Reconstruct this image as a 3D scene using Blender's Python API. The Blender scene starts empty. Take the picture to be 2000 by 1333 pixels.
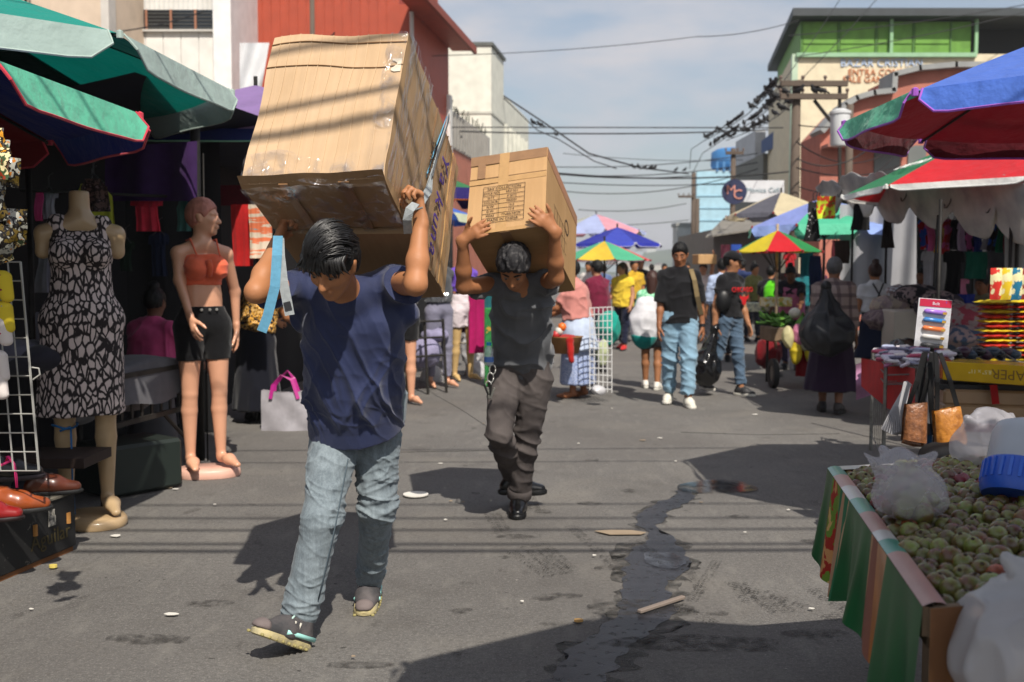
import bpy, bmesh, math, random
import numpy as np
from mathutils import Vector, Matrix
# ------------------------------------------------------------------ camera, sky, sun, exposure
random.seed(7); RNG = np.random.RandomState(11)
sc = bpy.context.scene
COL = sc.collection
R_ = math.radians
PITCH = math.atan(131.5 / 2000.0); EYE = 1.32; FPX = 2000.0
cam_d = bpy.data.cameras.new('camera'); cam = bpy.data.objects.new('camera', cam_d); COL.objects.link(cam)
cam_d.sensor_width = 36.0; cam_d.lens = 36.0; cam_d.clip_start = 0.05; cam_d.clip_end = 5000
cam.location = (0, 0, EYE); cam.rotation_euler = (math.pi / 2 - PITCH, 0, 0)
cam_d.dof.use_dof = True; cam_d.dof.focus_distance = 3.6; cam_d.dof.aperture_fstop = 3.6; cam_d.dof.aperture_blades = 9
sc.camera = cam
SUN_EL = 50.0; SUN_H = Vector((0.30, -0.954))          # horizontal direction towards the sun
sun_d = bpy.data.lights.new('sun', 'SUN'); sun = bpy.data.objects.new('sun', sun_d); COL.objects.link(sun)
sun_d.energy = 4.2; sun_d.angle = R_(0.53); sun_d.color = (1.0, 0.93, 0.83)
_s = Vector((SUN_H.x * math.cos(R_(SUN_EL)), SUN_H.y * math.cos(R_(SUN_EL)), math.sin(R_(SUN_EL))))
sun.rotation_euler = (-_s).to_track_quat('-Z', 'Y').to_euler(); sun.location = (3, -6, 12)
world = bpy.data.worlds.new('World'); sc.world = world; world.use_nodes = True
wn = world.node_tree; wn.nodes.clear()
def wnode(t, **k):
    n = wn.nodes.new(t)
    for a, b in k.items(): setattr(n, a, b)
    return n
_sky = wnode('ShaderNodeTexSky', sky_type='NISHITA', sun_disc=False)
_sky.sun_elevation = R_(SUN_EL); _sky.sun_rotation = math.atan2(_s.x, _s.y); _sky.dust_density = 3.5; _sky.air_density = 1.3; _sky.ozone_density = 1.5; _sky.altitude = 650
_tc = wnode('ShaderNodeTexCoord'); _mp = wnode('ShaderNodeMapping'); _mp.inputs['Scale'].default_value = (1.6, 1.6, 5.0)
_nz = wnode('ShaderNodeTexNoise'); _nz.inputs['Scale'].default_value = 3.2; _nz.inputs['Detail'].default_value = 7; _nz.inputs['Roughness'].default_value = .55
_rp = wnode('ShaderNodeValToRGB'); _rp.color_ramp.elements[0].position = .42; _rp.color_ramp.elements[0].color = (.22, .22, .22, 1); _rp.color_ramp.elements[1].position = .66
_mul = wnode('ShaderNodeMath', operation='MULTIPLY'); _mul.inputs[1].default_value = .95
_mx = wnode('ShaderNodeMix', data_type='RGBA'); _mx.inputs['B'].default_value = (5.5, 5.4, 5.7, 1)
_bg = wnode('ShaderNodeBackground'); _bg.inputs['Strength'].default_value = 0.085; _wo = wnode('ShaderNodeOutputWorld')
L_ = wn.links.new
L_(_tc.outputs['Generated'], _mp.inputs['Vector']); L_(_mp.outputs[0], _nz.inputs['Vector']); L_(_nz.outputs['Fac'], _rp.inputs[0]); L_(_rp.outputs[0], _mul.inputs[0])
L_(_mul.outputs[0], _mx.inputs['Factor']); L_(_sky.outputs[0], _mx.inputs['A']); L_(_mx.outputs['Result'], _bg.inputs[0]); L_(_bg.outputs[0], _wo.inputs[0])
sc.view_settings.view_transform = 'Standard'; sc.view_settings.look = 'None'; sc.view_settings.exposure = 0.52; sc.view_settings.gamma = 1.0
sc.render.engine = 'CYCLES'; sc.cycles.use_denoising = True; sc.cycles.max_bounces = 7; sc.cycles.diffuse_bounces = 3; sc.cycles.glossy_bounces = 3
sc.cycles.transparent_max_bounces = 10; sc.cycles.transmission_bounces = 5; sc.cycles.caustics_reflective = False; sc.cycles.caustics_refractive = False
# ------------------------------------------------------------------ pixel -> place (photo pixels, 2000 x 1333)
_F = Vector((0, math.cos(PITCH), -math.sin(PITCH))); _U = Vector((0, math.sin(PITCH), math.cos(PITCH))); CAM = Vector((0, 0, EYE))
def ray(px, py): return _F * FPX + Vector((1, 0, 0)) * (px - 1000) + _U * (666.5 - py)
def at(px, py, D):
    v = ray(px, py); return CAM + v * (D / v.y)
def gr(px, py, z=0.0):
    v = ray(px, py); return CAM + v * ((z - EYE) / v.z)
V = Vector
STREET = math.atan(0.16)
# ------------------------------------------------------------------ materials
def lin(c):
    if isinstance(c, str):
        c = c.lstrip('#'); c = [int(c[i:i + 2], 16) / 255 for i in (0, 2, 4)]
        c = [x / 12.92 if x <= .04045 else ((x + .055) / 1.055) ** 2.4 for x in c]
    return tuple(c[:3]) + (1.0,)
MATS = {}
def mat(key, c1=None, rough=.75, c2=None, nscale=8.0, lo=.35, hi=.65, bump=0.0, bscale=60.0, metal=0.0, spec=.4, transl=0.0, alpha=1.0, sheen=0.0, coat=0.0, stretch=(1, 1, 1), var=.12, trans=0.0):
    """principled material: colour c1 varied by noise towards c2 (or a darker c1), with fine bump"""
    if key in MATS: return MATS[key]
    if c1 is None: raise KeyError(key)
    m = bpy.data.materials.new(key); m.use_nodes = True; nt = m.node_tree; b = nt.nodes['Principled BSDF']; out = nt.nodes['Material Output']
    A = lin(c1); B = lin(c2) if c2 else tuple(x * (1 - var) for x in A[:3]) + (1,)
    tc = nt.nodes.new('ShaderNodeTexCoord'); mp = nt.nodes.new('ShaderNodeMapping'); mp.inputs['Scale'].default_value = stretch
    nt.links.new(tc.outputs['Object'], mp.inputs[0])
    nz = nt.nodes.new('ShaderNodeTexNoise'); nz.inputs['Scale'].default_value = nscale; nz.inputs['Detail'].default_value = 5; nt.links.new(mp.outputs[0], nz.inputs['Vector'])
    rp = nt.nodes.new('ShaderNodeValToRGB'); rp.color_ramp.elements[0].position = lo; rp.color_ramp.elements[1].position = hi
    rp.color_ramp.elements[0].color = A; rp.color_ramp.elements[1].color = B
    nt.links.new(nz.outputs['Fac'], rp.inputs[0]); nt.links.new(rp.outputs[0], b.inputs['Base Color'])
    b.inputs['Roughness'].default_value = rough; b.inputs['Metallic'].default_value = metal; b.inputs['Specular IOR Level'].default_value = spec
    if sheen: b.inputs['Sheen Weight'].default_value = sheen
    if coat: b.inputs['Coat Weight'].default_value = coat; b.inputs['Coat Roughness'].default_value = .12
    if trans: b.inputs['Transmission Weight'].default_value = trans; b.inputs['IOR'].default_value = 1.2
    if bump:
        n2 = nt.nodes.new('ShaderNodeTexNoise'); n2.inputs['Scale'].default_value = bscale; n2.inputs['Detail'].default_value = 4; nt.links.new(mp.outputs[0], n2.inputs['Vector'])
        bp = nt.nodes.new('ShaderNodeBump'); bp.inputs['Strength'].default_value = min(1, bump); bp.inputs['Distance'].default_value = .004 if bump <= 1 else .004 * bump
        nt.links.new(n2.outputs['Fac'], bp.inputs['Height']); nt.links.new(bp.outputs[0], b.inputs['Normal'])
    last = b.outputs[0]
    if transl:
        tr = nt.nodes.new('ShaderNodeBsdfTranslucent'); nt.links.new(rp.outputs[0], tr.inputs[0])
        mx = nt.nodes.new('ShaderNodeMixShader'); mx.inputs[0].default_value = transl; nt.links.new(last, mx.inputs[1]); nt.links.new(tr.outputs[0], mx.inputs[2]); last = mx.outputs[0]
    if alpha < 1:
        tp = nt.nodes.new('ShaderNodeBsdfTransparent'); mx = nt.nodes.new('ShaderNodeMixShader'); mx.inputs[0].default_value = alpha
        nt.links.new(tp.outputs[0], mx.inputs[1]); nt.links.new(last, mx.inputs[2]); last = mx.outputs[0]
    nt.links.new(last, out.inputs[0])
    MATS[key] = m
    return m
def cloth(c, rough=.85, transl=0.0, var=.18):
    k = 'cloth_%s_%s' % (c, transl)
    return mat(k, c, rough, nscale=14, var=var, bump=.25, bscale=260, sheen=.15, spec=.15, transl=transl)
def plastic(c, rough=.35): return mat('plastic_%s_%s' % (c, rough), c, rough, nscale=20, var=.06, spec=.5)
def paint(c, rough=.6, var=.15): return mat('paint_%s' % c, c, rough, nscale=3, var=var, bump=.15, bscale=25)
def metal_(c, rough=.45): return mat('metal_%s' % c, c, rough, metal=.6, nscale=25, var=.35, bump=.2, bscale=90)
# ------------------------------------------------------------------ objects
WM = {}
def reg(o, M): WM[o.name] = M; return o
def tag(o, label=None, cat=None, group=None, kind=None):
    if label: o['label'] = label
    if cat: o['category'] = cat
    if group: o['group'] = group
    if kind: o['kind'] = kind
    return o
def thing(name, label, cat, loc=(0, 0, 0), rz=0.0, group=None, M=None):
    o = bpy.data.objects.new(name, None); COL.objects.link(o); o.empty_display_size = .1
    M = M or (Matrix.Translation(V(loc)) @ Matrix.Rotation(rz, 4, 'Z'))
    o.matrix_world = M; reg(o, M.copy()); return tag(o, label, cat, group)
def add(name, me, m, parent=None, world=True, smooth=False):
    """link a mesh; verts given in world space are moved into the parent's frame (or, top-level, round an origin at the base)"""
    if parent is not None:
        if world: me.transform(WM[parent.name].inverted())
        M = WM[parent.name]
    o = bpy.data.objects.new(name, me); COL.objects.link(o)
    if m is not None:
        for x in (m if isinstance(m, (list, tuple)) else [m]): me.materials.append(x)
    if smooth: me.polygons.foreach_set('use_smooth', [True] * len(me.polygons))
    if parent is not None:
        o.parent = parent; reg(o, M.copy())
    else:
        co = np.empty(len(me.vertices) * 3); me.vertices.foreach_get('co', co); co = co.reshape(-1, 3)
        c = V(((co[:, 0].min() + co[:, 0].max()) / 2, (co[:, 1].min() + co[:, 1].max()) / 2, co[:, 2].min())) if world else V((0, 0, 0))
        me.transform(Matrix.Translation(-c)); o.location = c; reg(o, Matrix.Translation(c))
    return o
class MB:
    def __init__(s): s.v = []; s.f = []; s.mi = []
    def face(s, pts, mi=0):
        n = len(s.v); s.v += [tuple(p) for p in pts]; s.f.append(tuple(range(n, n + len(pts)))); s.mi.append(mi); return s
    def raw(s, vs, fs, mi=0):
        n = len(s.v); s.v += [tuple(p) for p in vs]; s.f += [tuple(i + n for i in f) for f in fs]; s.mi += [mi] * len(fs); return s
    def box(s, c, size, M=None, mi=0, bev=0.0):
        x, y, z = (k / 2 for k in size); c = V(c); R = M.to_3x3() if M is not None else Matrix.Identity(3)
        if bev <= 0:
            vs = [c + R @ V((i * x, j * y, k * z)) for k in (-1, 1) for j in (-1, 1) for i in (-1, 1)]
            return s.raw(vs, [(0, 2, 3, 1), (4, 5, 7, 6), (0, 1, 5, 4), (2, 6, 7, 3), (0, 4, 6, 2), (1, 3, 7, 5)], mi)
        b = min(bev, x * .9, y * .9, z * .9); vs = []; idx = {}
        for i in (-1, 1):
            for j in (-1, 1):
                for k in (-1, 1):
                    for ax in range(3):
                        p = [i * x, j * y, k * z]
                        for a2 in range(3):
                            if a2 != ax: p[a2] -= (i, j, k)[a2] * b
                        idx[(i, j, k, ax)] = len(vs); vs.append(c + R @ V(p))
        fs = []
        S = (-1, 1)
        for ax in range(3):
            for sg in S:
                q = []
                for (a, d) in ((-1, -1), (1, -1), (1, 1), (-1, 1)):
                    t = [0, 0, 0]; t[ax] = sg; t[(ax + 1) % 3] = a; t[(ax + 2) % 3] = d; q.append(idx[(*t, ax)])
                fs.append(tuple(q if sg > 0 else q[::-1]))
        for ax in range(3):
            o1, o2 = (ax + 1) % 3, (ax + 2) % 3
            for a in S:
                for d in S:
                    q = []
                    for e, o in ((-1, o1), (1, o1), (1, o2), (-1, o2)):
                        t = [0, 0, 0]; t[ax] = e; t[o1] = a; t[o2] = d; q.append(idx[(*t, o)])
                    fs.append(tuple(q))
        for i in S:
            for j in S:
                for k in S: fs.append((idx[(i, j, k, 0)], idx[(i, j, k, 1)], idx[(i, j, k, 2)]))
        return s.raw(vs, fs, mi)
    def tube(s, pts, r, n=6, mi=0, cap=True):
        pts = [V(p) for p in pts]; rs = r if isinstance(r, (list, tuple)) else [r] * len(pts); rings = []; up = V((0, 0, 1)); prev = None
        for i, p in enumerate(pts):
            t = (pts[min(i + 1, len(pts) - 1)] - pts[max(i - 1, 0)]).normalized()
            if prev is None:
                a = t.orthogonal().normalized()
            else:
                a = (prev - t * prev.dot(t)); a = a.normalized() if a.length > 1e-6 else t.orthogonal().normalized()
            prev = a; b = t.cross(a)
            rings.append([p + (a * math.cos(2 * math.pi * k / n) + b * math.sin(2 * math.pi * k / n)) * rs[i] for k in range(n)])
        vs = [q for g in rings for q in g]; fs = []
        for i in range(len(pts) - 1):
            for k in range(n): fs.append((i * n + k, i * n + (k + 1) % n, (i + 1) * n + (k + 1) % n, (i + 1) * n + k))
        if cap: fs += [tuple(range(n))[::-1], tuple((len(pts) - 1) * n + k for k in range(n))]
        return s.raw(vs, fs, mi)
    def grid(s, fn, nu, nv, mi=0, thick=0.0, closed=False):
        vs = [fn(i / nu, j / nv) for j in range(nv + 1) for i in range(nu + 1)]
        fs = [(j * (nu + 1) + i, j * (nu + 1) + i + 1, (j + 1) * (nu + 1) + i + 1, (j + 1) * (nu + 1) + i) for j in range(nv) for i in range(nu)]
        return s.raw(vs, fs, mi)
    def lathe(s, prof, c=(0, 0, 0), n=20, M=None, mi=0):
        c = V(c); R = M.to_3x3() if M is not None else Matrix.Identity(3)
        vs = [c + R @ V((r * math.cos(2 * math.pi * k / n), r * math.sin(2 * math.pi * k / n), z)) for r, z in prof for k in range(n)]
        fs = [(i * n + k, i * n + (k + 1) % n, (i + 1) * n + (k + 1) % n, (i + 1) * n + k) for i in range(len(prof) - 1) for k in range(n)]
        return s.raw(vs, fs, mi)
    def prism(s, poly, depth, M, mi=0):
        """polygon in local xz, extruded +y by depth, placed by matrix M"""
        n = len(poly); vs = [M @ V((x, 0, z)) for x, z in poly] + [M @ V((x, depth, z)) for x, z in poly]
        fs = [tuple(range(n)), tuple(range(2 * n - 1, n - 1, -1))] + [((i + 1) % n, i, n + i, n + (i + 1) % n) for i in range(n)]
        return s.raw(vs, fs, mi)
    def mesh(s, name):
        me = bpy.data.meshes.new(name); me.from_pydata(s.v, [], s.f)
        if any(s.mi): me.polygons.foreach_set('material_index', s.mi)
        me.update(); return me
    def build(s, name, m, parent=None, world=True, smooth=False): return add(name, s.mesh(name), m, parent, world, smooth)
def copy_tree(o, parent=None, M=None):
    c = o.copy(); COL.objects.link(c)
    if parent is None: c.matrix_world = M; reg(c, M.copy())
    else: c.parent = parent; reg(c, WM[parent.name].copy())
    for ch in [x for x in KIDS.get(o.name, [])] or list(o.children): copy_tree(ch, c)
    return c
KIDS = {}
def autosmooth(o, deg=40):
    me = o.data; me.polygons.foreach_set('use_smooth', [True] * len(me.polygons))
    try: me.set_sharp_from_angle(angle=R_(deg))
    except Exception: pass
    return o
# ------------------------------------------------------------------ noise and implicit surfaces
_PT = np.random.RandomState(3).rand(1 << 16).astype(np.float32)
def vnoise(p, seed=0):
    p = np.asarray(p, np.float64); i = np.floor(p).astype(np.int64); f = p - i; f = f * f * (3 - 2 * f); out = 0
    for dx in (0, 1):
        for dy in (0, 1):
            for dz in (0, 1):
                h = ((i[:, 0] + dx) * 73856093) ^ ((i[:, 1] + dy) * 19349663) ^ ((i[:, 2] + dz) * 83492791) ^ (seed * 2654435)
                w = (f[:, 0] if dx else 1 - f[:, 0]) * (f[:, 1] if dy else 1 - f[:, 1]) * (f[:, 2] if dz else 1 - f[:, 2])
                out = out + w * _PT[(h ^ (h >> 13)) & 0xffff]
    return out
def ridge(p, seed=0): return 1 - np.abs(2 * vnoise(p, seed) - 1)
class SDF:
    def __init__(s, vox=.008): s.pr = []; s.vox = vox; s.cuts = []
    def cone(s, a, b, ra, rb, k=.03, wide=None, f=1.0, sub=False):
        s.pr.append(('c', np.array(a, float), np.array(b, float), ra, rb, k, None if wide is None else np.array(V(wide).normalized()), f, sub)); return s
    def ball(s, c, r, k=.03, sub=False): return s.cone(c, c, r, r, k, sub=sub)
    def ell(s, c, r, R=None, k=.03, sub=False):
        s.pr.append(('e', np.array(c, float), np.array(r, float), np.array(R) if R is not None else np.eye(3), k, sub)); return s
    def cut(s, p, n):           # remove the half space in front of plane
        s.cuts.append((np.array(p, float), np.array(V(n).normalized()))); return s
    def mesh(s, name='m', disp=None):
        lo = np.full(3, 1e9); hi = -lo
        for q in s.pr:
            if q[-1]: continue
            if q[0] == 'c':
                r = max(q[3], q[4]) * max(1, q[7]); a = np.minimum(q[1], q[2]) - r; b = np.maximum(q[1], q[2]) + r
            else:
                r = q[2].max(); a = q[1] - r; b = q[1] + r
            lo = np.minimum(lo, a); hi = np.maximum(hi, b)
        v = s.vox; lo = lo - 3 * v; hi = hi + 3 * v
        n = np.ceil((hi - lo) / v).astype(int) + 1
        ax = [(lo[i] + v * np.arange(n[i])).astype(np.float32) for i in range(3)]
        Fd = np.full(n, .5, np.float32)
        for q in s.pr:
            k = q[5] if q[0] == 'c' else q[4]; mg = k + 4 * v
            if q[0] == 'c':
                r = max(q[3], q[4]) * max(1, q[7]); a = np.minimum(q[1], q[2]) - r - mg; b = np.maximum(q[1], q[2]) + r + mg
            else:
                r = q[2].max(); a = q[1] - r - mg; b = q[1] + r + mg
            i0 = np.clip(((a - lo) / v).astype(int), 0, n - 1); i1 = np.clip(((b - lo) / v).astype(int) + 2, 1, n)
            sl = tuple(slice(i0[i], i1[i]) for i in range(3))
            X = ax[0][sl[0]][:, None, None]; Y = ax[1][sl[1]][None, :, None]; Z = ax[2][sl[2]][None, None, :]
            if q[0] == 'c':
                A, B, ra, rb, _, w, f = q[1:8]; d = B - A; L2 = float(d @ d)
                x = X - A[0]; y = Y - A[1]; z = Z - A[2]
                if L2 > 1e-10:
                    t = np.clip((x * d[0] + y * d[1] + z * d[2]) / L2, 0, 1); x = x - t * d[0]; y = y - t * d[1]; z = z - t * d[2]; rr = ra + (rb - ra) * t
                else: rr = ra
                if w is None: D = np.sqrt(x * x + y * y + z * z) - rr
                else:
                    pr = x * w[0] + y * w[1] + z * w[2]; tot = x * x + y * y + z * z
                    D = np.sqrt(np.maximum(tot - pr * pr + (pr / f) ** 2, 0)) - rr
            else:
                c, rad, Rm = q[1], q[2], q[3]; x = X - c[0]; y = Y - c[1]; z = Z - c[2]
                l = [x * Rm[0, i] + y * Rm[1, i] + z * Rm[2, i] for i in range(3)]
                k0 = np.sqrt(sum((l[i] / rad[i]) ** 2 for i in range(3))); k1 = np.sqrt(sum((l[i] / rad[i] ** 2) ** 2 for i in range(3)))
                D = k0 * (k0 - 1) / np.maximum(k1, 1e-6)
            G = Fd[sl]
            if q[-1]:
                h = np.clip(.5 - .5 * (G + D) / k, 0, 1); Fd[sl] = G * (1 - h) - D * h + k * h * (1 - h)
            else:
                h = np.clip(.5 + .5 * (G - D) / k, 0, 1); Fd[sl] = G * (1 - h) + D * h - k * h * (1 - h)
        for p, nn in s.cuts:
            D = (ax[0][:, None, None] - p[0]) * nn[0] + (ax[1][None, :, None] - p[1]) * nn[1] + (ax[2][None, None, :] - p[2]) * nn[2]
            Fd = np.maximum(Fd, D.astype(np.float32))
        return nets(name, Fd, lo, v, disp)
def nets(name, Fd, lo, v, disp=None):
    S = Fd < 0; n = np.array(Fd.shape)
    cs = [(i, j, k) for i in (0, 1) for j in (0, 1) for k in (0, 1)]
    cnt = sum(S[i:n[0] - 1 + i, j:n[1] - 1 + j, k:n[2] - 1 + k].astype(np.int8) for i, j, k in cs)
    act = (cnt > 0) & (cnt < 8); idx = np.argwhere(act); N = len(idx)
    ids = np.full(act.shape, -1, np.int32); ids[act] = np.arange(N)
    acc = np.zeros((N, 3)); c = np.zeros(N)
    vals = {q: Fd[idx[:, 0] + q[0], idx[:, 1] + q[1], idx[:, 2] + q[2]].astype(np.float64) for q in cs}
    for q in cs:
        for a in range(3):
            if q[a]: continue
            q2 = list(q); q2[a] = 1; q2 = tuple(q2); f0, f1 = vals[q], vals[q2]; m = (f0 < 0) != (f1 < 0)
            t = np.where(m, f0 / np.where(m, f0 - f1, 1), 0); P = np.tile(np.array(q, float), (N, 1)); P[:, a] = t; acc[m] += P[m]; c[m] += 1
    vs = lo + v * (idx + acc / c[:, None]); faces = []
    for a in range(3):
        b, d = (a + 1) % 3, (a + 2) % 3
        s0 = [slice(1, -1)] * 3; s1 = [slice(1, -1)] * 3; s0[a] = slice(0, n[a] - 1); s1[a] = slice(1, n[a])
        s0[b] = s1[b] = slice(1, n[b] - 1); s0[d] = s1[d] = slice(1, n[d] - 1)
        A = S[tuple(s0)]; B = S[tuple(s1)]
        for sg, m in ((0, A & ~B), (1, ~A & B)):
            e = np.argwhere(m)
            if not len(e): continue
            e[:, b] += 1; e[:, d] += 1; q = []
            for (ob, od) in ((1, 1), (0, 1), (0, 0), (1, 0)):
                g = e.copy(); g[:, b] -= ob; g[:, d] -= od; q.append(ids[g[:, 0], g[:, 1], g[:, 2]])
            q = np.stack(q, 1); faces.append(q if sg == 0 else q[:, ::-1])
    faces = np.concatenate(faces) if faces else np.zeros((0, 4), int)
    faces = faces[(faces >= 0).all(1)]
    # one round of smoothing
    for _ in range(2):
        sm = np.zeros((N, 3)); ct = np.zeros(N)
        for k in range(4):
            i, j = faces[:, k], faces[:, (k + 1) % 4]
            np.add.at(sm, i, vs[j]); np.add.at(ct, i, 1); np.add.at(sm, j, vs[i]); np.add.at(ct, j, 1)
        m = ct > 0; vs[m] = .5 * vs[m] + .5 * sm[m] / ct[m, None]
    if disp is not None:
        e1 = vs[faces[:, 2]] - vs[faces[:, 0]]; e2 = vs[faces[:, 3]] - vs[faces[:, 1]]; fn = np.cross(e1, e2); nr = np.zeros((N, 3))
        for k in range(4): np.add.at(nr, faces[:, k], fn)
        nr /= np.maximum(np.linalg.norm(nr, axis=1), 1e-12)[:, None]
        r = disp(vs, nr); vs = vs + (nr * r[:, None] if r.ndim == 1 else r)
    me = bpy.data.meshes.new(name); me.vertices.add(N); me.vertices.foreach_set('co', vs.ravel().astype(np.float32))
    nf = len(faces); me.loops.add(nf * 4); me.polygons.add(nf)
    me.loops.foreach_set('vertex_index', faces.ravel().astype(np.int32)); me.polygons.foreach_set('loop_start', np.arange(0, nf * 4, 4, dtype=np.int32))
    me.polygons.foreach_set('loop_total', np.full(nf, 4, np.int32)); me.update(); me.validate()
    me.polygons.foreach_set('use_smooth', [True] * len(me.polygons)); return me
_dg = None
def text(name, body, size, m, parent, M, align='CENTER', extr=.001, sx=1.0):
    """lettering as a mesh; local xy plane is the writing plane"""
    cu = bpy.data.curves.new(name, 'FONT'); cu.body = body; cu.size = size; cu.align_x = align; cu.align_y = 'CENTER'; cu.extrude = extr; cu.resolution_u = 2
    o = bpy.data.objects.new(name, cu); COL.objects.link(o); dg = bpy.context.evaluated_depsgraph_get()
    me = bpy.data.meshes.new_from_object(o.evaluated_get(dg)); bpy.data.objects.remove(o); bpy.data.curves.remove(cu)
    me.transform(Matrix.Scale(sx, 4, (1, 0, 0))); me.transform(M); me.materials.clear()
    return add(name, me, m, parent, True)
def frame(o, x, y, z=None):
    """matrix from origin and local x, y directions"""
    x = V(x).normalized(); y = V(y); y = (y - x * y.dot(x)).normalized(); z = x.cross(y)
    return Matrix(((x.x, y.x, z.x, o[0]), (x.y, y.y, z.y, o[1]), (x.z, y.z, z.z, o[2]), (0, 0, 0, 1)))
# ------------------------------------------------------------------ people
SKIN = lambda c='8a5a3c': mat('skin_' + c, c, .55, nscale=9, var=.14, bump=.08, bscale=120, spec=.35)
HAIR_BLACK = mat('hair_black', '0b0a0a', .6, nscale=30, var=.5, bump=.8, bscale=160, spec=.3)
def hand(s, w, d, n, S=1.0, curl=.35, side=1, k=.006, spread=.0, thumb=.6, th_dir=None):
    """palm + four unequal fingers + thumb; d along the hand, n out of the palm (grip side); side = +1 when the thumb is on the n x d side"""
    w, d, n = V(w), V(d).normalized(), V(n); n = (n - d * n.dot(d)).normalized(); b = n.cross(d).normalized() * side
    P = w + d * .045 * S
    s.cone(w - d * .02 * S, w + d * .085 * S, .019 * S, .0165 * S, .015, b, 1.75)
    lens = (.072, .082, .076, .058)
    for i in range(4):
        o = (1.5 - i) * .0205 * S; kn = w + d * (.088 - .004 * abs(i - 1.2)) * S + b * o; a = curl * (.55 + .1 * i); p = kn; L = lens[i] * S; r = (.0098, .0102, .0098, .0086)[i] * S
        for j, fr in enumerate((.45, .31, .24)):
            dd = (d * math.cos(a) + n * math.sin(a) + b * (1.5 - i) * (.05 + spread)).normalized(); q = p + dd * L * fr
            s.cone(p, q, r * (1 - .07 * j), r * (1 - .07 * (j + 1)), k if j else .010); p = q; a += curl * (1.15 if j == 0 else .8)
    t0 = w + d * .028 * S + b * .024 * S + n * .006 * S
    td = V(th_dir).normalized() if th_dir is not None else (d * .72 + b * .55 + n * thumb * .6).normalized()
    t1 = t0 + td * .045 * S; t2 = t1 + (td * .8 + d * .35 + n * .25 * thumb).normalized() * .034 * S; t3 = t2 + (td * .6 + d * .6 + n * .3 * thumb).normalized() * .024 * S
    s.cone(t0, t1, .0145 * S, .0118 * S, .014); s.cone(t1, t2, .0115 * S, .0105 * S, k); s.cone(t2, t3, .0104 * S, .0085 * S, k)
def lerp(a, b, t): return V(a) * (1 - t) + V(b) * t
def stand(pos, h=1.65, yaw=0.0, lean=0.0, legs=((0, 0), (0, 0)), arms=((0, .12, .15), (0, .12, .15)), head=(0, 0), hips=1.0, bend=0.0):
    """joints of an upright figure. yaw 0 faces the camera (-Y); arms: (forward, out, elbow) per side L, R"""
    S = h / 1.65; J = {'h': h}
    J['pel'] = V((0, 0, .93)); up = V((0, -math.sin(lean), math.cos(lean)))
    up2 = V((0, -math.sin(lean + bend), math.cos(lean + bend)))
    J['chest'] = J['pel'] + up * .30; J['neck'] = J['pel'] + up * .36 + up2 * .13
    for sd, nm in ((1, 'L'), (-1, 'R')):
        J['sh' + nm] = J['pel'] + up * .33 + up2 * .06 + V((sd * .152, 0, 0))
        f, o, e = arms[0 if sd > 0 else 1]
        J['el' + nm] = J['sh' + nm] + V((sd * math.sin(o), -math.sin(f) * math.cos(o), -math.cos(f) * math.cos(o))) * .275
        J['wr' + nm] = J['el' + nm] + V((sd * math.sin(o * .5), -math.sin(f + e) * math.cos(o * .5), -math.cos(f + e) * math.cos(o * .5))) * .235
        J['hip' + nm] = J['pel'] + V((sd * .085 * hips, 0, -.06))
        f, kb = legs[0 if sd > 0 else 1]
        J['kn' + nm] = J['hip' + nm] + V((sd * .01, -math.sin(f), -math.cos(f))) * .40
        J['an' + nm] = J['kn' + nm] + V((0, -math.sin(f - kb), -math.cos(f - kb))) * .38
        J['to' + nm] = J['an' + nm] + V((sd * .035, -math.cos(f - kb) * .17, -.055 + math.sin(max(-.5, f - kb)) * .17 * (.5 if kb < .3 else 1)))
        J['n' + nm] = V((-sd, .2, 0))
    hp, hy = head
    J['fwd'] = V((math.sin(hy) * math.cos(hp), -math.cos(hy) * math.cos(hp), -math.sin(hp))); J['up'] = (up2 - J['fwd'] * up2.dot(J['fwd'])).normalized()
    J['head'] = J['neck'] + up2 * .115 + J['fwd'] * .02
    low = min(J['anL'].z, J['anR'].z); M = Matrix.Translation(V(pos)) @ Matrix.Rotation(yaw, 4, 'Z') @ Matrix.Scale(S, 4) @ Matrix.Translation(V((0, 0, .085 - low)))
    R3 = Matrix.Rotation(yaw, 3, 'Z')
    for k, v in list(J.items()):
        if isinstance(v, Vector): J[k] = R3 @ v if k in ('fwd', 'up', 'nL', 'nR') else M @ v
    J['lat'] = R3 @ V((1, 0, 0)); J['gz'] = V(pos).z
    return J
def fold_shirt(seed, a=.011):
    def f(p, n):
        q = p * [7, 7, 9] + vnoise(p * 5, seed)[:, None] * 1.5; return a * (ridge(q, seed) ** 4 * 1.5 - .45) + a * .45 * (ridge(p * [17, 17, 9] + 7, seed + 1) ** 2 - .5)
    return f
def fold_pant(seed, a=.012, zk=None):
    def f(p, n):
        a_ = a
        x, y, z = p.T; q = np.stack([x * 7, y * 7, z * 17 + x * 9], 1) + vnoise(p * 6, seed)[:, None] * 1.2
        w = 1.0 if zk is None else .45 + .9 * np.exp(-((z - zk) / .10) ** 2) + .9 * np.exp(-((z - zk + .36) / .10) ** 2)
        return w * a * (ridge(q, seed) ** 4 * 1.6 - .4) + a * .3 * (ridge(p * 24, seed + 2) ** 2 - .5)
    return f
def fold_skirt(seed, a=.02):
    def f(p, n):
        z0 = p[:, 2].max(); t = np.clip((z0 - p[:, 2]) / .6, 0, 1); return a * t * (ridge(p * [13, 13, 1.5], seed) - .5)
    return f
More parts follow.
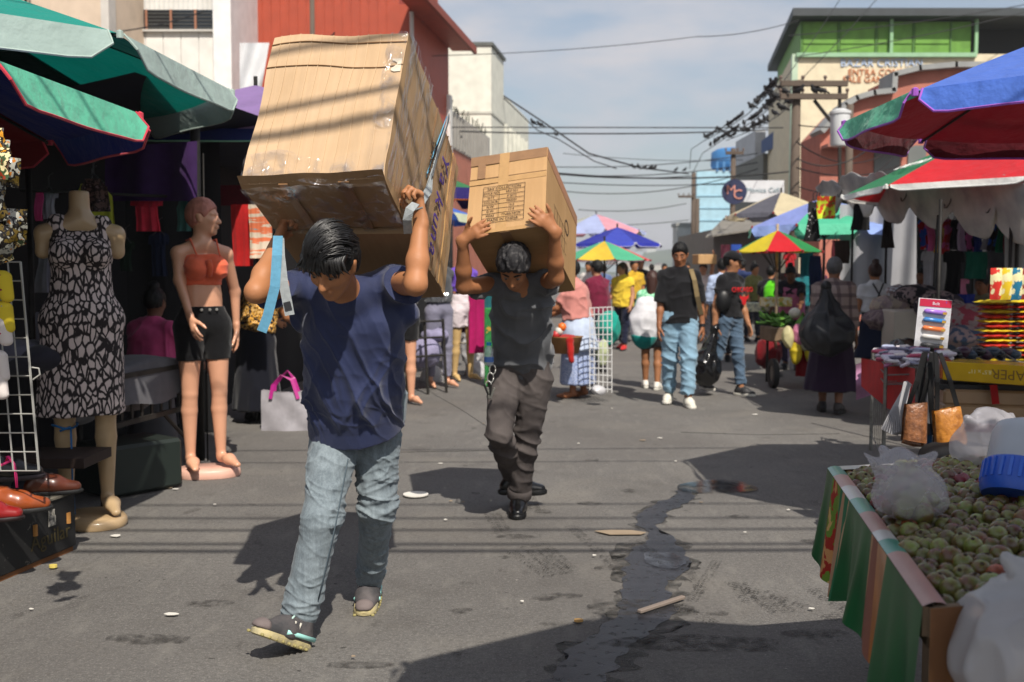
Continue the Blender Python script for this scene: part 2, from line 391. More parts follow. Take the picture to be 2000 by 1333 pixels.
def head_prims(s, J, S, detail=True):
    h, f, u = V(J['head']), V(J['fwd']).normalized(), V(J['up']).normalized(); l = u.cross(-f).normalized(); l = -l if l.dot(J['lat']) < 0 else l
    Rm = Matrix((l, -f, u)).transposed()
    s.ell(h + u * .02 * S - f * .012 * S, (.073 * S, .092 * S, .095 * S), Rm, .02)
    s.ell(h - u * .035 * S + f * .022 * S, (.055 * S, .062 * S, .078 * S), Rm, .03)
    s.cone(h - u * .088 * S + f * .058 * S, h - u * .092 * S + f * .062 * S, .020 * S, .018 * S, .02, l, 1.4)
    if detail:
        s.cone(h + u * .012 * S + f * .082 * S, h - u * .028 * S + f * .101 * S, .0075 * S, .0135 * S, .010)
        for sd in (1, -1):
            s.ball(h - u * .030 * S + f * .091 * S + l * sd * .011 * S, .0085 * S, .008)
            s.cone(h + u * .024 * S + f * .078 * S + l * sd * .016 * S, h + u * .022 * S + f * .066 * S + l * sd * .046 * S, .009 * S, .008 * S, .012)
            s.ball(h + u * .006 * S + f * .086 * S + l * sd * .031 * S, .010 * S, .010, sub=True)
            s.cone(h + u * .015 * S - f * .008 * S + l * sd * .074 * S, h - u * .022 * S - f * .002 * S + l * sd * .071 * S, .013 * S, .009 * S, .006, f, 1.5)
            s.ball(h - u * .018 * S + f * .062 * S + l * sd * .036 * S, .018 * S, .02)
        s.cone(h - u * .052 * S + f * .086 * S + l * .018 * S, h - u * .052 * S + f * .086 * S - l * .018 * S, .007 * S, .007 * S, .006)
        s.cone(h - u * .064 * S + f * .083 * S + l * .014 * S, h - u * .064 * S + f * .083 * S - l * .014 * S, .0075 * S, .0075 * S, .006)
    return l, Rm
def body(name, label, J, skin, vox, group=None, arm=1.0, hands=True, fat=1.0, detail=True, legs=True, cat='person', hand_kw=None, shod=True):
    S = J['h'] / 1.65; s = SDF(vox); lat = V(J['lat']); pel, ch, nk = V(J['pel']), V(J['chest']), V(J['neck'])
    wst = lerp(pel, ch, .45)
    s.cone(pel - V((0, 0, .02)), wst, .105 * S * fat, .090 * S * fat, .04, lat, 1.4); s.cone(wst, ch, .090 * S * fat, .105 * S * fat, .04, lat, 1.4)
    for a in 'LR':
        sh, el, wr = V(J['sh' + a]), V(J['el' + a]), V(J['wr' + a])
        s.cone(lerp(nk, ch, .35), sh, .056 * S, .046 * S, .04)
        s.cone(sh, el, .047 * S * arm, .037 * S * arm, .025); s.cone(el, lerp(el, wr, .35), .036 * S * arm, .037 * S * arm, .02); s.cone(lerp(el, wr, .35), wr, .037 * S * arm, .024 * S * arm, .02)
        if hands:
            kw = dict(d=wr - el, n=J.get('n' + a, -lat), side=1 if a == 'L' else -1, curl=.35)
            kw.update((hand_kw or {}).get(a, {})); hand(s, wr, S=S, **kw)
        if legs:
            hp, kn, an, to = V(J['hip' + a]), V(J['kn' + a]), V(J['an' + a]), V(J['to' + a])
            s.cone(hp, kn, .085 * S * fat, .056 * S, .03); s.cone(kn, lerp(kn, an, .3), .053 * S, .056 * S, .02); s.cone(lerp(kn, an, .3), an, .056 * S, .036 * S, .02)
            d = (to - an) * (.45 if shod else 1.0); ft_ = .7 if shod else 1.0; to = an + d; s.cone(an - d * .15 + V((0, 0, -.03)) * S, an + d * .5 - V((0, 0, .018 * S)), .034 * S * ft_, .036 * S * ft_, .02); s.cone(an + d * .5 - V((0, 0, .018 * S)), to, .036 * S * ft_, .022 * S * ft_, .02, d.cross(V((0, 0, 1))), 1.35)
    s.cone(nk - (nk - ch) * .25, lerp(nk, J['head'], .6), .056 * S, .050 * S, .03)
    l, Rm = head_prims(s, J, S, detail)
    o = add(name, s.mesh(name), skin, None, True, True); tag(o, label, cat, group)
    if detail:
        h, f, u = V(J['head']), V(J['fwd']).normalized(), V(J['up']).normalized()
        for sd in (1, -1):
            m = MB(); c = h + u * .006 * S + f * .078 * S + l * sd * .030 * S; E3 = Matrix((l, u, f)).transposed()
            m.lathe([(0, .0075 * S), (.007 * S, .006 * S), (.010 * S, .002 * S), (.0115 * S, -.003 * S)], c, 10, E3.to_4x4() @ Matrix.Scale(.42, 4, (0, 1, 0))); m.build('eye', mat('eye_white', '7a6a5e', .3), o, smooth=True)
            m = MB(); m.lathe([(0, .0088 * S), (.0045 * S, .0078 * S), (.0052 * S, .006 * S)], c, 10, E3.to_4x4() @ Matrix.Scale(.75, 4, (0, 1, 0))); m.build('iris', mat('iris_dark', '140c08', .15), o, smooth=True)
            m = MB(); b0 = h + u * .030 * S + f * .085 * S + l * sd * .012 * S; b1 = h + u * .034 * S + f * .080 * S + l * sd * .030 * S; b2 = h + u * .026 * S + f * .066 * S + l * sd * .050 * S
            m.tube([b0, b1, b2], [.0045 * S, .0048 * S, .0025 * S], 6); m.build('eyebrow', HAIR_BLACK, o, smooth=True)
    return o
def shirt(o, J, m, vox, seed=1, sleeve=.6, hem=.06, puff=.020, name='shirt', amp=.011, fat=1.0, flare=.015, neck_drop=.0, noarm=''):
    S = J['h'] / 1.65; s = SDF(vox); lat = V(J['lat']); pel, ch, nk = V(J['pel']), V(J['chest']), V(J['neck']); ax = (ch - pel).normalized()
    for a in 'LR':
        if sleeve <= 0 or a in noarm: continue
        sh, el, wr = V(J['sh' + a]), V(J['el' + a]), V(J['wr' + a])
        if sleeve <= 1:
            e = lerp(sh, el, sleeve); d = (el - sh).normalized(); s.cone(sh, e + d * .03, .050 * S + puff * .5, .048 * S + puff, .02)
            s.cone(e + d * .10, e + d * .3, .10, .10, .006, sub=True)
        else:
            d = (wr - el).normalized(); e = lerp(el, wr, sleeve - 1); s.cone(sh, el, .050 * S + puff * .5, .044 * S + puff * .6, .02); s.cone(el, e, .044 * S + puff * .6, .032 * S + puff * .5, .02)
            s.cone(e + d * .08, e + d * .25, .08, .08, .006, sub=True)
    bot = pel - ax * hem * S
    wst = lerp(bot, ch, .5); r = fat * S
    s.cone(bot - ax * .05, wst, .108 * r + puff + flare, .100 * r + puff, .03, lat, 1.36); s.cone(wst, ch, .100 * r + puff, .106 * r + puff, .03, lat, 1.4)
    for a in 'LR': s.cone(lerp(nk, ch, .25), J['sh' + a], .060 * S + puff * .2, .048 * S + puff * .5, .04)
    s.cut(bot, -ax)
    nd = (V(J['head']) - nk).normalized(); s.cut(nk + nd * (.028 - neck_drop) * S + V(J['fwd']) * 0, nd)
    ob = add(name, s.mesh(name, fold_shirt(seed, amp)), m, o, True, True); return ob
def trousers(o, J, m, vox, seed=2, end=.93, puff=.014, name='trousers', amp=.012, fat=1.0, top=.10, cuff=.0, zk=None):
    S = J['h'] / 1.65; s = SDF(vox); lat = V(J['lat']); pel = V(J['pel'])
    for a in 'LR':
        hp, kn, an = V(J['hip' + a]), V(J['kn' + a]), V(J['an' + a])
        if end > .5:
            e = lerp(kn, an, (end - .5) * 2); d = (an - kn).normalized()
            s.cone(hp, kn, .088 * S * fat + puff, .058 * S + puff, .03); s.cone(kn, e + d * .02, .058 * S + puff, .046 * S + puff + cuff, .02)
        else:
            e = lerp(hp, kn, end * 2); d = (kn - hp).normalized(); s.cone(hp, e + d * .02, .088 * S * fat + puff, .07 * S + puff + cuff, .03)
        s.cone(e + d * .13, e + d * .3, .13, .13, .006, sub=True)
    up = (V(J['chest']) - pel).normalized()
    s.cone(pel - up * .02, pel + up * top, .104 * S * fat + puff, .092 * S * fat + puff, .04, lat, 1.38); s.cut(pel + up * top, up)
    return add(name, s.mesh(name, fold_pant(seed, amp, J['knL'].z if zk is None else zk)), m, o, True, True)
def skirt(o, J, m, vox, seed=3, z=.35, top=.10, flare=.16, fat=1.0, name='skirt', amp=.02):
    S = J['h'] / 1.65; s = SDF(vox); pel = V(J['pel']); lat = V(J['lat']); b = V((lerp(J['anL'], J['anR'], .5).x, lerp(J['anL'], J['anR'], .5).y, 0)); b = lerp(V((pel.x, pel.y, 0)), b, .6); b.z = J['gz'] + z
    s.cone(pel + V((0, 0, top)), pel - V((0, 0, .08)), .10 * S * fat + .014, .135 * S * fat, .03, lat, 1.3); s.cone(pel - V((0, 0, .08)), b - V((0, 0, .1)), .135 * S * fat, flare, .03, lat, 1.2)
    s.cut(b, (0, 0, -1)); s.cut(pel + V((0, 0, top)), (0, 0, 1))
    return add(name, s.mesh(name, fold_skirt(seed, amp)), m, o, True, True)
def hair(o, J, m=None, kind='short', vox=.006, amp=.006, seed=4, grow=1.07):
    m = m or HAIR_BLACK; S = J['h'] / 1.65; s = SDF(vox); h, f, u = V(J['head']), V(J['fwd']).normalized(), V(J['up']).normalized(); l = u.cross(-f).normalized(); Rm = Matrix((l, -f, u)).transposed(); Rm = Matrix((l, l.cross(-f) * 0 - f, u)).transposed()
    c = h + u * .024 * S - f * .016 * S
    s.ell(c, (.075 * S * grow, .094 * S * grow, .097 * S * grow), Rm, .01)
    if kind == 'tall': s.ell(c + u * .018 * S + f * .018 * S, (.064 * S, .080 * S, .088 * S), Rm, .02)
    n = (f * .80 - u * .62).normalized(); s.cut(h + f * .062 * S + u * .045 * S, n)
    s.cut(h - u * .050 * S - f * .05 * S, (-u * .9 + f * .4))
    if kind in ('short', 'tall'):
        for sd in (1, -1): s.cone(h - u * .005 * S + f * .0 * S + l * sd * .085 * S, h - u * .05 * S + f * .03 * S + l * sd * .085 * S, .030 * S, .04 * S, .008, sub=True)
    if kind == 'bun': s.pr.append(('e', np.array(c + u * .115 * S - f * .02 * S), np.array((.042, .042, .036)) * S, np.eye(3), .012, False)); s.ball(c + u * .10 * S - f * .03 * S, .03 * S, .012)
    me = s.mesh('hair', lambda p, nn: amp * (ridge(p * [60, 60, 22], seed) - .4))
    ob = add('hair', me, m, o, True, True)
    if kind in ('long', 'pony'):
        s = SDF(vox); a = h - f * .065 * S + u * .02; e = V((h.x, h.y, 0)) - V((f.x, f.y, 0)).normalized() * .085 * S; w = .052 if kind == 'long' else .028
        s.cone(a, V((e.x, e.y, h.z - .22 * S)), w * S, w * .8 * S, .02, l, 1.5 if kind == 'long' else 1.0)
        add('hair', s.mesh('hair', lambda p, nn: amp * (ridge(p * [60, 60, 9], seed) - .4)), m, o, True, True)
    return ob
def shoe(o, an, toe, m_up, m_sole, S=1.0, name='shoe', lace=None, thick=.028, vox=.006, up=None, bare=False, gz=0.0, flat=True):
    """an = ankle joint, toe = tip; the sole plane runs under both"""
    an, toe = V(an), V(toe); d = toe - an
    if flat and up is None: d.z = 0; d = d.normalized(); up = V((0, 0, 1)); base = V((an.x, an.y, gz))
    else:
        up = V(up); d = (d - up * d.dot(up)).normalized(); base = an - up * .085 * S
    b = up.cross(d); A = lambda x, y, z: base + d * x * S + b * y * S + up * z * S
    s = SDF(vox); s.cone(A(-.045, 0, .045), A(.06, 0, .045), .036 * S, .040 * S, .02, b, 1.02); s.cone(A(.06, 0, .042), A(.155, 0, .030), .042 * S, .028 * S, .02, b, 1.25); s.cone(A(-.03, 0, .06), A(-.02, 0, .10), .036 * S, .036 * S, .02); s.cone(A(-.01, 0, .075), A(.07, 0, .06), .034 * S, .030 * S, .03)
    s.cut(A(0, 0, thick * .8), -up); s.cut(A(-.02, 0, .115), up)
    ob = add(name, s.mesh(name), m_up, o, True, True)
    pro = [(-.088, 0), (-.08, .024), (-.055, .036), (0, .036), (.06, .043), (.11, .049), (.155, .042), (.182, .022), (.19, 0)]; ol = pro + [(x, -y) for x, y in pro[-2:0:-1]]
    m = MB(); n = len(ol); rings = [(0.0, .93), (.004, 1.0), (thick * .7, 1.02), (thick, .97)]
    vs = [A(.05 + (x - .05) * k, y * k, z) for z, k in rings for x, y in ol]; fs = [(i * n + j, i * n + (j + 1) % n, (i + 1) * n + (j + 1) % n, (i + 1) * n + j) for i in range(3) for j in range(n)] + [tuple(range(n))[::-1], tuple(3 * n + j for j in range(n))]
    m.raw(vs, fs); autosmooth(m.build('sole', m_sole, ob))
    if lace:
        m = MB()
        for i in range(4): m.tube([A(.03 + i * .02, -.026, .083 - i * .009), A(.037 + i * .02, 0, .094 - i * .0095), A(.03 + i * .02, .026, .083 - i * .009)], .0048 * S, 5)
        m.tube([A(.015, -.02, .10), A(.05, .02, .10), A(.075, .03, .075)], .0042 * S, 5); m.build('lace', lace, ob, smooth=True)
    return ob
# ------------------------------------------------------------------ setting: road, hill, buildings, poles, wires
def road_mat():
    m = mat('asphalt', '6a6865', .88, c2='595755', nscale=.9, lo=.3, hi=.7, spec=.25); nt = m.node_tree; b = nt.nodes['Principled BSDF']; N = nt.nodes.new; lk = nt.links.new
    tc = N('ShaderNodeTexCoord'); src = b.inputs['Base Color'].links[0].from_socket
    def layer(src, scale, lo, hi, col, fac, stretch=(1, 1, 1), detail=6):
        mp = N('ShaderNodeMapping'); mp.inputs['Scale'].default_value = stretch; lk(tc.outputs['Object'], mp.inputs[0]); nz = N('ShaderNodeTexNoise'); nz.inputs['Scale'].default_value = scale; nz.inputs['Detail'].default_value = detail; lk(mp.outputs[0], nz.inputs['Vector'])
        rp = N('ShaderNodeValToRGB'); rp.color_ramp.elements[0].position = lo; rp.color_ramp.elements[1].position = hi; rp.color_ramp.elements[1].color = (fac, fac, fac, 1); lk(nz.outputs['Fac'], rp.inputs[0])
        mx = N('ShaderNodeMix'); mx.data_type = 'RGBA'; lk(rp.outputs[0], mx.inputs['Factor']); lk(src, mx.inputs['A']); mx.inputs['B'].default_value = lin(col); return mx.outputs['Result']
    s = layer(src, 160, .45, .75, '8b8781', .6); s = layer(s, 260, .55, .75, '34312f', .6); s = layer(s, 3.2, .58, .72, '4a4744', .45); s = layer(s, 7, .66, .72, '3a3735', .5, (1, .5, 1)); s = layer(s, 1.3, .52, .66, '77736c', .5); s = layer(s, 46, .46, .66, '4c4946', .42, detail=3); s = layer(s, 85, .55, .70, '8e8a84', .45, detail=2); s = layer(s, 11, .55, .72, '7f7c76', .4, (1, .35, 1)); s = layer(s, .35, .45, .62, '55514e', .4); s = layer(s, 19, .70, .73, '262423', .7); s = layer(s, 30, .735, .745, 'b3ada4', .7); s = layer(s, 14, .74, .76, 'a19a90', .5)
    lk(s, b.inputs['Base Color']); n2 = N('ShaderNodeTexNoise'); n2.inputs['Scale'].default_value = 180; n2.inputs['Detail'].default_value = 5; lk(tc.outputs['Object'], n2.inputs['Vector'])
    bp = N('ShaderNodeBump'); bp.inputs['Strength'].default_value = .7; bp.inputs['Distance'].default_value = .006; lk(n2.outputs['Fac'], bp.inputs['Height']); lk(bp.outputs[0], b.inputs['Normal']); return m
mb = MB(); mb.grid(lambda u, v: V((-900 + 1800 * u, -40 + 1260 * v, 0)), 8, 8); road = mb.build('road', road_mat(), None, world=False); tag(road, kind='structure')
def sheet(name, poly, z, m, parent=None):
    mb = MB(); mb.face([V((p.x, p.y, z)) for p in poly]); return mb.build(name, m, parent)
def stain_mat(key, col, rough, a=.9, scale=9, lo=.35, hi=.6, spec=.5, stretch=(1, 1, 1)):
    if key in MATS: return MATS[key]
    m = mat(key, col, rough, nscale=20, var=.4, spec=spec, bump=.4 if rough > .2 else 0, bscale=150); nt = m.node_tree; N = nt.nodes.new; lk = nt.links.new; out = nt.nodes['Material Output']; src = out.inputs[0].links[0].from_socket
    tc = N('ShaderNodeTexCoord'); mp = N('ShaderNodeMapping'); mp.inputs['Scale'].default_value = stretch; nz = N('ShaderNodeTexNoise'); nz.inputs['Scale'].default_value = scale; nz.inputs['Detail'].default_value = 6; rp = N('ShaderNodeValToRGB'); rp.color_ramp.elements[0].position = lo; rp.color_ramp.elements[1].position = hi; rp.color_ramp.elements[1].color = (a, a, a, 1)
    lk(tc.outputs['Object'], mp.inputs[0]); lk(mp.outputs[0], nz.inputs['Vector']); lk(nz.outputs['Fac'], rp.inputs[0]); tp = N('ShaderNodeBsdfTransparent'); mx = N('ShaderNodeMixShader'); lk(rp.outputs[0], mx.inputs[0]); lk(tp.outputs[0], mx.inputs[1]); lk(src, mx.inputs[2]); lk(mx.outputs[0], out.inputs[0]); return m
# wet trickle: pixel outline on the ground, roughened edge
WL = [(1330, 955), (1310, 972), (1285, 985), (1245, 1010), (1238, 1025), (1262, 1040), (1255, 1062), (1232, 1080), (1218, 1110), (1225, 1140), (1212, 1160), (1205, 1190), (1190, 1215), (1160, 1240), (1130, 1265), (1100, 1290), (1075, 1333), (1055, 1380)]
WR = [(1345, 1000 - 42), (1352, 975), (1310, 1000), (1290, 1020), (1288, 1040), (1320, 1050), (1325, 1075), (1352, 1100), (1345, 1118), (1298, 1135), (1310, 1165), (1320, 1190), (1300, 1215), (1260, 1240), (1225, 1265), (1205, 1290), (1190, 1333), (1180, 1380)]
def rough_edge(pts, amp=.02, n=6):
    out = []
    for a, b in zip(pts, pts[1:]):
        a, b = gr(*a), gr(*b)
        for i in range(n):
            t = i / n; p = a.lerp(b, t); k = (b - a); nn = V((-k.y, k.x, 0)).normalized(); out.append(p + nn * float(vnoise(np.array([[p.x * 14, p.y * 14, 3.]]))[0] - .5) * amp * 3 + nn * float(vnoise(np.array([[p.x * 50, p.y * 50, 3.]]))[0] - .5) * amp)
    return out
WET = stain_mat('wet_asphalt', '333338', .34, .90, 26, .22, .44, .4); WETP = stain_mat('puddle_film', '2c2d33', .10, .85, 9, .30, .60, .7)
def widen(L, R, k): return [(a[0] + (a[0] - b[0]) * k, a[1]) for a, b in zip(L, R)], [(b[0] + (b[0] - a[0]) * k, b[1]) for a, b in zip(L, R)]
WL2, WR2 = widen(WL, WR, .22); wq = rough_edge(WL2, .05) + rough_edge(WR2, .05)[::-1]; bm = bmesh.new(); vs = [bm.verts.new((p.x, p.y, .0028)) for p in wq]; f = bm.faces.new(vs); bmesh.ops.triangulate(bm, faces=[f]); me = bpy.data.meshes.new('damp_edge'); bm.to_mesh(me); bm.free(); tag(add('damp_edge', me, stain_mat('damp_asphalt', '45433f', .6, .75, 14, .36, .60, .3)), kind='structure')
wp = rough_edge(WL) + rough_edge(WR)[::-1]; bm = bmesh.new(); vs = [bm.verts.new((p.x, p.y, .004)) for p in wp]; f = bm.faces.new(vs); bmesh.ops.triangulate(bm, faces=[f]); me = bpy.data.meshes.new('water_trickle'); bm.to_mesh(me); bm.free(); o = add('water_trickle', me, WET); tag(o, kind='structure')
def blob(name, c, rx, ry, z, m, parent=None, n=26, seed=1, rot=0.0):
    pts = []
    for i in range(n):
        a = 2 * math.pi * i / n; k = .7 + .6 * float(vnoise(np.array([[math.cos(a) * 1.6 + seed * 5, math.sin(a) * 1.6, seed]]), seed)[0]); x, y = rx * k * math.cos(a), ry * k * math.sin(a); pts.append(V((c.x + x * math.cos(rot) - y * math.sin(rot), c.y + x * math.sin(rot) + y * math.cos(rot), z)))
    return sheet(name, pts, z, m, parent)
tag(blob('puddle', gr(1395, 952), .24, .20, .0085, WETP, None, seed=4), kind='structure'); tag(blob('puddle', gr(1300, 1098), .10, .15, .0085, WETP, None, seed=7), kind='structure')
STN = stain_mat('dark_stain', '3c3936', .85, .6, 22, .38, .66); TYRE = stain_mat('tyre_mark', '302e2b', .85, .6, 60, .40, .6, .2, (1, 1, 1))
for i, (x, y, rx, ry) in enumerate(((1010, 1050, .10, .05), (1060, 1000, .05, .05), (1150, 985, .07, .05), (980, 1090, .04, .03), (1190, 1110, .07, .04), (1100, 1165, .10, .03), (1060, 1170, .05, .03), (920, 1140, .05, .02), (900, 1195, .05, .03), (1650, 1095, .12, .06), (1600, 1060, .08, .05), (1240, 1190, .22, .10), (1400, 1200, .05, .03), (930, 965, .03, .03), (1155, 900, .06, .05), (1230, 960, .05, .05), (1590, 1240, .12, .05), (1080, 1220, .05, .02), (880, 1280, .04, .02), (1440, 1010, .08, .04), (700, 1300, .12, .03), (400, 1180, .1, .04), (300, 1250, .15, .05), (1350, 1260, .3, .08))):
    blob('stain', gr(x, y), rx, ry, .0045 + .0002 * (i % 7), STN, road, seed=i)
def tread(p, q, w, z, rows=3):
    """tyre or shoe print: short slanted bars"""
    a, b = gr(*p), gr(*q); d = b - a; L = d.length; d.normalize(); nn = V((-d.y, d.x, 0)); mb = MB(); n = int(L / .022)
    for i in range(n):
        if RNG.rand() < .18: continue
        for r in range(rows):
            c = a + d * (i * .022) + nn * (r - (rows - 1) / 2) * w / rows; h = nn * w / rows * .40; e = d * .006; k = d * .008 * (1 if r % 2 else -1)
            mb.face([V((t.x, t.y, z)) for t in (c - h - e - k, c + h - e + k, c + h + e + k, c - h + e - k)])
    return mb.build('tyre_mark', TYRE, road)
for i, (p, q, w) in enumerate((((1115, 1030), (1205, 1110), .07), ((1000, 1080), (1075, 1130), .06), ((1035, 1070), (1105, 1125), .11), ((1065, 1065), (1120, 1115), .05), ((960, 1005), (985, 1045), .10), ((1340, 1100), (1370, 1165), .04), ((1420, 1140), (1600, 1195), .05), ((1480, 1160), (1540, 1205), .12), ((1330, 1185), (1400, 1225), .06), ((1590, 1155), (1690, 1215), .07), ((1440, 1140), (1470, 1185), .08), ((1620, 1205), (1700, 1235), .1), ((1030, 960), (1045, 1000), .08), ((1400, 1100), (1350, 1180), .05), ((1240, 1060), (1310, 1110), .07))): tread(p, q, w, .0062 + .0003 * i, 2 + i % 3)
# cracks / seams
for i, pts in enumerate((((800, 735), (850, 772), (900, 800), (960, 840)), ((640, 880), (780, 884), (1000, 880)), ((1330, 845), (1480, 850), (1640, 848)))):
    mb = MB(); mb.tube([gr(*p) + V((0, 0, .001)) for p in pts], .0028, 4); mb.build('seam', mat('seam_tar', '2d2b2a', .8), road)
# ---- far hill
def hill_z(x, y): return 44 * math.exp(-((x - 330) / 330) ** 2) * (.75 + .5 * float(vnoise(np.array([[x * .012, y * .02, 0.]]))[0]))
mb = MB(); mb.grid(lambda u, v: (lambda x: V((x, 900 + 260 * v, -3 + hill_z(x, 0) * (3 * v * v - 2 * v ** 3))))(-500 + 1700 * u), 70, 8); hill = mb.build('hill', mat('hill_green', '4c5a3a', .95, c2='3c4a30', nscale=.02, bump=0), None, world=False, smooth=True); tag(hill, kind='structure')
hm = None
for i in range(46):
    u = RNG.rand(); v = RNG.uniform(.12, .95); x = 70 + 330 * u; y = 900 + 260 * v; z = -3 + hill_z(x, 0) * (3 * v * v - 2 * v ** 3); w = RNG.uniform(7, 13); h = RNG.uniform(4, 7)
    t = thing('hillside_house', 'tiny pale house on the hazy hillside beyond the market street', 'house', (x, y, z - 2), RNG.uniform(-.4, .4), 'houses on the far hillside')
    mb = MB(); mb.box((0, 0, h / 2 + 1), (w, 8, h + 2)); mb.build('wall', paint(('cfc6b6', 'bfa58a', 'd8d8d2', 'a9b6bd')[i % 4]), t, world=False)
    mb = MB(); mb.prism([(-w / 2 - .5, 0), (w / 2 + .5, 0), (0, 2.2)], 9, Matrix.Translation((0, -4.5, h + 2))); mb.build('roof', paint(('8a4f3a', '7a6a5c', '9a9a98')[i % 3]), t, world=False)
# ---- buildings
def front_frame(px, py, D, yaw=STREET): return Matrix.Translation(at(px, py, D)) @ Matrix.Rotation(-yaw, 4, 'Z')
def wallbox(t, name, x0, x1, D0, D1, z0, z1, m, along=True):
    """box whose sides run along the street; x0, x1 are its left and right at depth D0"""
    k = .16 if along else 0.0; mb = MB(); vs = [V((x + k * (d - D0), d, z)) for z in (z0, z1) for d in (D0, D1) for x in (x0, x1)]
    mb.raw(vs, [(0, 2, 3, 1), (4, 5, 7, 6), (0, 1, 5, 4), (2, 6, 7, 3), (0, 4, 6, 2), (1, 3, 7, 5)]); return mb.build(name, m, t)
X = lambda px, D: (px - 1000) / 2000 * D
Zf = lambda py, D: at(1000, py, D).z
# left, behind the stalls
D = 20.; t = thing('building', 'beige plastered building behind the teal umbrella at far left', 'building', (X(140, D), D, 0)); wallbox(t, 'wall', X(-260, D), X(224, D), D, D + 8, 0, 12, paint('cdb9a4', .8), False)
wallbox(t, 'corner_trim', X(214, D), X(229, D), D - .06, D + .3, 0, 12, paint('c9c3bb'), False)
for k in range(3): wallbox(t, 'window', X(-90 + 48 * k, D), X(-48 + 48 * k, D), D - .04, D + .1, Zf(75, D), 12, mat('dark_glass', '1c2226', .15, spec=.6), False)
for k in range(8): wallbox(t, 'grille_bar', X(-100 + 27 * k, D), X(-96 + 27 * k, D), D - .5, D - .46, Zf(75, D), 12, metal_('3a3836'), False)
for k in range(3): wallbox(t, 'balcony_rail', X(-110, D), X(94, D), D - .52, D - .45, Zf(72 - 30 * k, D), Zf(66 - 30 * k, D), metal_('3a3836'), False)
D = 22.; t = thing('building', 'white corrugated building with a dark strip window behind the umbrellas', 'building', (X(340, D), D, 0)); wallbox(t, 'wall', X(228, D), X(432, D), D, D + 8, 0, 12, paint('d9d7d2', .7), False)
RIB = paint('d0d0cc', .5)
for k in range(22): wallbox(t, 'sheet_rib', X(231 + 9.2 * k, D), X(233.5 + 9.2 * k, D), D - .025, D + .01, Zf(20, D), 12, RIB, False)
for k in range(6): wallbox(t, 'cladding_panel', X(230 + 34 * k, D), X(262.5 + 34 * k, D), D - .03, D + .01, Zf(420, D), Zf(64, D), paint('dedcd6', .6), False)
wallbox(t, 'window', X(230, D), X(436, D), D - .02, D + .02, Zf(60, D), Zf(20, D), mat('dark_glass'), False); wallbox(t, 'sill', X(226, D), X(438, D), D - .12, D + .02, Zf(64, D), Zf(60, D), paint('c2c0ba'), False)
for k in range(5): wallbox(t, 'mullion', X(251 + 47 * k, D), X(255 + 47 * k, D), D - .05, D + .01, Zf(60, D), Zf(20, D), paint('9a6a52'), False)
for k in range(5): wallbox(t, 'louvre', X(232, D), X(434, D), D - .035, D - .02, Zf(56 - 7 * k, D), Zf(54.5 - 7 * k, D), paint('4a4a48'), False)
wallbox(t, 'pillar', X(434, D), X(468, D), D - .3, D + 8, 0, 12, paint('e4e4e2', .6), False)
t = thing('tarpaulin', 'white tarpaulin hung on the red building beside the cartons', 'tarpaulin', (X(495, 21.5), 21.5, 0)); mb = MB(); mb.grid(lambda u, v: at(468 + 58 * u - 22 * v * u, 84 + 130 * v, 21.6 - .10 * math.sin(u * 7 + v * 4)), 10, 10); mb.build('sheet', mat('white_tarp', 'd5d6d8', .6, nscale=3, var=.1), t, smooth=True)
t = thing('building', 'rust red metal clad building rising behind the front cartons', 'building', (-3.5, 24, 0)); RED = paint('a5452c', .55, .12); wallbox(t, 'wall', X(440, 24), -2.35, 24, 28.0, 0, 7.5, RED); wallbox(t, 'gable_wall', X(440, 24), -2.6, 24.02, 27.9, 7.5, 10.5, RED)
for k in range(19): wallbox(t, 'sheet_rib', X(452, 24) + .205 * k - .012, X(452, 24) + .205 * k + .012, 23.985, 24.01, 3.0, 10.4 if X(452, 24) + .205 * k < -2.65 else 7.45, paint('a8482f', .5))
for k in range(14): wallbox(t, 'sheet_rib', -2.348 + .046 * k, -2.33 + .046 * k, 24.14 + .29 * k, 24.17 + .29 * k, 3.0, 7.3, paint('a8482f', .5), False)
wallbox(t, 'eave', -2.62, -2.02, 22.2, 28.4, 7.38, 7.56, paint('a84c34')); wallbox(t, 'gutter', -2.04, -1.95, 22.2, 28.4, 7.30, 7.48, paint('8c3f2c')); mb = MB(); mb.tube([(-2.30, 23.9, 0), (-2.30, 23.9, 7.3)], .05, 8); mb.build('downpipe', paint('b9b2ac'), t)
wallbox(t, 'lower_band', -2.345, -2.30, 24.1, 28.0, 0, 4.6, paint('b06a54')); 
for k in range(3): wallbox(t, 'window', -2.325 + .16 * k, -2.27 + .16 * k, 24.9 + 1. * k, 25.15 + 1. * k, 5.9, 6.5, paint('c9cdd0'), False)
t = thing('building', 'salmon painted wall with a grey parapet next to the red building', 'building', (-1.6, 30, 0)); wallbox(t, 'wall', -4.5, -1.69, 28.05, 33.9, 0, 4.75, paint('b5705a')); wallbox(t, 'parapet', -2.0, -1.66, 28.05, 33.9, 4.75, 5.75, paint('a9a6a0'))
for k in range(14): wallbox(t, 'baluster', -1.66 + .064 * k, -1.60 + .064 * k, 28.1 + .4 * k, 28.25 + .4 * k, 4.78, 5.7, paint('8f8c86'), False)
wallbox(t, 'pillar', -1.95, -1.66, 27.75, 28.04, 0, 6.1, paint('dcdbd6'))
for k in range(26): mb = MB(); mb.tube([V((-1.75 + .035 * k, 28.1 + .22 * k, 5.7)), V((-1.75 + .035 * k + RNG.uniform(-.1, .1), 28.1 + .22 * k, 5.95 + .15 * RNG.rand()))], .02, 4); mb.build('spike', paint('4d5044'), t)
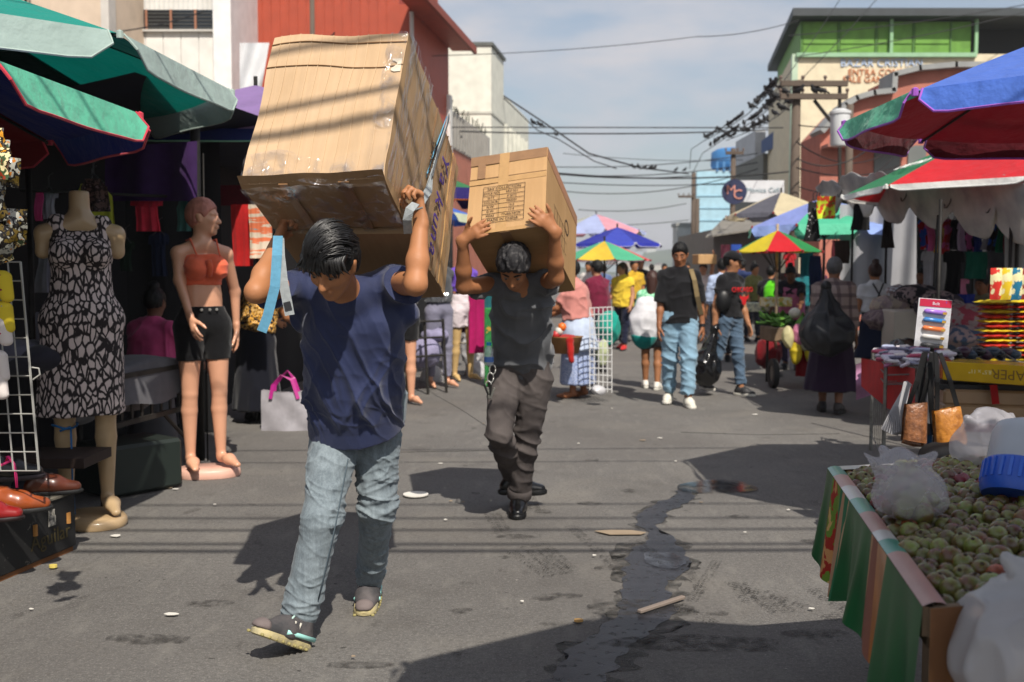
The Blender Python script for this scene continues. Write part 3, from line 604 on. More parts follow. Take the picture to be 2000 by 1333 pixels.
t = thing('building', 'tall cream tower with a lower windowed wing over the second carton', 'building', (-.7, 36, 0)); CR = paint('dcdccf', .7); wallbox(t, 'wall', -3.2, -.68, 34, 36.4, 0, 8.75, CR); wallbox(t, 'roof_edge', -3.25, -.62, 33.95, 36.5, 8.75, 8.86, paint('5a5d5a')); wallbox(t, 'wing', -3.2 + .38, -.30, 36.4, 42.5, 0, 7.6, CR); wallbox(t, 'ledge', -3.2, -.66, 33.97, 36.45, 6.55, 6.63, paint('bdbdb2'))
for k in range(6): wallbox(t, 'window', -.31 + .16 * k, -.26 + .16 * k, 36.8 + .95 * k, 37.35 + .95 * k, 5.1, 6.5, mat('dark_glass'), False)
for k in range(6): wallbox(t, 'window_fin', -.30 + .16 * k, -.16 + .16 * k, 36.62 + .95 * k, 36.75 + .95 * k, 4.9, 6.6, paint('c8c8bd'), False)
# right
D = 35.; t = thing('building', 'cream corner building with a green upper storey and faded painted slogan', 'building', (15, D, 0)); CREAM = paint('d9cdb0', .75); wallbox(t, 'wall', 9.45, 30, D, D + 9, 0, Zf(106, D), CREAM)
GRN = paint('66963a', .6, .25); wallbox(t, 'upper_storey', X(1556, D), X(1885, D), D + .15, D + 8, Zf(106, D), Zf(40, D), GRN); wallbox(t, 'upper_opening', X(1886, D), 30, D + 1.5, D + 8, Zf(106, D), Zf(35, D), paint('17191a')); wallbox(t, 'ledge', X(1545, D), X(1890, D), D - .15, D + .2, Zf(113, D), Zf(105, D), paint('8fb592'))
wallbox(t, 'roof', X(1532, D), 30.5, D - .42, D + 9, Zf(37, D), Zf(22, D), paint('3d4245')); wallbox(t, 'corner_trim', 9.42, 9.62, D - .03, D + .4, 0, Zf(106, D), paint('b4c9b0'))
for k in range(5): wallbox(t, 'panel_joint', X(1556 + 72 * k, D), X(1559 + 72 * k, D), D + .10, D + .2, Zf(105, D), Zf(40, D), paint('4f7a38'))
for k in range(4): wallbox(t, 'panel', X(1561 + 72 * k, D), X(1626 + 72 * k, D), D + .11, D + .2, Zf(84, D), Zf(44, D), GRN); 
for k in range(4): wallbox(t, 'panel', X(1561 + 72 * k, D), X(1626 + 72 * k, D), D + .11, D + .2, Zf(104, D), Zf(87, D), GRN)
for k in range(2): wallbox(t, 'post', X(1725 + 163 * k, D), X(1731 + 163 * k, D), D - .05, D + .1, Zf(106, D), Zf(38, D), paint('8ab48a'))
for tx, x, y, sz, c in (('BAZAR CRISTIAN', 1722, 124, .36, 'a9bcd8'), ('ENTRA COMPRANDO', 1742, 142, .30, 'c77f55'), ('SALE GANANDO', 1712, 156, .30, 'c77f55')): text('painted_slogan', tx, sz, paint(c), t, frame(at(x, y, D - .03), (1, 0, 0), (0, 0, 1)), extr=.01)
D = 24.; t = thing('building', 'salmon pink stepped gable building in front of the cream one', 'building', (9, D, 0)); PK = paint('b3705f', .8, .2); prof = [(1602, 470), (1602, 262), (1648, 212), (1668, 198), (1702, 188), (1740, 184), (1742, 152), (1790, 140), (1860, 134), (2150, 134), (2150, 470)]
pp = [(at(x, y, D).x, at(x, y, D).z if y < 470 else 0) for x, y in prof]; mb = MB(); mb.prism(pp, 1.6, Matrix.Translation((0, D, 0))); mb.build('wall', PK, t)
mb = MB(); cop = [V((x, D - .08, z + .05)) for x, z in pp[1:-1]]
for a, b in zip(cop, cop[1:]): mb.box((a + b) / 2 + V((0, .3, 0)), ((b - a).length + .06, .9, .12), Matrix.Rotation(-math.atan2(b.z - a.z, b.x - a.x), 4, 'Y'))
mb.build('coping', paint('8f9190'), t)
for i, (a, b, c, d_) in enumerate(((1700, 290, 1750, 340), (1765, 285, 1800, 335))): wallbox(t, 'window', X(a, D), X(b, D) if False else X(c, D), D - .04, D + .02, Zf(d_, D), Zf(b, D), paint('6c706e'), False)
wallbox(t, 'canopy_ledge', X(1598, D), X(1760, D), D - .5, D, Zf(292, D), Zf(286, D), paint('a26a5c'), False)
t = thing('building', 'narrow building with a dark blue metal roof edge by the cream wall', 'building', (9, 42, 0)); wallbox(t, 'wall', X(1486, 44), X(1542, 44), 44, 50, 0, Zf(300, 44), paint('6a6a62'), False); wallbox(t, 'wall', X(1470, 46), X(1490, 46), 46, 50, 0, Zf(255, 46), paint('b9bcc0'), False)
mb = MB(); mb.raw([at(1487, 300, 43.6), at(1487, 276, 43.6), at(1532, 240, 40), at(1532, 282, 40), at(1487, 300, 44.4), at(1487, 276, 44.4), at(1532, 240, 40.8), at(1532, 282, 40.8)], [(0, 3, 2, 1), (4, 5, 6, 7), (0, 1, 5, 4), (3, 7, 6, 2), (1, 2, 6, 5), (0, 4, 7, 3)]); mb.build('roof_edge', paint('2c4a7e'), t)
D = 62.; t = thing('building', 'light blue building with a round roof tank far down the street', 'building', (X(1420, D), D, 0)); wallbox(t, 'wall', X(1358, D), X(1472, D), D, D + 10, 0, Zf(335, D), paint('a3c8d8'))
for k in range(5): wallbox(t, 'block_course', X(1357, D), X(1473, D), D - .05, D, Zf(360 + 24 * k, D), Zf(358.5 + 24 * k, D), paint('90b8ca'), False)
mb = MB(); c = at(1432, 330, D + 2); mb.lathe([(0, 1.25), (1.0, 1.2), (1.35, 1.0), (1.4, .2), (1.3, 0), (0, 0)], c, 20); mb.build('roof_tank', paint('3c78b0'), t, smooth=True)
for k in range(7): wallbox(t, 'roof_rail', X(1395 + 13 * k, D), X(1399 + 13 * k, D), D - .1, D, Zf(335, D), Zf(316, D), paint('4a80b4'), False)
t = thing('shop_sign', 'round dark blue logo sign joined to a white banner on the right', 'sign', at(1470, 380, 30)); D = 30
mb = MB(); mb.box(at(1482, 374, D), (1.45, .08, .62)); mb.build('banner', paint('d3d6da', .5), t); text('banner_text', 'Monica Cell', .2, paint('8ba0a8'), t, frame(at(1490, 372, D - .06), (1, 0, 0), (0, 0, 1)), extr=.003)
mb = MB(); mb.lathe([(0, .03), (.36, .03), (.36, -.03), (0, -.03)], at(1434, 375, D - .12), 28, Matrix.Rotation(math.pi / 2, 4, 'X')); autosmooth(mb.build('logo_disc', paint('29304f', .5), t)); text('logo_letter', 'M', .38, paint('c98a7c'), t, frame(at(1428, 372, D - .17), (1, 0, 0), (0, 0, 1)), extr=.004); text('logo_letter', 'C', .40, paint('c98a7c'), t, frame(at(1441, 381, D - .175), (1, 0, 0), (0, 0, 1)), extr=.004)
mb = MB(); mb.tube([at(1470, 405, D + .1), V((at(1470, 405, D).x, D + .1, 0))], .06, 8); mb.build('post', metal_('55554f'), t)
t = thing('building', 'low grey roofed stall building under the round logo sign', 'building', (X(1440, 28), 28, 0)); wallbox(t, 'wall', X(1392, 28), X(1520, 28), 28, 34, 0, Zf(448, 28), paint('6d6b68'), False); mb = MB(); mb.raw([at(1378, 462, 26.8), at(1520, 440, 26.8), at(1520, 425, 31), at(1415, 425, 31), at(1378, 465, 26.8), at(1520, 444, 26.8), at(1520, 429, 31), at(1415, 429, 31)], [(0, 1, 2, 3), (7, 6, 5, 4), (0, 4, 5, 1), (1, 5, 6, 2), (2, 6, 7, 3), (3, 7, 4, 0)]); mb.build('roof', paint('7c7870'), t)
t = thing('building', 'pale wrapped roof structure beside the thin pole far down the street', 'building', (X(1335, 75), 75, 0)); mb = MB(); mb.box((X(1334, 75), 75, 2.4), (1.3, 2, 4.8)); mb.build('wall', paint('b4b4b0'), t); mb = MB(); mb.box((X(1334, 75), 75, 4.85), (1.5, 2.2, .25)); mb.build('roof', paint('8c8c88'), t)
# ---- poles, wires and birds
WOOD = paint('5b4f45', .85); WIRE = mat('cable_black', '1c1c1e', .6)
def pole(label, px, D, ytop, ybot=None, r=.11, arms=(), braces=(), trans=None, zb=0.0):
    x = X(px, D); t = thing('utility_pole', label, 'pole', (x, D, 0)); mb = MB(); mb.tube([(x, D, zb), (x, D, Zf(ytop, D))], [r, r * .75], 10); mb.build('post', WOOD, t, smooth=True)
    for (xa, xb, y) in arms: mb = MB(); mb.box(((X(xa, D) + X(xb, D)) / 2, D - .12, Zf(y, D)), (X(xb, D) - X(xa, D), .1, .1)); mb.build('crossarm', WOOD, t); [MB().lathe([(0, .11), (.03, .10), (.04, .06), (.02, .04), (.02, 0)], (X(xa, D) + (X(xb, D) - X(xa, D)) * k / 3, D - .12, Zf(y, D) + .05), 8).build('insulator', plastic('6a5a50'), t) for k in range(4)]
    for (xa, ya, xb, yb) in braces: mb = MB(); mb.tube([at(xa, ya, D - .05), at(xb, yb, D - .05)], .035, 6); mb.build('brace', metal_('4a4642'), t)
    if trans: mb = MB(); c = at(trans[0], trans[1], D - .4); mb.lathe([(0, 0), (.16, 0), (.18, .04), (.18, .58), (.20, .60), (.20, .65), (.08, .70), (0, .70)], c, 16); autosmooth(mb.build('transformer', paint('c9cbcc', .5), t))
    return t
pole('double crossarm wooden pole full of birds in front of the cream building', 1548, 20, 158, arms=((1514, 1642, 166), (1514, 1642, 191)), braces=((1640, 160, 1640, 420), (1590, 196, 1625, 240), (1520, 168, 1546, 196)), trans=None)
pole('pole with a white transformer drum before the salmon building', 1652, 20, 205, r=.09, trans=(1640, 286))
pole('leaning grey pole behind the round logo sign', 1428, 34, 290, arms=((1412, 1446, 300),)); pole('tall thin pole beside the light blue building', 1352, 48, 338, r=.13, arms=((1322, 1352, 385),)); pole('short pole standing right of the tall thin pole', 1360, 46, 388, r=.12)
pole('dark post standing against the rust red building above the carton', 617, 23, -40, r=.07)
def wire(pts, r=.014, sag=0.0, n=18, label=None, par=None):
    a, b = V(pts[0]), V(pts[-1]); P = [a.lerp(b, i / n) - V((0, 0, sag * 4 * (i / n) * (1 - i / n))) for i in range(n + 1)] if len(pts) == 2 else [V(p) for p in pts]
    mb = MB(); mb.tube(P, r, 5, cap=False); o = mb.build('overhead_cable', WIRE, None, smooth=True); tag(o, label, 'cable', 'overhead cables'); return P
far = [(870, 249, 1530, 250, 28, .016, .0), (870, 256, 1500, 254, 29, .022, .1), (1040, 338, 1480, 318, 40, .02, .3), (1070, 326, 1480, 300, 42, .018, .2), (1060, 336, 1540, 336, 30, .026, .2), (1080, 356, 1500, 352, 33, .016, .15), (1085, 372, 1480, 330, 44, .02, .5), (1105, 342, 1350, 344, 36, .02, .1), (820, 110, 1360, 72, 26, .010, .1), (1360, 72, 1560, 40, 26, .010, .1), (1100, 300, 1500, 310, 45, .014, .2), (1130, 410, 1340, 398, 50, .02, .2), (1150, 440, 1345, 430, 55, .02, .1), (1560, 245, 1720, 232, 19.5, .012, .1), (1556, 278, 1730, 300, 19.5, .014, .3), (1556, 310, 1720, 270, 19.5, .012, .3), (1556, 328, 1760, 322, 19.5, .014, .2), (1560, 365, 1750, 300, 19.5, .012, .4), (230, 62, 400, 22, 19, .012, .05), (620, 95, 700, 0, 22.5, .014, .1), (1540, 70, 2010, 8, 30, .014, .1), (1560, 110, 2010, 22, 29, .012, .1), (1500, 200, 1640, 0, 24, .010, .05), (1530, 190, 1720, -10, 24, .010, .05)]
WLAB = ['uppermost of the level cable pair crossing mid sky', 'lower thicker cable of the level pair crossing mid sky', 'cable rising gently to the blue building above the carton top', 'steeper cable rising to the round roof tank', 'thickest level cable just above the second carton top', 'level cable a little below the thickest one', 'cable sagging low towards the leaning grey pole', 'short cable ending at the tall thin pole', 'long thin cable high in the sky from the red eave', 'high cable running on to the green topped building', 'faint cable between the level pair and the thick cable', 'low far cable level with the round logo sign', 'lowest far cable just over the distant umbrellas', 'cable from the crossarm pole level with the transformer', 'drooping cable below the transformer', 'cable crossing upward over the salmon wall', 'level cable low on the salmon wall', 'lowest cable rising across the salmon gable', 'wire slanting over the beige wall at top left', 'wire slanting across the red wall above the carton', 'upper cable crossing the green storey', 'lower cable crossing the green storey', 'left steep wire rising above the crossarm pole', 'right steep wire rising above the crossarm pole']
for i, (xa, ya, xb, yb, D, r, sg) in enumerate(far): wire([at(xa, ya, D), at(xb, yb, D + (4 if i % 3 else 0))], r, sg, label=WLAB[i])
wire([at(984, 188, 36.3), at(1060, 238, 36), at(1150, 300, 36), at(1250, 328, 36), at(1345, 340, 47)], .03, label='thick cable sagging from the cream tower to the thin pole'); wire([at(984, 192, 36.3), at(1050, 255, 36), at(1090, 272, 36), at(1160, 315, 36), at(1205, 330, 36)], .02, label='thin cable sagging from the cream tower below the thick one')
bird_wires = [[(1516, 166), (1495, 190), (1462, 222), (1420, 252), (1376, 275), (1350, 292), (1347, 330)], [(1520, 190), (1500, 215), (1470, 238), (1415, 271), (1372, 300), (1352, 340)], [(1545, 205), (1520, 226), (1488, 246), (1462, 258), (1418, 275)]]
BIRD = mat('bird_dark', '17171a', .7); bme = None
def bird(p, yaw, grp='birds perched on the cables'):
    global bme
    M = Matrix.Translation(p) @ Matrix.Rotation(yaw, 4, 'Z')
    if bme is None:
        s = SDF(.012); s.cone((-.02, 0, .09), (.05, 0, .11), .05, .045, .03); s.ball((.085, 0, .165), .034, .03); s.cone((-.05, 0, .08), (-.15, 0, .03), .025, .014, .03, (0, 1, 0), 1.6); s.cone((.11, 0, .165), (.14, 0, .16), .012, .005, .01); s.cone((.02, 0, .06), (.02, 0, .0), .01, .008, .01); bme = s.mesh('bird')
    o = bpy.data.objects.new('bird', bme if len(bme.materials) else bme); COL.objects.link(o)
    if not bme.materials: bme.materials.append(BIRD)
    o.matrix_world = M; tag(o, 'small dark pigeon perched on the sagging cables beside the crossarm pole', 'bird', grp); return o
for w, bw in enumerate(bird_wires):
    P = wire([at(x, y, 20 + 3.2 * i) for i, (x, y) in enumerate(bw)], .012, label=('first', 'second', 'third')[w] + ' bird lined cable running from the double crossarm')
    for i in range(len(P) - 1):
        if i > 3: break
        for k in range(7 if w < 2 else 4):
            t_ = RNG.rand(); p = P[i].lerp(P[i + 1], t_); bird(p + V((0, 0, .012)), RNG.uniform(0, 6.28))
for x, y, D in ((1237, 331, 36), (1247, 331, 36), (1258, 333, 36), (1270, 333, 36), (1278, 333, 36), (1320, 336, 44), (1337, 336, 45), (1042, 246, 29), (1056, 250, 29), (1086, 268, 36)):
    o = bird(at(x, y, D), RNG.uniform(0, 6.28), 'birds sitting on the cables over the street'); o['label'] = 'lone small bird sitting on a cable in the open sky'
for x in (1530, 1560, 1590, 1604): o = bird(at(x, 186, 19.88), RNG.uniform(0, 6), 'birds on the crossarm'); o['label'] = 'small dark pigeon sitting on the lower wooden crossarm'
# cables over the photographer: they throw the line shadows over road and cartons
def shade_wire(D, h, r, dx=0.0, slope=0.0, lab=''):
    c = h / math.tan(R_(SUN_EL)); y = D - .954 * c; P = [V((-9, y - slope * 9, h + .25)), V((9.5, y + slope * 9.5, h + .25))]; wire(P, r, .25, label=lab)
for i, (D, h, r, sl) in enumerate(((4.80, 4.6, .021, .004), (4.93, 4.7, .016, -.002), (5.20, 5.0, .016, .006), (5.46, 5.2, .014, 0), (5.78, 5.4, .013, .01), (7.1, 5.0, .010, .02), (7.6, 5.1, .012, .03))):
    shade_wire(D, h, r, slope=sl, lab='cable %s of the bundle strung high across the street over the photographer' % ('one', 'two', 'three', 'four', 'five', 'six', 'seven')[i])
for x, lb in ((-9.0, 'wooden pole carrying the near cable bundle on the left kerb'), (9.5, 'wooden pole carrying the near cable bundle on the right kerb')):
    t = thing('utility_pole', lb, 'pole', (x, 2.0, 0)); mb = MB(); mb.tube([(x, 2.0, 0), (x, 2.0, 6.2)], [.14, .1], 10); mb.build('post', WOOD, t, smooth=True); mb = MB(); mb.box((x, 2.0, 5.2), (.1, 4.4, .12)); mb.build('crossarm', WOOD, t)
# ---- litter on the road
def litter(name, label, cat, px, py, poly, m, th=.003, z=.008, yaw=0.0, curl=0.0):
    c = gr(px, py); mb = MB(); n = len(poly); R = Matrix.Rotation(yaw, 3, 'Z'); vs = []
    for k in (0, 1): vs += [c + R @ V((x, y, z + k * th + curl * (x * x + y * y) * 8)) for x, y in poly]
    mb.raw(vs, [tuple(range(n))[::-1], tuple(range(n, 2 * n))] + [(i, (i + 1) % n, n + (i + 1) % n, n + i) for i in range(n)]); return tag(mb.build(name, m), label, cat)
circ = lambda r, n=22, e=1.0: [(r * math.cos(2 * math.pi * i / n), r * e * math.sin(2 * math.pi * i / n)) for i in range(n)]
PAPER = mat('litter_white', 'd6d2c9', .8)
litter('foam_plate', 'flattened white foam plate lying between the two carriers', 'plate', 812, 970, circ(.075, 24, 1.0), PAPER, .006, curl=.05)
litter('cardboard_scrap', 'torn tan cardboard scrap left of the water trickle', 'scrap', 1212, 1044, [(-.13, .03), (-.05, .05), (.06, .045), (.13, .0), (.10, -.035), (-.06, -.04)], mat('scrap_tan', '94836e', .9))
t = thing('wooden_stick', 'thin wooden stick lying across the dark water trickle', 'stick', gr(1290, 1188)); mb = MB(); a, b = gr(1248, 1203), gr(1335, 1174); d = b - a; mb.box((a + b) / 2 + V((0, 0, .016)), (d.length, .022, .014), Matrix.Rotation(math.atan2(d.y, d.x), 4, 'Z'), bev=.003); mb.build('stick', mat('stick_wood', '7d7168', .85, nscale=30, stretch=(1, 8, 8)), t)
litter('food_scrap', 'yellow orange food scrap near the foot of the trickle', 'scrap', 1130, 1218, circ(.018, 9, .7), mat('scrap_orange', 'b08a54', .7), .008); litter('fruit_peel', 'small yellow peel by the black shoe box', 'peel', 104, 1112, circ(.018, 9, .8), mat('peel_yellow', 'd3bf62', .6), .012)
for i, (x, y, r) in enumerate(((330, 955, .03), (342, 958, .025), (225, 1050, .03), (1255, 862, .03), (1290, 858, .025), (860, 908, .015), (880, 982, .012), (1475, 812, .04), (1195, 800, .012), (990, 815, .012), (335, 1205, .025), (60, 1195, .01), (1370, 985, .012), (1020, 1180, .01), (1540, 1000, .012), (1690, 1170, .015), (1585, 1195, .012), (1160, 1090, .01), (905, 985, .01), (870, 1020, .012), (1455, 1045, .01), (690, 1290, .01), (420, 990, .012), (1130, 870, .012), (945, 830, .012), (1320, 905, .01))):
    pol = [(r * math.cos(k * 1.05) * RNG.uniform(.5, 1.2), r * .7 * math.sin(k * 1.05) * RNG.uniform(.5, 1.2)) for k in range(6)]
    o = litter('paper_scrap', 'small pale paper scrap trodden onto the grey asphalt', 'scrap', x, y, pol, PAPER if i % 3 else mat('scrap_tan'), .003, z=.007 + .0003 * i); o['group'] = 'paper scraps on the road'
# ------------------------------------------------------------------ cartons and the two carriers
def card_mat(key, c1, c2, wave=70.0, axis='X'):
    if key in MATS: return MATS[key]
    m = mat(key, c1, .8, c2=c2, nscale=5, lo=.3, hi=.75, spec=.2); nt = m.node_tree; b = nt.nodes['Principled BSDF']
    tc = nt.nodes.new('ShaderNodeTexCoord'); mp = nt.nodes.new('ShaderNodeMapping'); nt.links.new(tc.outputs['Object'], mp.inputs[0])
    mp.inputs['Scale'].default_value = (1, .05, .05) if axis == 'X' else (.05, 1, .05)
    n1 = nt.nodes.new('ShaderNodeTexNoise'); n1.inputs['Scale'].default_value = wave; n1.inputs['Detail'].default_value = 3; nt.links.new(mp.outputs[0], n1.inputs['Vector'])
    rp = nt.nodes.new('ShaderNodeValToRGB'); rp.color_ramp.elements[0].position = .38; rp.color_ramp.elements[1].position = .62; nt.links.new(n1.outputs['Fac'], rp.inputs[0])
    rp.color_ramp.elements[0].color = (.86, .86, .86, 1); rp.color_ramp.elements[1].color = (1, 1, 1, 1)
    mx = nt.nodes.new('ShaderNodeMix'); mx.data_type = 'RGBA'; mx.blend_type = 'MULTIPLY'; mx.inputs['Factor'].default_value = .5
    src = b.inputs['Base Color'].links[0].from_socket; nt.links.new(src, mx.inputs['A']); nt.links.new(rp.outputs[0], mx.inputs['B']); nt.links.new(mx.outputs['Result'], b.inputs['Base Color'])
    bp = nt.nodes.new('ShaderNodeBump'); bp.inputs['Strength'].default_value = .3; bp.inputs['Distance'].default_value = .003; nt.links.new(n1.outputs['Fac'], bp.inputs['Height']); nt.links.new(bp.outputs[0], b.inputs['Normal'])
    return m
def film_mat(key='stretch_film', a=.30, rough=.12, sc_=(1, 1, 1)):
    if key in MATS: return MATS[key]
    m = bpy.data.materials.new(key); m.use_nodes = True; nt = m.node_tree; nt.nodes.clear(); N = nt.nodes.new; lk = nt.links.new
    out = N('ShaderNodeOutputMaterial'); tp = N('ShaderNodeBsdfTransparent'); gl = N('ShaderNodeBsdfGlossy'); gl.inputs['Roughness'].default_value = rough; df = N('ShaderNodeBsdfTranslucent'); df.inputs[0].default_value = (.8, .8, .82, 1)
    tc = N('ShaderNodeTexCoord'); mp = N('ShaderNodeMapping'); mp.inputs['Scale'].default_value = sc_; nz = N('ShaderNodeTexNoise'); nz.inputs['Scale'].default_value = 14; nz.inputs['Detail'].default_value = 5; nz.inputs['Distortion'].default_value = 1.2
    lk(tc.outputs['Object'], mp.inputs[0]); lk(mp.outputs[0], nz.inputs['Vector']); rp = N('ShaderNodeValToRGB'); rp.color_ramp.elements[0].position = .47; rp.color_ramp.elements[1].position = .72; rp.color_ramp.elements[0].color = (.04, .04, .04, 1); rp.color_ramp.elements[1].color = (a * 2, a * 2, a * 2, 1); lk(nz.outputs['Fac'], rp.inputs[0])
    bp = N('ShaderNodeBump'); bp.inputs['Strength'].default_value = 1; bp.inputs['Distance'].default_value = .012; lk(nz.outputs['Fac'], bp.inputs['Height']); lk(bp.outputs[0], gl.inputs['Normal'])
    m1 = N('ShaderNodeMixShader'); m1.inputs[0].default_value = .35; lk(gl.outputs[0], m1.inputs[1]); lk(df.outputs[0], m1.inputs[2]); m2 = N('ShaderNodeMixShader'); lk(rp.outputs[0], m2.inputs[0]); lk(tp.outputs[0], m2.inputs[1]); lk(m1.outputs[0], m2.inputs[2]); lk(m2.outputs[0], out.inputs[0])
    MATS[key] = m; return m
def ebox(rx, ry, rz, c): return Matrix.Translation(V(c)) @ (Matrix.Rotation(rz, 4, 'Z') @ Matrix.Rotation(ry, 4, 'Y') @ Matrix.Rotation(rx, 4, 'X'))
def warp(p, a, seed, dims):
    """dents and bulges shared by neighbouring panels (local box coordinates)"""
    P = np.array([[p[0], p[1], p[2]]]); n = lambda s, k: float(vnoise(P * k + s * 3.3, seed + s)[0]) - .5
    w, d, h = dims; e = [min(1, 6 * min(abs(p[0] + w / 2), abs(p[0] - w / 2)) / w), min(1, 6 * min(p[1], d - p[1]) / d), min(1, 6 * min(p[2], h - p[2]) / h)]
    return V((p[0] + a * (n(1, 4) * .8 + n(4, 13) * .25), p[1] + a * (n(2, 5) * 1.6 + n(5, 13) * .3), p[2] + a * (n(3, 5) * .8 + n(6, 14) * .25)))
def carton(label, M, w, d, h, m, seed=1, a=.02, group=None, skip=(), n=14):
    t = thing('cardboard_carton', label, 'box', M=M, group=group); dims = (w, d, h); g = .0
    fs = dict(front=(lambda u, v: (w * (u - .5), g, h * v)), back=(lambda u, v: (w * (.5 - u), d, h * v)), right=(lambda u, v: (w / 2, d * u, h * v)), left=(lambda u, v: (-w / 2, d * (1 - u), h * v)), bottom=(lambda u, v: (w * (.5 - u), d * v, 0)), top=(lambda u, v: (w * (u - .5), d * v, h)))
    for nm, fn in fs.items():
        mb = MB(); mb.grid(lambda u, v: warp(fn(u, v), a, seed, dims), n, n); o = mb.build('panel', m[nm] if isinstance(m, dict) and nm in m else (m['*'] if isinstance(m, dict) else m), t, world=False, smooth=True)
    return t
def strip(t, name, pts, wdir, w, m, th=.002, world=False, smooth=True):
    """flat ribbon along pts, width along wdir"""
    mb = MB(); pts = [V(p) for p in pts]; n = len(pts); vs = []
    for i, p in enumerate(pts):
        tg = (pts[min(i + 1, n - 1)] - pts[max(i - 1, 0)]).normalized(); wd = V(wdir[i] if isinstance(wdir, list) else wdir); wd = (wd - tg * wd.dot(tg)).normalized(); nn = tg.cross(wd) * th
        vs += [p - wd * w / 2 - nn, p + wd * w / 2 - nn, p + wd * w / 2 + nn, p - wd * w / 2 + nn]
    fs = [(i * 4 + k, i * 4 + (k + 1) % 4, i * 4 + 4 + (k + 1) % 4, i * 4 + 4 + k) for i in range(n - 1) for k in range(4)] + [(3, 2, 1, 0), tuple((n - 1) * 4 + k for k in range(4))]
    mb.raw(vs, fs); o = mb.build(name, m, t, world=world); return o
CARD_A = card_mat('card_pale', 'c2a686', 'b59876', 60); CARD_A2 = card_mat('card_pale_shaded', 'a68967', '977a58', 60, 'Y'); CARD_U = card_mat('card_under_shaded', '9c7e5e', '8f7152', 60)  # side and underside card toned darker, their shade put into the colour
TAPE = mat('brown_tape', '8d6a48', .28, nscale=30, var=.15, spec=.6, coat=.4); TAPE2 = mat('clear_tape', 'b28c5a', .2, nscale=30, var=.12, spec=.6, coat=.5)
INK = mat('black_ink', '2e251c', .8); PEN = mat('purple_marker', '4a2f86', .6, var=.3)
M1 = ebox(-.496, -.008, -.197, (-.633, 3.268, 1.61)); W1, H1, D1, D2 = .478, .586, .283, .49
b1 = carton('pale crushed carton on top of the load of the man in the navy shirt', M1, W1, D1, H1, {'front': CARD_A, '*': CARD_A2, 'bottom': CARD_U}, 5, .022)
Mr = M1 @ Matrix.Translation((0, D1 + .012, -.010)); H2 = .585
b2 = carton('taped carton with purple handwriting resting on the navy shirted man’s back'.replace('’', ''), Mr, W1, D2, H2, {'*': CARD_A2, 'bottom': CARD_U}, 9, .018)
# lids, creases, seams and wrap of the front carton
def wl(x, y, z, s=5, a=.022, dims=(W1, D1, H1)): return warp((x, y, z), a, s, dims)
mb = MB(); mb.grid(lambda u, v: wl(W1 * (u - .5) * 1.01, -.012 + .010 * math.sin(u * 9) * v - .004, .0 - .0 + .012 - .0 + v * 0) + V((0, (v - .0) * .05 - .014, -v * .02)), 16, 3); mb.build('bottom_flap', CARD_U, b1, world=False)
for k, (zz, a0) in enumerate(((H1 - .035, .003), (H1 - .135, .004))):
    pts = [wl(W1 * (u - .5), -.0012, zz + .012 * math.sin(u * 4.5 + k) * (1 if k else .4)) + V((0, -.001, 0)) for u in [i / 24 for i in range(25)]]
    strip(b1, 'crease', pts, (0, 0, 1), .0022 if k else .003, mat('card_crease', '7d5f40', .9))
for i, u in enumerate((.06, .13, .21, .30, .37, .46, .55, .63, .71, .80, .88)):
    pts = [wl(W1 * (u - .5) + .002 * math.sin(9 * v), -.0015, H1 * v) + V((0, -.001, 0)) for v in [j / 16 for j in range(17)]]
    strip(b1, 'flute_line', pts, (1, 0, 0), .0016, mat('card_light_line', 'cbb08c', .7), th=.0008)
FILM = film_mat(); FILM2 = film_mat('stretch_film_strong', .42, .08, (1, 3, .6))
mb = MB(); mb.grid(lambda u, v: wl(W1 / 2 + .004, D1 * u, H1 * v) + V((.005 + .008 * abs(math.sin(u * 7 + v * 3)), 0, 0)), 10, 14); mb.build('plastic_wrap', FILM2, b1, world=False, smooth=True)
mb = MB(); mb.grid(lambda u, v: wl(W1 * (.5 - .14 * u), -.004, H1 * v) + V((0, -.004 - .004 * math.sin(v * 13 + u * 4), 0)), 6, 14); mb.build('plastic_wrap', FILM, b1, world=False, smooth=True)
mb = MB(); mb.grid(lambda u, v: wl(W1 * (.5 - u), D1 * v, -.004) + V((0, 0, -.006 - .008 * abs(math.sin(u * 11 + v * 5)))), 14, 8); mb.build('plastic_wrap', FILM, b1, world=False, smooth=True)
mb = MB(); mb.grid(lambda u, v: wl(W1 * (u - .5), -.005, .10 * v + .02 * math.sin(u * 8)) + V((0, -.004 - .005 * math.sin(u * 15 + v * 3), 0)), 16, 5); mb.build('plastic_wrap', FILM, b1, world=False, smooth=True)
for (u, wd) in ((.30, .03), (.72, .035)):
    strip(b1, 'tape', [wl(W1 * (u - .5), D1 * v, -.003) + V((0, 0, -.002)) for v in [j / 8 for j in range(9)]], (1, 0, 0), wd, TAPE)
mb = MB()
for i in range(8): mb.face([wl(W1 / 2 - .03 - .01 * math.cos(i), -.004, H1 * (.80 - .012 * i)), wl(W1 / 2 - .004, -.003, H1 * (.80 - .012 * i)), wl(W1 / 2 - .004, -.003, H1 * (.788 - .012 * i)), wl(W1 / 2 - .028 - .012 * math.cos(i + 1), -.004, H1 * (.788 - .012 * i))])
mb.build('torn_paper', mat('torn_white', 'd8cdb8', .9), b1, world=False)
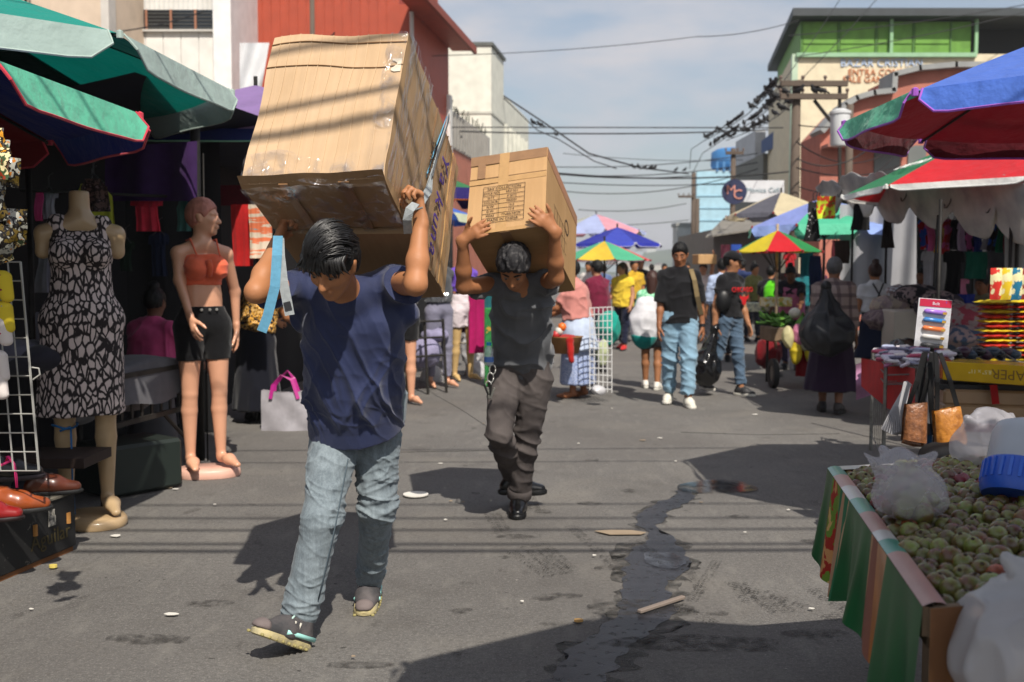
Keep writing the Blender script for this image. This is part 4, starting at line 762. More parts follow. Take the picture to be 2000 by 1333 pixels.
# rear carton: writing, tape, wrap
def wr_(y, z, s=9, off=.0025): return warp((W1 / 2, y, z), .018, s, (W1, D2, H2)) + V((off, 0, 0))
Mri = Mr.inverted()
def onface(px, py, off=.012):
    a = Mri @ CAM; d = Mri.to_3x3() @ ray(px, py); t = (W1 / 2 + .008 - a.x) / d.x; p = a + d * t; return p.y, p.z
fr = lambda y, z, ang=0: Mr @ frame(wr_(y, z, off=.012), (0, math.sin(ang), -math.cos(ang)), (0, math.cos(ang), math.sin(ang)))
for i, (ch_, y, z, sz) in enumerate((('Y', *onface(869, 316), .13), ('a', *onface(864, 352), .12), ('k', *onface(856, 392), .13), ('u', *onface(850, 430), .12), ('n', *onface(846, 458), .12), ('a', *onface(841, 490), .12))):
    mt = fr(y, z, .06 * math.sin(i * 2)); text('handwriting', ch_, sz, PEN, b2, mt, extr=.0008, sx=.95)
for i, (tx, y, z) in enumerate((('BARCODE', .085, .37), ('CTN.NO.', .055, .37))): text('printed_line', tx, .034, INK, b2, Mr @ frame(wr_(y + .04, z, off=.012), (0, 0, 1), (0, -1, 0)), extr=.0006)
strip(b2, 'tape', [wr_(.405, z) for z in [j / 10 * H2 for j in range(11)]], (0, 1, 0), .05, TAPE2)
for y0 in (.12, .28, .34): strip(b2, 'crease', [wr_(y0 + .01 * math.sin(z * 9), z) for z in [j / 10 * H2 for j in range(11)]], (0, 1, 0), .003, mat('card_crease'))
mb = MB(); mb.grid(lambda u, v: warp((W1 / 2, D2 * u, H2 * v), .018, 9, (W1, D2, H2)) + V((.006 + .006 * abs(math.sin(u * 9 + v * 4)), 0, 0)), 14, 14); mb.build('plastic_wrap', film_mat('stretch_film_thin', .16, .15), b2, world=False, smooth=True)
mb = MB()
for i in range(14):
    c = warp((W1 / 2, D2, .0), .018, 9, (W1, D2, H2)); mb.face([c + V((RNG.uniform(-.03, .02), RNG.uniform(-.02, .02), RNG.uniform(-.02, .02))) for k in range(4)])
mb.build('plastic_wrap', FILM2, b2, world=False)
# carrying strap
STRAP = mat('strap_grey', '9aa0a2', .8, nscale=60, var=.2, bump=.8, bscale=400); STRAPB = mat('strap_blue', '5f9ab8', .8, nscale=60, var=.15, bump=.8, bscale=400)
def onright(y, z, off=.012): return Mr @ wr_(y, z, off=off)
sp = thing('carrying_strap', 'grey webbing strap tied round the cartons and gripped in the raised hand', 'strap', at(822, 405, 3.36))
hp_ = at(817, 408, 3.335)
pts = [onright(*onface(874, 228)), onright(*onface(868, 252)), onright(*onface(855, 296)), onright(*onface(842, 340)), onright(*onface(832, 368), .02), hp_]
strip(sp, 'webbing', pts, V((.1, 1, .3)), .030, STRAP, .002, True)
pts2 = [onright(*onface(p, q), .005) for p, q in ((872, 232), (862, 262), (849, 300), (836, 342))]
strip(sp, 'webbing', pts2, V((0, 1, .3)), .02, STRAPB, .002, True)
strip(sp, 'webbing', [at(812, 398, 3.31), at(800, 410, 3.285), at(795, 430, 3.29), at(797, 456, 3.33)], V((1, .15, .1)), .028, STRAP, .002, True)
s2 = thing('carrying_strap', 'loose blue and grey strap ends dangling past the bent elbow', 'strap', at(540, 470, 3.38))
strip(s2, 'webbing', [at(543, 462, 3.38), at(541, 500, 3.24), at(537, 560, 3.225), at(522, 620, 3.225), at(511, 648, 3.225)], V((1, .2, 0)), .031, STRAPB, .002, True)
g_ = strip(s2, 'webbing', [at(546, 466, 3.40), at(547, 500, 3.25), at(553, 550, 3.235), at(562, 595, 3.235), at(566, 616, 3.235)], V((1, .2, 0)), .030, STRAP, .002, True)
strip(s2, 'brand_tag', [at(560, 590, 3.230), at(564, 606, 3.230)], V((1, .2, 0)), .022, plastic('1d1d22'), .001, True)
# ---- the man in front
J = dict(h=1.55, gz=0.0, lat=V((1, .08, 0)), pel=at(694, 785, 3.72), chest=at(690, 632, 3.56), neck=at(672, 556, 3.44), head=at(650, 516, 3.27), fwd=V((-.28, -.70, -.62)), up=V((-.05, -.55, .8)),
         shR=at(588, 560, 3.55), elR=at(500, 571, 3.34), wrR=at(541, 476, 3.50), shL=at(772, 553, 3.55), elL=at(812, 556, 3.29), wrL=at(822, 428, 3.36),
         hipR=at(655, 850, 3.72), knR=at(628, 1015, 3.55), anR=at(588, 1188, 3.56), toR=at(572, 1212, 3.50), hipL=at(735, 848, 3.76), knL=at(738, 990, 3.78), anL=at(722, 1140, 4.05), toL=at(712, 1203, 3.90),
         nL=V((-1, .1, 0)), nR=V((1, .1, 0)))
up_ = J['up'] - J['fwd'] * J['up'].dot(J['fwd']) / J['fwd'].length_squared; J['up'] = up_.normalized(); J['fwd'].normalize()
man = body('person', 'man in a navy shirt and faded jeans bent under two big cartons', J, SKIN('ad7650'), .0052, arm=1.02, legs=True,
           hand_kw={'L': dict(d=V((-.12, .05, 1)), n=V((-.8, -.45, 0)), curl=1.25, thumb=1.2), 'R': dict(d=V((.3, .3, 1)), curl=1.2)})
NAVY = mat('navy_shirt', '222d54', .6, nscale=7, var=.25, bump=.6, bscale=420, sheen=.25, spec=.3)
HEMZ = at(696, 842, 3.70).z
def hero_shirt(p, n):
    x, y, z = p.T
    w1 = .06 * vnoise(p * 6, 5) + .02 * vnoise(p * 17, 6); t = (x + .60) + (z - 1.1) * .42 + w1; u = (x + .60) - (z - 1.1) * .55 + .06 * vnoise(p * 6, 8)
    r = ridge(np.stack([t * 13, y * 3, z * 1.2], 1), 3) ** 5; r2 = ridge(np.stack([u * 12 + 5, y * 3, z * 2.0], 1), 9) ** 5; r3 = ridge(np.stack([t * 26 + 3, y * 5, z * 3], 1), 14) ** 4; r4 = ridge(np.stack([x * 8, y * 6, z * 30 + x * 14 + w1 * 30], 1), 15) ** 5
    low = np.clip((1.25 - z) / .35, 0, 1); hem = np.exp(-((z - HEMZ - .06) / .05) ** 2)
    hz = np.clip((z - HEMZ) / .10 + .15, .15, 1); return hz * (.020 * r * (.3 + .7 * low) + .015 * r2 * low + .008 * r3 * low - .008 + .008 * r4 * hem + .003 * (ridge(p * 22, 4) ** 2))
S_ = J['h'] / 1.65; s = SDF(.0045); lat = J['lat']; pel, ch, nk = J['pel'], J['chest'], J['neck']; axu = (ch - pel).normalized()
for a in 'LR':
    sh, el = J['sh' + a], J['el' + a]; e = lerp(sh, el, .62 if a == 'L' else .68); d = (el - sh).normalized(); s.cone(sh, e + d * .03, .062, .070, .02); s.cone(e + d * .125, e + d * .3, .125, .125, .006, sub=True)
    s.cone(sh + V((0, .02, -.02)), sh + V((.03 if a == 'L' else -.01, .05, -.11)), .05, .045, .03)
bot = at(696, 842, 3.70); mid = lerp(bot, ch, .45)
s.cone(bot - axu * .06, mid, .122, .116, .03, lat, 1.42); s.cone(mid, ch, .116, .118, .03, lat, 1.5)
for a in 'LR': s.cone(lerp(nk, ch, .3), J['sh' + a], .066, .058, .04)
s.cut(bot, -(axu + V((-.12, 0, 0)))); s.cut(nk + V((0, -.012, -.002)), V((0, -.72, .45)))
sh_ = add('shirt', s.mesh('shirt', hero_shirt), NAVY, man, True, True)
def denim(key, c1, c2):
    m = mat(key, c1, .85, c2=c2, nscale=4, lo=.3, hi=.72, spec=.12, sheen=.1); nt = m.node_tree; b = nt.nodes['Principled BSDF']; N = nt.nodes.new; lk = nt.links.new; tc = N('ShaderNodeTexCoord'); src = b.inputs['Base Color'].links[0].from_socket
    for sc_, st, lo, hi, fac in ((60, (1, 1, .08), .4, .65, .38), (240, (1, 1, .5), .42, .62, .14), (9, (1, 1, 1.6), .48, .68, .18)):
        mp = N('ShaderNodeMapping'); mp.inputs['Scale'].default_value = st; lk(tc.outputs['Object'], mp.inputs[0]); nz = N('ShaderNodeTexNoise'); nz.inputs['Scale'].default_value = sc_; nz.inputs['Detail'].default_value = 4; lk(mp.outputs[0], nz.inputs['Vector']); rp = N('ShaderNodeValToRGB'); rp.color_ramp.elements[0].position = lo; rp.color_ramp.elements[1].position = hi; rp.color_ramp.elements[1].color = (fac, fac, fac, 1); lk(nz.outputs['Fac'], rp.inputs[0])
        mx = N('ShaderNodeMix'); mx.data_type = 'RGBA'; lk(rp.outputs[0], mx.inputs['Factor']); lk(src, mx.inputs['A']); mx.inputs['B'].default_value = lin('3f4a52' if sc_ < 200 else 'a9b4ba'); src = mx.outputs['Result']
    lk(src, b.inputs['Base Color']); n2 = N('ShaderNodeTexNoise'); n2.inputs['Scale'].default_value = 38; n2.inputs['Detail'].default_value = 6; lk(tc.outputs['Object'], n2.inputs['Vector']); bp = N('ShaderNodeBump'); bp.inputs['Strength'].default_value = .5; bp.inputs['Distance'].default_value = .004; lk(n2.outputs['Fac'], bp.inputs['Height']); lk(bp.outputs[0], b.inputs['Normal']); return m
JEAN = denim('jeans_faded', '838e94', '6a757b')
def hero_jean(p, n):
    x, y, z = p.T; wv = (vnoise(p * 6, 3) - .5)[:, None] * 1.6
    g = lambda ax, az, sl, sd: ridge(np.stack([x * ax, y * ax, z * az + x * sl], 1) + wv, sd)
    kn = np.exp(-((z - .47) / .10) ** 2) * (x > -.63) + .5 * np.exp(-((z - .55) / .10) ** 2); ank = np.exp(-((z - .16) / .08) ** 2); cr = np.exp(-((z - .72) / .09) ** 2)
    r = .012 * (.18 + .9 * kn + .6 * cr) * (g(5, 17, 12, 4) ** 5 - .2) + .009 * (.12 + .8 * kn + 1.2 * ank) * (g(7, 34, -10, 6) ** 4 - .2) + .006 * (.3 + ank + kn) * (g(9, 48, 16, 9) ** 4 - .2) + .006 * cr * (g(10, 26, -22, 12) ** 4 - .2)
    return r * .85 + .0015 * (ridge(p * 34, 8) ** 2 - .4)
s = SDF(.0044)
for a, rk, rc in (('R', .066, .062), ('L', .064, .052)):
    hp, kn, an = J['hip' + a], J['kn' + a], J['an' + a]; e = lerp(kn, an, 1.04 if a == 'R' else .93); d = (an - kn).normalized()
    s.cone(hp, kn, .092, rk, .03); s.cone(kn, e + d * .02, rk, rc, .03); s.cone(e + d * .14, e + d * .3, .13, .13, .006, sub=True)
s.cone(pel - axu * .03, pel + axu * .09, .118, .110, .04, lat, 1.32); s.cut(pel + axu * .09, axu)
tr = add('jeans', s.mesh('jeans', hero_jean), JEAN, man, True, True)
SEAM = mat('jeans_seam', '4d5a62', .9); mb = MB()
def limb_pt(a, b, t, off): return lerp(a, b, t) + off
seam = [limb_pt(J['hipR'], J['knR'], t, V((.072 - .012 * t, -.072 + .015 * t, 0))) for t in (.25, .5, .75, 1)] + [limb_pt(J['knR'], J['anR'], t, V((.060, -.052, 0))) for t in (.3, .6, .85)]
mb.tube(seam, .0026, 5); mb.build('side_seam', SEAM, tr, smooth=True)
mb = MB(); mb.tube([pel + V((.005, -.135, -.03)), pel + V((.008, -.132, -.09)), pel + V((.0, -.118, -.135))], .0035, 5); mb.build('fly_seam', SEAM, tr, smooth=True)
for sg in (-1, 1): mb = MB(); mb.tube([pel + V((sg * .075, -.125, .0)), pel + V((sg * .11, -.118, -.05)), pel + V((sg * .155, -.075, -.07))], .0028, 5); mb.build('pocket_edge', SEAM, tr, smooth=True)
mb = MB(); mb.box(pel + V((.17, .0, -.02)), (.03, .09, .12), Matrix.Rotation(.1, 4, 'Y'), bev=.01); mb.build('back_pocket', JEAN, tr)
hr = hair(man, J, kind='tall', vox=.005, amp=.010, seed=3, grow=1.13)
mb = MB(); h0, f0, u0 = J['head'], J['fwd'], J['up']; l0 = u0.cross(-f0).normalized()
for i in range(230):
    a = RNG.uniform(-1.45, 1.45); t0 = RNG.uniform(-.55, .35); pts = []
    for j in range(6):
        t = t0 + j * .17 * RNG.uniform(.8, 1.1); ang = t; aa = a * (1 - .08 * j) + .12 * j
        c = h0 + u0 * .022 - f0 * .014; rr = 1.10 + .03 * math.sin(i) + (.02 if j == 5 else 0)
        if ang > 1.12: break
        dirv = u0 * math.cos(ang) * math.cos(aa * .9) + f0 * math.sin(ang) + l0 * math.sin(aa * .9) * math.cos(ang * .6)
        dirv.normalize(); k = V((dirv.dot(l0) * .082, dirv.dot(f0) * .098, dirv.dot(u0) * .112)); pts.append(c + (l0 * k.x + f0 * k.y + u0 * k.z) * rr * S_ * 1.06)
    if len(pts) > 2: mb.tube(pts, [.0024] * (len(pts) - 1) + [.0008], 4, cap=False)
for i in range(46):
    a = -1.15 + 2.3 * i / 45 + RNG.uniform(-.05, .05); base = h0 + u0 * (.075 - .012 * a * a) * S_ + f0 * (.062 - .016 * a * a) * S_ + l0 * .066 * a * S_; ln = RNG.uniform(.030, .062); sw = RNG.uniform(-.012, .016)
    mb.tube([base - f0 * .03 + u0 * .016, base + f0 * .012 + u0 * .006, base + f0 * .028 - u0 * ln * .5 + l0 * sw, base + f0 * .026 - u0 * ln + l0 * sw * 2], [.006, .007, .005, .001], 5, cap=False)
mb.build('hair_lock', mat('hair_gloss', '100e0e', .42, spec=.6, var=.4), hr, smooth=True)
SHOE = mat('shoe_mesh', '625c5c', .8, c2='38383a', nscale=14, bump=.6, bscale=300); SOLE = mat('shoe_sole', 'b9aa78', .7, c2='8f8a78', nscale=9, bump=.8, bscale=70); LACE = cloth('b9d5cc')
for a in 'LR':
    an, to = J['an' + a], J['to' + a]
    if a == 'R':
        d_ = (at(498, 1238, 3.37) - at(598, 1272, 3.55)).normalized(); u_ = (V((0, 0, 1)) - d_ * d_.z).normalized(); hl = at(598, 1272, 3.55)
        so = shoe(man, hl + d_ * .085 + u_ * .08, hl + d_ * .25, SHOE, SOLE, .97, lace=LACE, thick=.027, up=u_, vox=.004); B0 = hl + d_ * .085
    else:
        d_ = (V((to.x, to.y, 0)) - V((an.x, an.y, 0))).normalized(); u_ = V((0, 0, 1)); so = shoe(man, an, to, SHOE, SOLE, .97, lace=LACE, thick=.027, vox=.004); B0 = V((an.x, an.y, 0))
    bb = u_.cross(d_); mb = MB()
    for k in range(9):
        for sg in (1, -1): mb.box(B0 + d_ * (-.075 + .031 * k) + bb * sg * (.034 + .010 * math.sin(k * .38)) + u_ * .004, (.011, .013, .010), frame((0, 0, 0), d_, bb), bev=.003)
    tag(mb.build('tread_lug', plastic('948a58', .7), so), kind='stuff')
    s = SDF(.005); s.cone(B0 + d_ * .155 + u_ * .034, B0 + d_ * .168 + u_ * .030, .026, .022, .02, bb, 1.45); s.cut(B0 + u_ * .024, -u_); add('toe_cap', s.mesh('toe_cap'), mat('toe_cap_grey', '6f6462', .8), so, True, True)
    for sg in (1, -1):
        mb = MB(); mb.tube([B0 + d_ * -.07 + bb * sg * .034 + u_ * .042, B0 + d_ * .0 + bb * sg * .038 + u_ * .040, B0 + d_ * .08 + bb * sg * .045 + u_ * .038], .009, 6); mb.build('midsole_stripe', plastic('9fd8d0', .5), so, smooth=True)
        for k in range(2):
            mb = MB(); mb.tube([B0 + d_ * (.03 + .028 * k) + bb * sg * .040 + u_ * .045, B0 + d_ * (.02 + .026 * k) + bb * sg * .034 + u_ * .080], .005, 5); mb.build('side_stripe', plastic('c9c4b8', .6), so, smooth=True)
# ---- the second carrier and his carton
CARD_B = card_mat('card_honey', 'b8946a', 'aa865c', 45); CARD_B2 = card_mat('card_honey_shaded', 'aa885f', '9b7a52', 45, 'Y')  # same card in a darker copy for the faces turned from the sun
M2 = ebox(-.53, -.108, -.271, (-.035, 4.869, 1.52)); W2, H3, D3 = .39, .46, .618
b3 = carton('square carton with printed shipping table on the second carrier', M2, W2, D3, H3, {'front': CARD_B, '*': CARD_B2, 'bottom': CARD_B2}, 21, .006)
fx = lambda x, z, o=.003: V((x, -o, z))
for z, hgt in ((H3 - .028, .055), (H3 * .655, .028), (.010, .020)):
    strip(b3, 'tape', [fx(W2 * (u - .5), z, .0035) for u in (0, .25, .5, .75, 1)], (0, 0, 1), hgt, TAPE if z > .4 else TAPE2, .0008)
strip(b3, 'tape', [fx(-.02, z, .0045) for z in (H3, .3, .15, 0)], (1, 0, 0), .05, TAPE2, .0006); strip(b3, 'tape', [fx(-.135, H3 - .001, .005), fx(-.135, H3 * .70, .005)], (1, 0, 0), .04, TAPE, .0006)
strip(b3, 'tape', [V((W2 / 2 + .003, y, H3 - .03)) for y in (0, .2, .4, D3)], (0, 0, 1), .06, TAPE, .0008)
strip(b3, 'tape', [V((0, y, -.003)) for y in (0, .2, .4, D3)], (1, 0, 0), .05, TAPE, .0008)
strip(b3, 'flap_edge', [fx(W2 * (u - .5), H3 * .70, .003) for u in (0, .5, 1)], (0, 0, 1), .003, mat('card_crease'), .0006)
x0, x1, z0, z1 = -.118, .092, .055, .265; rows = ['SAV COLLECTION', ('STYLE NO', 'SAV-521'), ('QTY', '4 SETS'), ('COLOUR', 'MIXED'), ('N.W:', '16.0'), ('G.W:', '17.4'), ('MEAS', '77x44x34CM'), 'MADE IN CHINA']
rh = (z1 - z0) / 8; yy = .0062
def TM(x, z): return M2 @ frame(V((x, -yy, z)), (1, 0, 0), (0, 0, 1))
for i in range(9): strip(b3, 'printed_line', [fx(x0, z0 + i * rh, yy), fx(x1, z0 + i * rh, yy)], (0, 0, 1), .002, INK, .0003)
for x, a, b in ((x0, 0, 8), (x1, 0, 8), (x0 + .082, 1, 7)): strip(b3, 'printed_line', [fx(x, z0 + a * rh, yy), fx(x, z0 + b * rh, yy)], (1, 0, 0), .002, INK, .0003)
for i, rw in enumerate(rows):
    z = z1 - (i + .5) * rh
    if isinstance(rw, str): text('printed_text', rw, .021, INK, b3, TM((x0 + x1) / 2, z), extr=.0003)
    else: text('printed_text', rw[0], .0175, INK, b3, TM(x0 + .041, z), extr=.0003); text('printed_text', rw[1], .0175, INK, b3, TM(x0 + .146, z), extr=.0003)
mb = MB(); mb.lathe([(.034, 0), (.042, 0)], (0, 0, 0), 24, None); me = mb.mesh('ring'); me.transform(M2 @ frame(V((W2 / 2 + .0045, .40, .25)), (0, 1, 0), (0, 0, 1))); add('printed_ring', me, INK, b3)
for k in range(5): strip(b3, 'printed_line', [V((W2 / 2 + .0045, .16 + .05 * k, .08)), V((W2 / 2 + .0045, .16 + .05 * k, .22))], (0, 1, 0), .002, INK, .0003)
for k in range(3): strip(b3, 'printed_line', [V((W2 / 2 + .0045, .14, .08 + .07 * k)), V((W2 / 2 + .0045, .40, .08 + .07 * k))], (0, 0, 1), .002, INK, .0003)
J = dict(h=1.56, gz=0.0, lat=V((1, .05, 0)), pel=at(1018, 690, 5.45), chest=at(1020, 592, 5.28), neck=at(1010, 549, 5.14), head=at(1003, 522, 4.98), fwd=V((-.10, -.58, -.80)), up=V((-.05, -.75, .62)),
         shR=at(966, 556, 5.22), elR=at(906, 560, 5.06), wrR=at(904, 470, 4.93), shL=at(1066, 552, 5.2), elL=at(1086, 543, 4.98), wrL=at(1083, 452, 4.83),
         hipR=at(987, 738, 5.45), knR=at(975, 848, 5.28), anR=at(1003, 935, 5.75), toR=at(1003, 985, 5.75), hipL=at(1046, 740, 5.46), knL=at(1026, 870, 5.5), anL=at(1013, 975, 5.60), toL=at(1010, 1014, 5.46), nL=V((0, 1, 0)), nR=V((0, 1, 0)))
J['fwd'].normalize(); J['up'] = (J['up'] - J['fwd'] * J['up'].dot(J['fwd'])).normalized()
man2 = body('person', 'man in a charcoal shirt carrying a single carton on his bowed head', J, SKIN('a46e4a'), .006, arm=1.08,
            hand_kw={'R': dict(d=V((.80, -.35, .45)), n=V((.35, .9, 0)), curl=.18, thumb=-.6), 'L': dict(d=V((-.75, -.25, .62)), n=V((-.25, .95, 0)), curl=.18, thumb=-.2)})
shirt(man2, J, mat('charcoal_shirt', '5c5e62', .75, nscale=10, var=.25, bump=.3, bscale=300, sheen=.2, spec=.2), .007, 31, sleeve=.55, hem=.10, puff=.016, amp=.014, neck_drop=.03)
PAN2 = mat('grey_brown_jeans', '57514f', .85, c2='423d3c', nscale=6, bump=.4, bscale=350, spec=.15)
t2 = trousers(man2, J, PAN2, .007, 35, end=.93, puff=.011, amp=.010, fat=1.02)
mb = MB(); an, kn = J['anL'], J['knL']; dd = (an - kn).normalized(); c0 = lerp(kn, an, .80); mb.tube([c0 + dd * t for t in (0, .02, .045, .055)], [.066, .070, .070, .064], 16); mb.build('turned_up_cuff', PAN2, t2, smooth=True)
HAIRG = mat('hair_speckled', '17161a', .6, c2='4a4848', nscale=60, lo=.5, hi=.7, bump=1, bscale=240); hair(man2, J, HAIRG, vox=.006, amp=.016, grow=1.12)
for a in 'LR': shoe(man2, J['an' + a], J['to' + a], mat('boot_leather', '0d0d0e', .3, var=.3, coat=.3), plastic('0a0a0a', .5), 1.0, 'boot', lace=plastic('151515', .6), thick=.03, gz=0.0 if a == 'L' else J['anR'].z - .09)
kc = thing('key_chain', 'metal carabiner with keys hanging from the belt of the second carrier', 'keys', at(958, 735, 5.28))
mb = MB()
for k in range(3): c = at(962 - 4 * k, 722 + 16 * k, 5.27); mb.tube([c + V((.016 * math.cos(t), -.004 * k, .026 * math.sin(t))) for t in [i * math.pi / 6 for i in range(13)]], .0035, 5)
mb.build('ring', metal_('b9b9b4', .3), kc, smooth=True)
for k in range(4):
    mb = MB(); c = at(950 + 4 * k, 762 + 6 * (k % 2), 5.26); mb.box(c, (.012, .004, .06), Matrix.Rotation(.25 * (k - 1.5), 4, 'Y'), bev=.002); mb.build('key', metal_('8e8d86', .35) if k % 2 else plastic('141414'), kc)
bt = thing('water_bottle', 'clear water bottle with a sky blue cap at the hip of the second carrier', 'bottle', at(955, 714, 5.33))
mb = MB(); c = at(955, 714, 5.33); mb.lathe([(.0, 0), (.022, 0), (.025, .006), (.025, .05), (.023, .055), (.025, .06), (.022, .085), (.011, .10), (.011, .108)], c, 16); mb.build('bottle', mat('clear_pet', 'dfe8ee', .06, trans=.0, alpha=.45, spec=.8), bt, smooth=True)
mb = MB(); mb.lathe([(0, .122), (.013, .122), (.013, .104), (.012, .104)], c, 14); autosmooth(mb.build('cap', plastic('29a6d6'), bt))
mb = MB(); mb.lathe([(.0256, .018), (.0256, .045)], c, 16); mb.build('label', plastic('4d78c0'), bt, smooth=True)
# ------------------------------------------------------------------ market umbrellas
def canopy(c, tr): return mat('canopy_%s_%s' % (c, tr), c, .75, nscale=2.6, lo=.3, hi=.75, var=.22, bump=7, bscale=7, spec=.2, transl=tr, sheen=.1)
def umbrella(label, c, zrim, R, rise, cols, vh=.14, vcols=None, rot=0.0, trim=None, tilt=(0, 0), N=8, group='market umbrellas', pole_c='2f2d2b', vin=None, curve=1.12, tr=.22, droop=.0, pole=True, sag=.03):
    t = thing('market_umbrella', label, 'umbrella', (c[0], c[1], 0), 0, group); T = Matrix.Translation((0, 0, zrim)) @ Matrix.Rotation(tilt[0], 4, 'X') @ Matrix.Rotation(tilt[1], 4, 'Y')
    A = [rot + 2 * math.pi * k / N for k in range(N)]
    def rib(k, r): a = A[k % N]; return V((R * r * math.cos(a), R * r * math.sin(a), rise * (1 - r ** curve)))
    for k in range(N):
        def fn(u, v):
            p = rib(k, max(v, .02)).lerp(rib(k + 1, max(v, .02)), u); p.z -= sag * 4 * u * (1 - u) * v * (1 - .3 * v) * R; return T @ p
        mb = MB(); mb.grid(fn, 6, 10); mb.build('panel', canopy(cols[k % len(cols)], tr), t, world=False, smooth=True)
        if vh:
            nrm = (rib(k, 1) + rib(k + 1, 1)); nrm.z = 0; nrm.normalize(); vc = (vcols or cols)[k % len(vcols or cols)]
            def fv(u, v):
                uu = .03 + .94 * u; p = rib(k, 1).lerp(rib(k + 1, 1), uu); p.z -= sag * 0; e = 1 - max(0, (abs(2 * u - 1) - .72) / .28) ** 3 * .55
                return T @ (p + nrm * (.012 + .05 * v * vh / .14 + .012 * math.sin(u * 9 + k) * v) + V((0, 0, .004 - vh * v * e * (1 + droop * math.sin(u * 5 + k)))))
            mb = MB(); mb.grid(fv, 12, 4); vo = mb.build('valance', canopy(vc, .12), t, world=False, smooth=True)
            if trim: mb = MB(); mb.tube([fv(0, v / 3) for v in range(4)] + [fv(u / 14, 1) for u in range(1, 14)] + [fv(1, 1 - v / 3) for v in range(4)], .006, 5); mb.build('trim', cloth(trim), vo, world=False)
        mb = MB(); mb.tube([T @ (rib(k, r) - V((0, 0, .015))) for r in (.03, .35, .7, 1.01)], .008, 5); mb.build('rib', metal_('3a3836'), t, world=False); mb = MB(); mb.tube([T @ V((0, 0, rise - .55)), T @ (rib(k, .52) - V((0, 0, .02)))], .006, 5); mb.build('strut', metal_('3a3836'), t, world=False)
        mb = MB(); mb.lathe([(0, .02), (.016, .012), (.016, -.02), (0, -.02)], T @ rib(k, 1.01), 8); mb.build('rib_tip', cloth(trim or '8a2a2a'), t, world=False)
    if pole: mb = MB(); mb.tube([V((0, 0, 0)), T @ V((0, 0, rise + .08))], .019, 8); mb.build('pole', metal_(pole_c), t, world=False, smooth=True); mb = MB(); mb.lathe([(.0, .06), (.05, .06), (.10, .03), (.11, 0), (0, 0)], (0, 0, 0), 12); autosmooth(mb.build('base', paint('2f2d2b'), t, world=False))
    return t
U_TEAL = umbrella('big teal and black umbrella with grey green valance at top left', (-3.54, 5.62), 2.417, 1.94, .62, ['0d8a7c', '07110f', '0d8a7c', '0a4a44'], .155, ['97aaa4'], rot=R_(18.5), trim='9fb0a8')
umbrella('blue and dark red umbrella with mint valance edged in red', (-3.21, 4.19), 2.045, 1.59, .52, ['1d2a7a', '1d2a7a', '7a1018', '7a1018', '14501f', '7a1018', '14501f', '1d2a7a'], .15, ['5fbf9d', '25307a', '6d1018', '6d1018', '25307a', '5fbf9d', '5f74c0', '5fbf9d'], rot=R_(-25.5), trim='c03a4a')
umbrella('lilac and navy umbrella with bright red lining behind the teal one', (-2.34, 9.48), 2.436, 1.58, .60, ['d01a1a', 'd01a1a', 'd01a1a', 'c01a1a', 'a184bd', 'a184bd', 'a184bd', '1a2358'], .10, ['8a1020', '8a1020', '8a1020', '1f2a66', '1f2a66', '1f2a66', '1f2a66', '1f2a66'], rot=R_(22.5), trim='8ec9a9', tr=.4)
umbrella('orange and navy umbrella showing between the two loads', (-1.55, 13.0), 2.33, 1.35, .45, ['e07a2c', '241a5c', '3a7a4c', '8a1a1a'], .14, ['241a5c', 'd05a2c'], rot=.2, tr=.3)
umbrella('blue and pink umbrella lower behind the orange one', (-2.0, 16.5), 2.25, 1.4, .45, ['3a6fd0', 'd06a9a', 'd8d8c8', '3a6fd0'], .14, ['3a6fd0', 'c8d0b0'], rot=.1, tr=.3)
umbrella('grey and lilac umbrella farthest down the left of the street', (2.45, 30), 2.55, 1.45, .5, ['b9bdb0', 'a9b6de', 'd89aa8', 'a9b6de'], .12, rot=.1); umbrella('dark blue umbrella with pale trim down the street', (2.25, 22), 1.95, .95, .36, ['26309a', '26309a', '3a48b0'], .08, rot=.3, trim='c8c8d0')
umbrella('pink green red and yellow umbrella above the crowd', (1.62, 18), 1.56, .82, .33, ['4fae86', 'd84a50', 'e0a0b4', 'e2b4c4', 'e0a0b4', 'd9b83a', '4fae86', 'd9b83a'], .0, rot=-1.45)
umbrella('big blue and mint umbrella jutting in at top right', (2.92, 5.02), 2.12, 1.24, .44, ['16181c', '8a1422', '8a1422', '2f9a70', '4d6fc4', '4d6fc4', '3f5fb4', '16181c'], .115, ['16181c', '5a0f1c', '5a0f1c', '58b894', '4f74cc', '4f74cc', '4f74cc', '16181c'], rot=R_(22.5), trim='9a58b8', tr=.15)
UC = umbrella('red and green sponsor umbrella with white lettering under the blue one', (4.30, 8.75), 2.02, 1.42, .62, ['c8202a', '0f7a4a', 'c8202a', '0f7a4a', 'c8202a', 'c8202a', 'c8202a', '0f7a4a'], .05, ['d8d8d4', 'e0e0dc'], rot=R_(22.5), trim='d8d8d4', tr=.2)
for k in (1, 3, 7):
    a0 = R_(22.5 + 45 * k + 22.5); rr = .70; p = V((4.30 + 1.42 * .924 * rr * math.cos(a0), 8.75 + 1.42 * .924 * rr * math.sin(a0), 2.02 + .62 * (1 - rr ** 1.12) + .018)); tx = V((-math.sin(a0), math.cos(a0), 0)); out_ = V((math.cos(a0), math.sin(a0), -.47)); text('sponsor_lettering', 'CALYPSO', .16, cloth('e8e8e4'), UC, frame(p, tx, -out_), extr=.002)
umbrella('periwinkle and mint umbrella over the right hand stalls', (4.25, 14.0), 1.95, 1.02, .40, ['3f57c0', '46a47c', '8ea6e0', '56bfa0', '8e9ee0', '52bf98', '8ea6e0', '8ea6e0'], .14, ['8ea6e0', '5fc09c'], rot=.15, tr=.3); umbrella('faded beige and grey umbrella behind the periwinkle one', (4.75, 18.2), 2.35, .95, .40, ['cabd9c', '5a5a64', 'cabd9c'], .08, rot=.4)
